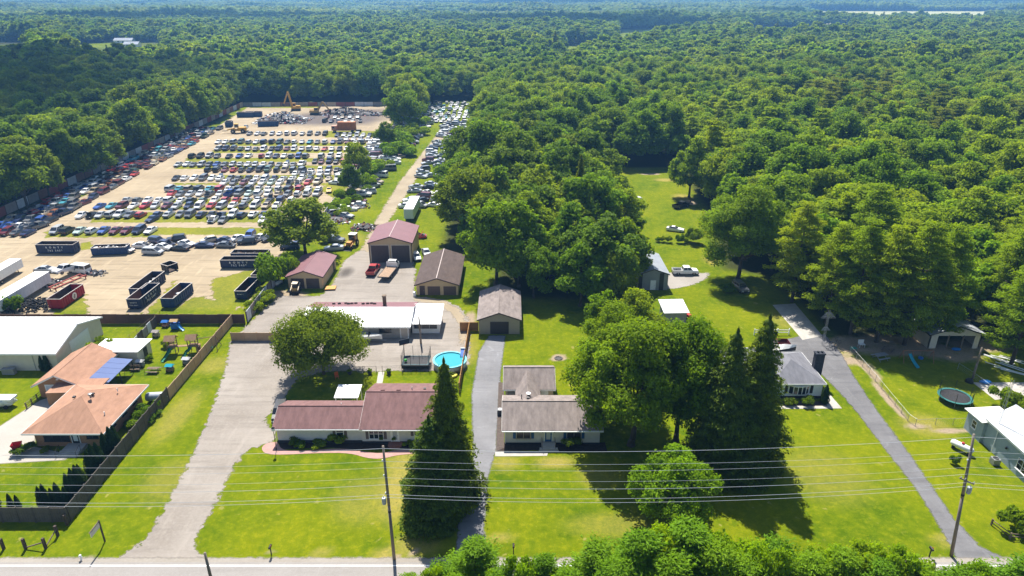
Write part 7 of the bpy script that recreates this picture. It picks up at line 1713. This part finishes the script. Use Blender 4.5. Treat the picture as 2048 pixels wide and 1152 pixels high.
def slide(T, p0, p1, w, m, wave=0):
    p0 = Vector(p0); p1 = Vector(p1); d = (p1 - p0); side = Vector((-d.y, d.x, 0)).normalized() * w / 2; mb = MB(); n = 8; prev = None
    for i in range(n + 1):
        u = i / n; c = p0 + d * u; c.z = p0.z + (p1.z - p0.z) * (u ** .9) - .15 * math.sin(math.pi * u) * (1 if not wave else math.sin(3 * math.pi * u)); cur = [c - side + Vector((0, 0, .22)), c - side, c + side, c + side + Vector((0, 0, .22))]
        if prev: mb.add([tuple(v) for v in prev + cur], [(0, 1, 5, 4), (1, 2, 6, 5), (2, 3, 7, 6)])
        prev = cur
    return mb.build('slide', m, T)
CEDARW = mat('cedar_timber', (.24, .15, .085), .85, var=.2, vscale=2)
x, y = G(370, 705); T = thing('wooden_playset', 'wooden play set with two roofed towers and green slides', 'playset', (x, y, 0), .12)
for cx_ in (-1.9, 1.6):
    for sx in (-.65, .65):
        for sy in (-.65, .65): MB().box(cx_ + sx - .06, cx_ + sx + .06, sy - .06, sy + .06, 0, 2.9).build('post', CEDARW, T)
    MB().box(cx_ - .7, cx_ + .7, -.7, .7, 1.35, 1.45).build('platform', CEDARW, T)
    for s in (-1, 1): MB().slab([(cx_ - .95, s * .95, 2.75), (cx_ + .95, s * .95, 2.75), (cx_ + .95, 0, 3.5), (cx_ - .95, 0, 3.5)][::(1 if s < 0 else -1)], .06).build('roof_board', CEDARW, T)
    for z in (1.7, 2.1): MB().box(cx_ - .7, cx_ + .7, .63, .69, z, z + .12).build('railing', CEDARW, T)
MB().box(-1.2, .9, -.3, .3, 1.3, 1.38).build('bridge', CEDARW, T); slide(T, (-1.9, -.7, 1.45), (-2.7, -3.3, .15), .55, GREENP); slide(T, (1.5, -.7, 1.45), (.3, -2.6, .15), .55, GREENP, 1)
MB().tube((2.3, 0, 2.5), (5.3, .8, 2.5), .07).build('swing_beam', CEDARW, T)
for s in (-1, 1): MB().tube((5.3, .8, 2.5), (5.6, .8 + s * 1.3, 0), .06).build('leg', CEDARW, T)
for k in (3.2, 4.2): MB().tube((k, .3, 2.5), (k, .3, .6), .012, .012, 4).tube((k + .45, .4, 2.5), (k + .45, .4, .6), .012, .012, 4).box(k - .02, k + .47, .2, .5, .55, .6).build('swing', GREENP, T)
for k in range(5): MB().box(2.25, 2.7, -.6 + .0, .6, .25 + k * .26, .31 + k * .26).build('ladder_rung', CEDARW, T)
x, y = G(352, 657); T = thing('plastic_climber', 'blue plastic climber with slide at the brown fence', 'playset', (x, y, 0)); BP = MATS['blue_plastic']
MB().box(-.7, .7, -.5, .5, .1, 1.1).box(-.6, -.45, -.4, .4, 1.1, 1.7).box(.45, .6, -.4, .4, 1.1, 1.7).build('body', BP, T); MB().add([(-.75, -.6, 1.65), (.75, -.6, 1.65), (.75, .6, 1.65), (-.75, .6, 1.65), (-.75, 0, 2.0), (.75, 0, 2.0)], [(0, 1, 5, 4), (2, 3, 4, 5), (0, 4, 3), (1, 2, 5)]).build('roof', mat('tan_plastic', (.42, .27, .13), .5), T); slide(T, (.6, -.3, 1.05), (1.9, -1.0, .1), .5, mat('sky_plastic', (.06, .30, .62), .45))
for lab, px, py, c1, c2 in (('round blue and pink toy tunnel beside the blue climber', 332, 653, (.03, .16, .5), (.5, .25, .22)), ('turquoise roofed toy house by the low wire fence', 341, 742, (.02, .36, .46), (.2, .15, .1)), ('white plastic toy cart beside the tan fence', 374, 728, (.6, .6, .6), (.2, .2, .2)), ('small grey toy car on the play garden grass', 273, 704, (.42, .44, .45), (.05, .05, .05)), ('grey sand box on the play garden grass', 313, 673, (.38, .33, .3), (.3, .25, .2)), ('white plastic toy boat on the garden grass', 282, 733, (.5, .5, .48), (.2, .2, .2))):
    x, y = G(px, py); T = thing('garden_toy', lab, 'toy', (x, y, 0)); MB().box(-.55, .55, -.4, .4, .1, .6).box(-.45, -.35, -.35, .35, .6, 1.1).box(.35, .45, -.35, .35, .6, 1.1).build('body', mat('toy_%d' % px, c2, .5), T); MB().add([(-.65, -.5, 1.05), (.65, -.5, 1.05), (.65, .5, 1.05), (-.65, .5, 1.05), (-.5, 0, 1.4), (.5, 0, 1.4)], [(0, 1, 5, 4), (2, 3, 4, 5), (0, 4, 3), (1, 2, 5)]).build('roof', mat('toyr_%d' % px, c1, .45), T)
    for sx in (-.4, .4): MB().lathe([(.02, -.05), (.14, -.05), (.14, .05), (.02, .05)], 10, (sx, -.42, .14), 0, 'Y').build('wheel', BLACK, T)
def bench(label, px, py, rz, m=WOOD, table=False, s=1.0):
    x, y = G(px, py); T = thing('picnic_table' if table else 'garden_bench', label, 'table' if table else 'bench', (x, y, 0), rz); T.scale = (s,) * 3
    if table:
        for k in range(5): MB().box(-.95, .95, -.4 + k * .16, -.26 + k * .16, .72, .77).build('plank', m, T)
        for sy in (-.75, .75): MB().box(-.95, .95, sy - .14, sy + .14, .42, .46).build('seat', m, T)
        for sx in (-.65, .65): MB().tube((sx, -.8, 0), (sx, .2, .72), .04, .04, 4).tube((sx, .8, 0), (sx, -.2, .72), .04, .04, 4).build('leg', m, T)
    else:
        for k in range(3): MB().box(-.75, .75, -.25 + k * .17, -.1 + k * .17, .43, .47).build('seat_slat', m, T)
        for k in range(3): MB().box(-.75, .75, .27, .31, .55 + k * .16, .67 + k * .16).build('back_slat', m, T)
        for sx in (-.65, .65): MB().box(sx - .04, sx + .04, -.22, .3, 0, .43).build('leg', m, T)
bench('dark garden bench at the play garden fence', 271, 742, .1); bench('low wooden table beside the garden bench', 308, 744, 0, WOOD, True)
bench('grey picnic table in the shade of the pine grove', 1760, 718, .3, GREYM, True, 1.2); bench('wooden picnic table lying by the swing set', 1775, 703, .8, WOOD, True)
for lab, px, py, c in (('green plastic garden table in the pine shade', 1706, 702, (.03, .22, .17)), ('white plastic chair in the pine shade', 1722, 694, (.6, .6, .58))):
    x, y = G(px, py); T = thing('garden_furniture', lab, 'furniture', (x, y, 0)); mm = mat('gf_%d' % px, c, .5); MB().box(-.5, .5, -.4, .4, .6, .66).build('top', mm, T)
    for sx in (-.42, .42):
        for sy in (-.32, .32): MB().tube((sx, sy, 0), (sx, sy, .6), .04).build('leg', mm, T)
    if px == 1722: MB().box(-.5, .5, .36, .42, .66, 1.3).build('backrest', mm, T)
# swing set with turquoise slide
x, y = G(1832, 722); T = thing('swing_set', 'rusty swing set with turquoise slide at the pine shade edge', 'swing set', (x, y, 0), -.03); SW = mat('rust_frame', (.26, .11, .055), .75, var=.2, vscale=2)
MB().tube((-2.6, 0, 2.0), (2.6, 0, 2.0), .06).build('top_beam', SW, T)
for sx in (-2.5, -.9, 2.5):
    for s in (-1, 1): MB().tube((sx, 0, 2.0), (sx, s * .9, 0), .05).build('leg', SW, T)
slide(T, (-1.5, -.2, 1.5), (-1.0, -2.6, .1), .5, mat('turquoise_plastic', (.03, .33, .42), .45)); MB().tube((.4, 0, 2.0), (.4, 0, .7), .012, .012, 4).tube((.9, 0, 2.0), (.9, 0, .7), .012, .012, 4).build('chain', GREYM, T); MB().lathe([(.25, .5), (.4, .5), (.4, .75), (.25, .75), (.25, .5)], 14, (.65, 0, 0)).build('swing_seat', BP, T)
# ------------------------------------------------------------------ odds and ends
x, y = G(1924, 905); T = thing('propane_tank', 'long white propane tank with red cap on the grass', 'propane tank', (x, y + .3, 0), math.radians(-56))
MB().lathe([(.02, -1.5), (.27, -1.42), (.44, -1.2), (.45, 0), (.44, 1.2), (.27, 1.42), (.02, 1.5)], 18, (0, 0, .8), 0, 'X').build('tank', WHITE, T, smooth=True); MB().lathe([(.2, 0), (.2, .2), (.05, .3)], 12, (0, 0, 1.22)).build('cap', mat('red_cap', (.45, .03, .05), .5), T)
for sx in (-1, 1): MB().box(sx - .12, sx + .12, -.35, .35, 0, .42).build('saddle', FOUND, T)
x, y = G(1988, 928); T = thing('air_conditioner', 'grey air conditioner box at the blue-grey house wall', 'air conditioner', (x, y, 0)); MB().box(-.45, .45, -.45, .45, .06, .95).build('casing', GREYM, T); MB().lathe([(.05, .95), (.36, .95), (.36, .99), (.05, .99)], 16).build('fan_grille', BLACK, T)
x, y = G(1000, 828); T = thing('air_conditioner', 'small air conditioner on the stone bed by the driveway', 'air conditioner', (x, y, 0)); MB().box(-.4, .4, -.4, .4, .05, .85).build('casing', mat('dark_grey_case', (.08, .08, .085), .5), T); MB().lathe([(.05, .85), (.3, .85), (.3, .89), (.05, .89)], 16).build('fan_grille', WHITE, T)
def mailbox(label, px, py, dark=True):
    x, y = G(px, py); T = thing('mailbox', label, 'mailbox', (x, y, 0)); MB().box(-.05, .05, -.05, .05, 0, 1.1).build('post', WOOD if not dark else BLACK, T)
    m = MB(); pr = [(-.11, 0), (.11, 0), (.11, .15)] + [(.11 * math.cos(a), .15 + .11 * math.sin(a)) for a in (.5, 1.0, 1.57, 2.1, 2.6)] + [(-.11, .15)]; k = len(pr); vs = [(a, -.28, 1.1 + b) for a, b in pr] + [(a, .28, 1.1 + b) for a, b in pr]
    m.add(vs, [tuple(range(k - 1, -1, -1)), tuple(range(k, 2 * k))] + [(i, (i + 1) % k, k + (i + 1) % k, k + i) for i in range(k)]); m.build('box', BLACK if dark else WHITE, T); MB().box(.11, .13, -.1, .05, 1.2, 1.42).build('flag', mat('red_flag', (.4, .02, .02), .5), T)
mailbox('black mailbox at the road before the mauve-roofed house', 543, 1110); mailbox('dark mailbox at the end of the asphalt driveway', 1027, 1108); mailbox('dark mailbox beside the leaning utility pole', 1858, 1114)
x, y = G(210, 1083); T = thing('hanging_sign', 'white hanging sign board on a dark post by the gravel drive', 'sign', (x, y, 0)); MB().box(-.07, .07, -.07, .07, 0, 3.1).build('post', mat('dark_post', (.07, .05, .04), .9), T); MB().box(-.05, .05, -1.9, .1, 2.95, 3.05).build('arm', WOOD, T); MB().box(-.03, .03, -1.8, -.1, 2.25, 2.85).build('board', mat('sign_board', (.62, .55, .46), .6, var=.1, vscale=2), T)
x, y = G(163, 1120); T = thing('white_hydrant', 'small white capped standpipe on bare earth by the road', 'standpipe', (x, y, 0)); MB().lathe([(.09, 0), (.09, .5), (.14, .55), (.12, .72), (.02, .78)], 10).build('pipe', WHITE, T); MB().tube((-.2, 0, .45), (.2, 0, .45), .05, .05, 8).build('outlet', WHITE, T)
x, y = G(553, 900); T = thing('lamp_post', 'black garden lamp post at the corner of the mauve-roofed house', 'lamp post', (x, y, 0)); MB().path([(0, 0, 0), (0, 0, .4), (0, 0, 3.2)], [.09, .05, .04], 8).build('pole', BLACK, T); MB().box(-.16, .16, -.16, .16, 3.2, 3.6).build('lantern', WHITE, T); MB().lathe([(.26, 3.6), (.03, 3.8)], 8).build('lantern_cap', BLACK, T)
x, y = G(38, 905); T = thing('red_hopper_cart', 'red hopper cart standing on the brick house drive', 'cart', (x, y, 0), .3)
MB().add([(-.35, -.3, .5), (.35, -.3, .5), (.35, .3, .5), (-.35, .3, .5), (-.6, -.5, 1.5), (.6, -.5, 1.5), (.6, .5, 1.5), (-.6, .5, 1.5)], [(3, 2, 1, 0), (0, 1, 5, 4), (1, 2, 6, 5), (2, 3, 7, 6), (3, 0, 4, 7)]).build('hopper', mat('hopper_red', (.38, .012, .03), .45), T); MB().tube((0, 0, .4), (-.6, -1.3, .35), .05).tube((-.4, 0, .35), (.4, 0, .35), .05).build('frame', BLACK, T)
for sx in (-.5, .5): MB().lathe([(.04, -.06), (.3, -.06), (.3, .06), (.04, .06)], 12, (sx, 0, .3), 0, 'X').build('wheel', tyre_m, T)
x, y = G(12, 812); T = thing('covered_camper', 'small camper under a crumpled white cover on the side lawn', 'camper', (x, y, 0)); MB().blob((-.3, 0, .9), (2.1, 1.0, .85), 2, .1, 5).build('cover', mat('white_tarp', (.60, .62, .62), .7, var=.15, vscale=2), T); MB().box(-2.1, 1.6, -.8, .8, 1.25, 1.6).build('roof_cover', WHITE, T)
for sx in (-1, .6): MB().lathe([(.05, -.1), (.3, -.1), (.3, .1), (.05, .1)], 12, (sx, -.85, .3), 0, 'Y').build('wheel', tyre_m, T)
x, y = G(20, 748); o = MB().box(-1.0, 1.0, -.35, .35, .05, 1.0).box(-1.05, 1.05, -.4, .4, 1.0, 1.06).build('storage_box', mat('box_grey', (.22, .22, .22), .6, var=.1, vscale=2), None, (x, y, 0)); tag(o, 'grey storage box against the cream pole barn wall', 'storage box')
x, y = G(316, 803); T = thing('fuel_tank', 'pale steel storage tank between the brick house and the fence', 'tank', (x, y, 0), .1); MB().lathe([(.02, -1.6), (.6, -1.5), (.7, -1.2), (.7, 1.2), (.6, 1.5), (.02, 1.6)], 16, (0, 0, .9), 0, 'X').build('shell', mat('tank_steel', (.42, .46, .50), .4, .2), T, smooth=True); MB().box(-1, -.8, -.5, .5, 0, .5).box(.8, 1, -.5, .5, 0, .5).build('cradle', DARK, T)
x, y = G(1117, 717); T = thing('fire_ring', 'ring of stones round a fire pit on the lawn', 'fire pit', (x, y, 0)); st = MB().blob((0, 0, 0), (.17, .13, .14), 1, .2, 4).mesh('stone', mat('pit_stone', (.22, .2, .18), .9, var=.3, vscale=4))
for i in range(12): put('stone', st, T, (.6 * math.cos(i * .5236), .6 * math.sin(i * .5236), .1), i * .9)
MB().tube((0, 0, .0), (0, 0, .05), .5, .5, 12).build('ash', BLACK, T)
x, y = G(1374, 634); T = thing('lawn_mower', 'small red riding mower beside the white-roofed shed', 'lawn mower', (x, y, 0), .4); RM = mat('mower_red', (.42, .02, .02), .45); MB().box(-.35, .35, -.9, 0, .35, .8).build('hood', RM, T); MB().box(-.5, .5, -.1, .9, .3, .5).build('deck', RM, T); MB().box(-.25, .25, .3, .7, .5, 1.0).build('seat', BLACK, T)
for sx in (-.45, .45):
    for yy, r in ((-.6, .2), (.5, .28)): MB().lathe([(.03, -.08), (r, -.08), (r, .08), (.03, .08)], 10, (sx, yy, r), 0, 'X').build('wheel', tyre_m, T)
x, y = G(674, 757); T = thing('garden_chair', 'orange garden chair under the bronze tree', 'chair', (x, y, 0), .4); OC = mat('chair_orange', (.50, .11, .03), .6); MB().box(-.3, .3, -.3, .3, .4, .46).build('seat', OC, T); MB().box(-.3, .3, .26, .32, .46, 1.1).build('backrest', OC, T)
for sx in (-.25, .25):
    for sy in (-.25, .25): MB().tube((sx, sy, 0), (sx, sy, .4), .03).build('leg', OC, T)
for k, px in enumerate((701, 741, 779)):
    x, y = G(px, 745); T = thing('barrel_planter', 'dark planter pot standing along the black wire fence', 'planter', (x, y - .5, 0), 0, 'planters at the black wire fence'); MB().lathe([(.28, 0), (.36, .35), (.3, .6)], 12).build('pot', DARK, T); put('foliage', PROTO['bush'][k % 3][1], T, (0, 0, .5)).scale = (.4,) * 3
x, y = G(1938, 764); T = thing('dog_shelter', 'black dome shelter on the lawn by the weathered pole', 'shelter', (x, y, 0)); MB().lathe([(.62, 0), (.58, .35), (.35, .62), (.03, .7)], 14).build('shell', BLACK, T); MB().box(-.25, .25, -.66, -.5, 0, .4).build('doorway', DARK, T)
x, y = G(1970, 766); o = MB().blob((0, 0, .25), (.9, .6, .3), 2, .12, 7).build('blue_tarp', mat('tarp_blue', (.02, .18, .5), .5), None, (x, y, 0)); tag(o, 'crumpled blue tarp beside the concrete slab', 'tarp')
x, y = G(1912, 700); o = MB().blob((0, 0, .2), (.8, .5, .25), 2, .12, 9).build('blue_tarp', mat('tarp_blue', (.02, .18, .5), .5), None, (x, y, 0)); tag(o, 'folded blue tarp on the ground before the open barn', 'tarp')
rp = random.Random(4)
for k in range(12):
    x, y = G(2010 + rp.uniform(-22, 26), 742 + rp.uniform(-26, 12)); o = MB().box(-2.2, 2.2, -.07, .07, .02, .12).build('white_pole', WHITE, None, (x, y, .08 * (k % 4)), -.75 + rp.uniform(-.2, .2)); tag(o, 'white pole lying in the loose stack near the pines', 'pole', 'loose white poles near the pines')
for lab, px, py in (('tan bicycle leaning by the antenna mast', 1668, 690), ('dark bicycle lying by the antenna mast', 1676, 684), ('pale bicycle near the shaded drive edge', 1660, 698)):
    x, y = G(px, py); T = thing('bicycle', lab, 'bicycle', (x, y, 0), px * .3); 
    for yy in (-.5, .5): MB().lathe([(.3, -.015), (.33, -.02), (.33, .02), (.3, .015), (.3, -.015)], 16, (0, yy, .33), 0, 'X').build('wheel', tyre_m, T)
    MB().path([(0, -.5, .33), (0, -.35, .75), (0, .2, .75), (0, .05, .33), (0, -.35, .75)], .02).tube((0, .5, .33), (0, .2, .75), .02).tube((-.25, -.4, .95), (.25, -.4, .95), .015).build('frame', GREYM, T); MB().box(-.08, .08, .15, .35, .8, .85).build('saddle', BLACK, T)
x, y = G(650, 578); o = MB().box(-1.1, 1.1, -.9, .9, .3, .36).box(-1.1, -1.0, -.9, .9, 0, .3).box(1.0, 1.1, -.9, .9, 0, .3).build('orange_pallet', mat('pallet_orange', (.50, .24, .05), .7, var=.15, vscale=2), None, (x + 1.2, y, 0), .1); tag(o, 'orange pallet lying beside the double garage', 'pallet')
x, y = G(558, 570); T = thing('white_gas_tank', 'small white tank standing by the panel wall', 'tank', (x, y, 0), 1.2); MB().lathe([(.02, -1.1), (.35, -1.0), (.4, -.8), (.4, .8), (.35, 1.0), (.02, 1.1)], 14, (0, 0, .6), 0, 'X').build('shell', WHITE, T, smooth=True); MB().box(-.7, -.6, -.3, .3, 0, .3).box(.6, .7, -.3, .3, 0, .3).build('cradle', DARK, T)
x, y = G(845, 592); T = thing('white_bin', 'white bin beside the brown-roofed tan garage', 'bin', (x - 1.6, y, 0)); MB().lathe([(.3, 0), (.36, .8), (.36, .9), (.05, .95)], 12).build('barrel', WHITE, T); MB().lathe([(.37, .86), (.37, .92)], 12).build('rim', GREYM, T)
# ------------------------------------------------------------------ shrubs and hedging cedars
cb = [(243, 905, 4.4), (230, 911, 4.6), (217, 918, 4.2), (206, 943, 4.6), (196, 950, 4.8), (187, 957, 4.4), (178, 984, 4.2), (167, 990, 4.6), (156, 995, 4.4), (145, 1000, 4.0), (137, 1013, 3.0), (123, 1013, 3.6), (110, 1013, 2.8), (96, 1013, 3.4), (86, 1013, 3.0), (38, 1016, 2.0), (24, 1016, 2.2), (-4, 1014, 2.4)]
for px, py, h in cb:
    x, y = G(px, py); x = min(x, -53.9); y = max(y, 64.6); plant('cedar', 'cedar_hedge', (x, y), 'dark pointed cedar inside the charcoal board fence', 'shrub', 'cedars inside the charcoal fence', scale=h / 4.2 * .95, zs=1.05)
for px, py, h in ((88, 741, 2.9), (98, 742, 3.3), (107, 738, 2.6)): plant('cedar', 'cedar_hedge', G(px, py), 'dark pointed cedar against the cream pole barn wall', 'shrub', 'cedars against the pole barn', scale=h / 4.2, zs=1.0)
SH = [('bush', 204, 707, 3.6, 3.4, 'leafy shrub between the pole barn and the lean-to'), ('bush', 145, 742, 2.4, 1.8, 'green shrub beside the salmon-roofed garage'), ('bush_dark', 56, 903, 2.6, 1.2, 'dark rounded shrub beside the red hopper cart'), ('bush_dark', 94, 903, 1.4, .8, 'small clipped shrub before the brick house window'), ('bush', 290, 832, 3.2, 2.2, 'green shrub beside the brick house wall'), ('bush', 268, 800 + 50, 2.6, 1.4, 'ivy-like shrub inside the charcoal fence'), ('bush', 300, 838, 3.0, 1.2, 'low vine shrub growing along the charcoal fence'),
      ('bush', 232, 722, 3.0, 1.6, 'weedy shrub at the lean-to corner'), ('bush', 334, 695, 2.0, 1.8, 'young shrub before the wooden play set'), ('bush', 300, 722, 1.2, 1.3, 'small garden plant in the play garden'), ('bush', 28, 622, 3.6, 3.6, 'leafy shrub at the front corner of the long white trailer'), ('bush_dark', 587, 890, 1.8, 1.0, 'dark shrub in the mulch bed by the lamp post'), ('bush', 602, 894, 1.5, .8, 'low green plant in the mulch bed'), ('bush', 640, 890, 2.4, .8, 'pale spreading plant in the mulch bed'),
      ('bush', 676, 884, 2.6, 1.8, 'round golden green shrub under the shuttered window'), ('bush_dark', 767, 884, .8, 1.2, 'slim dark shrub on one side of the white front door'), ('bush_dark', 790, 884, .8, 1.2, 'slim dark shrub flanking the white door toward the spruce'), ('bush', 822, 892, 1.6, .8, 'low plant at the foot of the spruce by the house'), ('bush_dark', 1148, 894, 2.4, 1.5, 'dark rounded shrub under the blue-shuttered window'), ('bush_dark', 1575, 808, 1.9, 1.1, 'dark rounded shrub under the bow window'), ('bush_dark', 1617, 808, 2.2, 1.4, 'larger rounded shrub by the bow window'),
      ('bush', 2032, 1060, 3.4, 3.0, 'round green bush beside the low timber rails'), ('bush', 1906, 928, 1.2, 1.6, 'young sapling on the lawn by the propane tank'), ('bush', 2010, 812, 3.4, 3.2, 'leafy bush behind the blue-grey house'), ('bush', 2035, 818, 3.4, 2.6, 'second leafy bush behind the blue-grey house'), ('bush', 510, 620, 4.2, 2.2, 'weedy growth along the pale panel wall'), ('bush', 530, 602, 4.0, 2.6, 'tall weeds at the panel wall by the hidden dumpster'), ('bush', 1540, 678, 2.6, .7, 'low flower clump before the white rail fence'),
      ('bush', 650, 745 - 260, 3, 2, 'weedy bush by the silver sedan'), ('bush', 680, 430, 5, 2.4, 'weedy bush among the junk near the track'), ('bush', 708, 404, 5, 2.6, 'thicket bush beside parked cars on the grass'), ('bush', 735, 384, 4, 2.6, 'bush between wrecks along the hedge line'), ('bush', 1455, 585, 3, 2, 'shaded bush at the foot of the massive maple')]
for kind, px, py, w, h, lab in SH: tree_px(kind, 'garden_shrub', (px, py), lab, h, w, cat='shrub')
tree_px('cedar', 'cedar_hedge', (1648, 806), 'dark pointed cedar at the corner of the white bungalow', 3.2, 1.6, cat='shrub')
# ------------------------------------------------------------------ fair weather clouds overhead, shading some of the woods
cm = bpy.data.materials.new('cloud_white'); cm.use_nodes = True; n_ = cm.node_tree.nodes; l_ = cm.node_tree.links
tr_ = n_.new('ShaderNodeBsdfTransparent'); df_ = n_.new('ShaderNodeBsdfDiffuse'); df_.inputs[0].default_value = (.9, .9, .9, 1); mx_ = n_.new('ShaderNodeMixShader'); mx_.inputs[0].default_value = .42
l_.new(tr_.outputs[0], mx_.inputs[1]); l_.new(df_.outputs[0], mx_.inputs[2]); l_.new(mx_.outputs[0], n_['Material Output'].inputs['Surface'])
def cloud(label, gx, gy, rx, ry, seed):
    """cumulus whose shadow falls round ground point (gx, gy)"""
    alt = 900.0; c = Vector((gx, gy, 0)) + SUN_DIR * (alt / SUN_DIR.z); rr = random.Random(seed); m = MB()
    for k in range(16):
        a = rr.uniform(0, 6.28); d = math.sqrt(rr.random()) * .72; s = rr.uniform(.28, .5); m.blob((rx * d * math.cos(a), ry * d * math.sin(a), rr.uniform(0, 30)), (rx * s, ry * s, 45 * s + 15), 3, .06, seed + k)
    o = m.build('cloud', cm, None, tuple(c), smooth=True); o['kind'] = 'structure'; o['label'] = label
cloud('small fair weather cloud over the yard fence woods', -370, 430, 215, 230, 3); cloud('fair weather cloud over the far woods', 120, 1250, 330, 150, 5); cloud('fair weather cloud over the distant clearing', -650, 1350, 420, 170, 7); cloud('fair weather cloud over the far field woods', 900, 1650, 420, 150, 9); cloud('long cloud over the horizon woods', -300, 2900, 900, 260, 11); cloud('long cloud over the horizon fields', 1700, 3200, 900, 280, 13)
# ------------------------------------------------------------------ haze
hm = bpy.data.materials.new('haze_air'); hm.use_nodes = True
for nd in list(hm.node_tree.nodes):
    if nd.type == 'BSDF_PRINCIPLED': hm.node_tree.nodes.remove(nd)
pv = hm.node_tree.nodes.new('ShaderNodeVolumePrincipled'); pv.inputs['Density'].default_value = 0.0002; pv.inputs['Color'].default_value = (0.22, 0.52, 1.0, 1); pv.inputs['Anisotropy'].default_value = 0.35
hm.node_tree.links.new(pv.outputs[0], hm.node_tree.nodes['Material Output'].inputs['Volume'])
hz = MB().box(-9500, 9500, -320, 12500, -1.0, 64.0).build('haze', hm)
hz['kind'] = 'stuff'; hz['label'] = 'thin blue summer haze over the far woods'
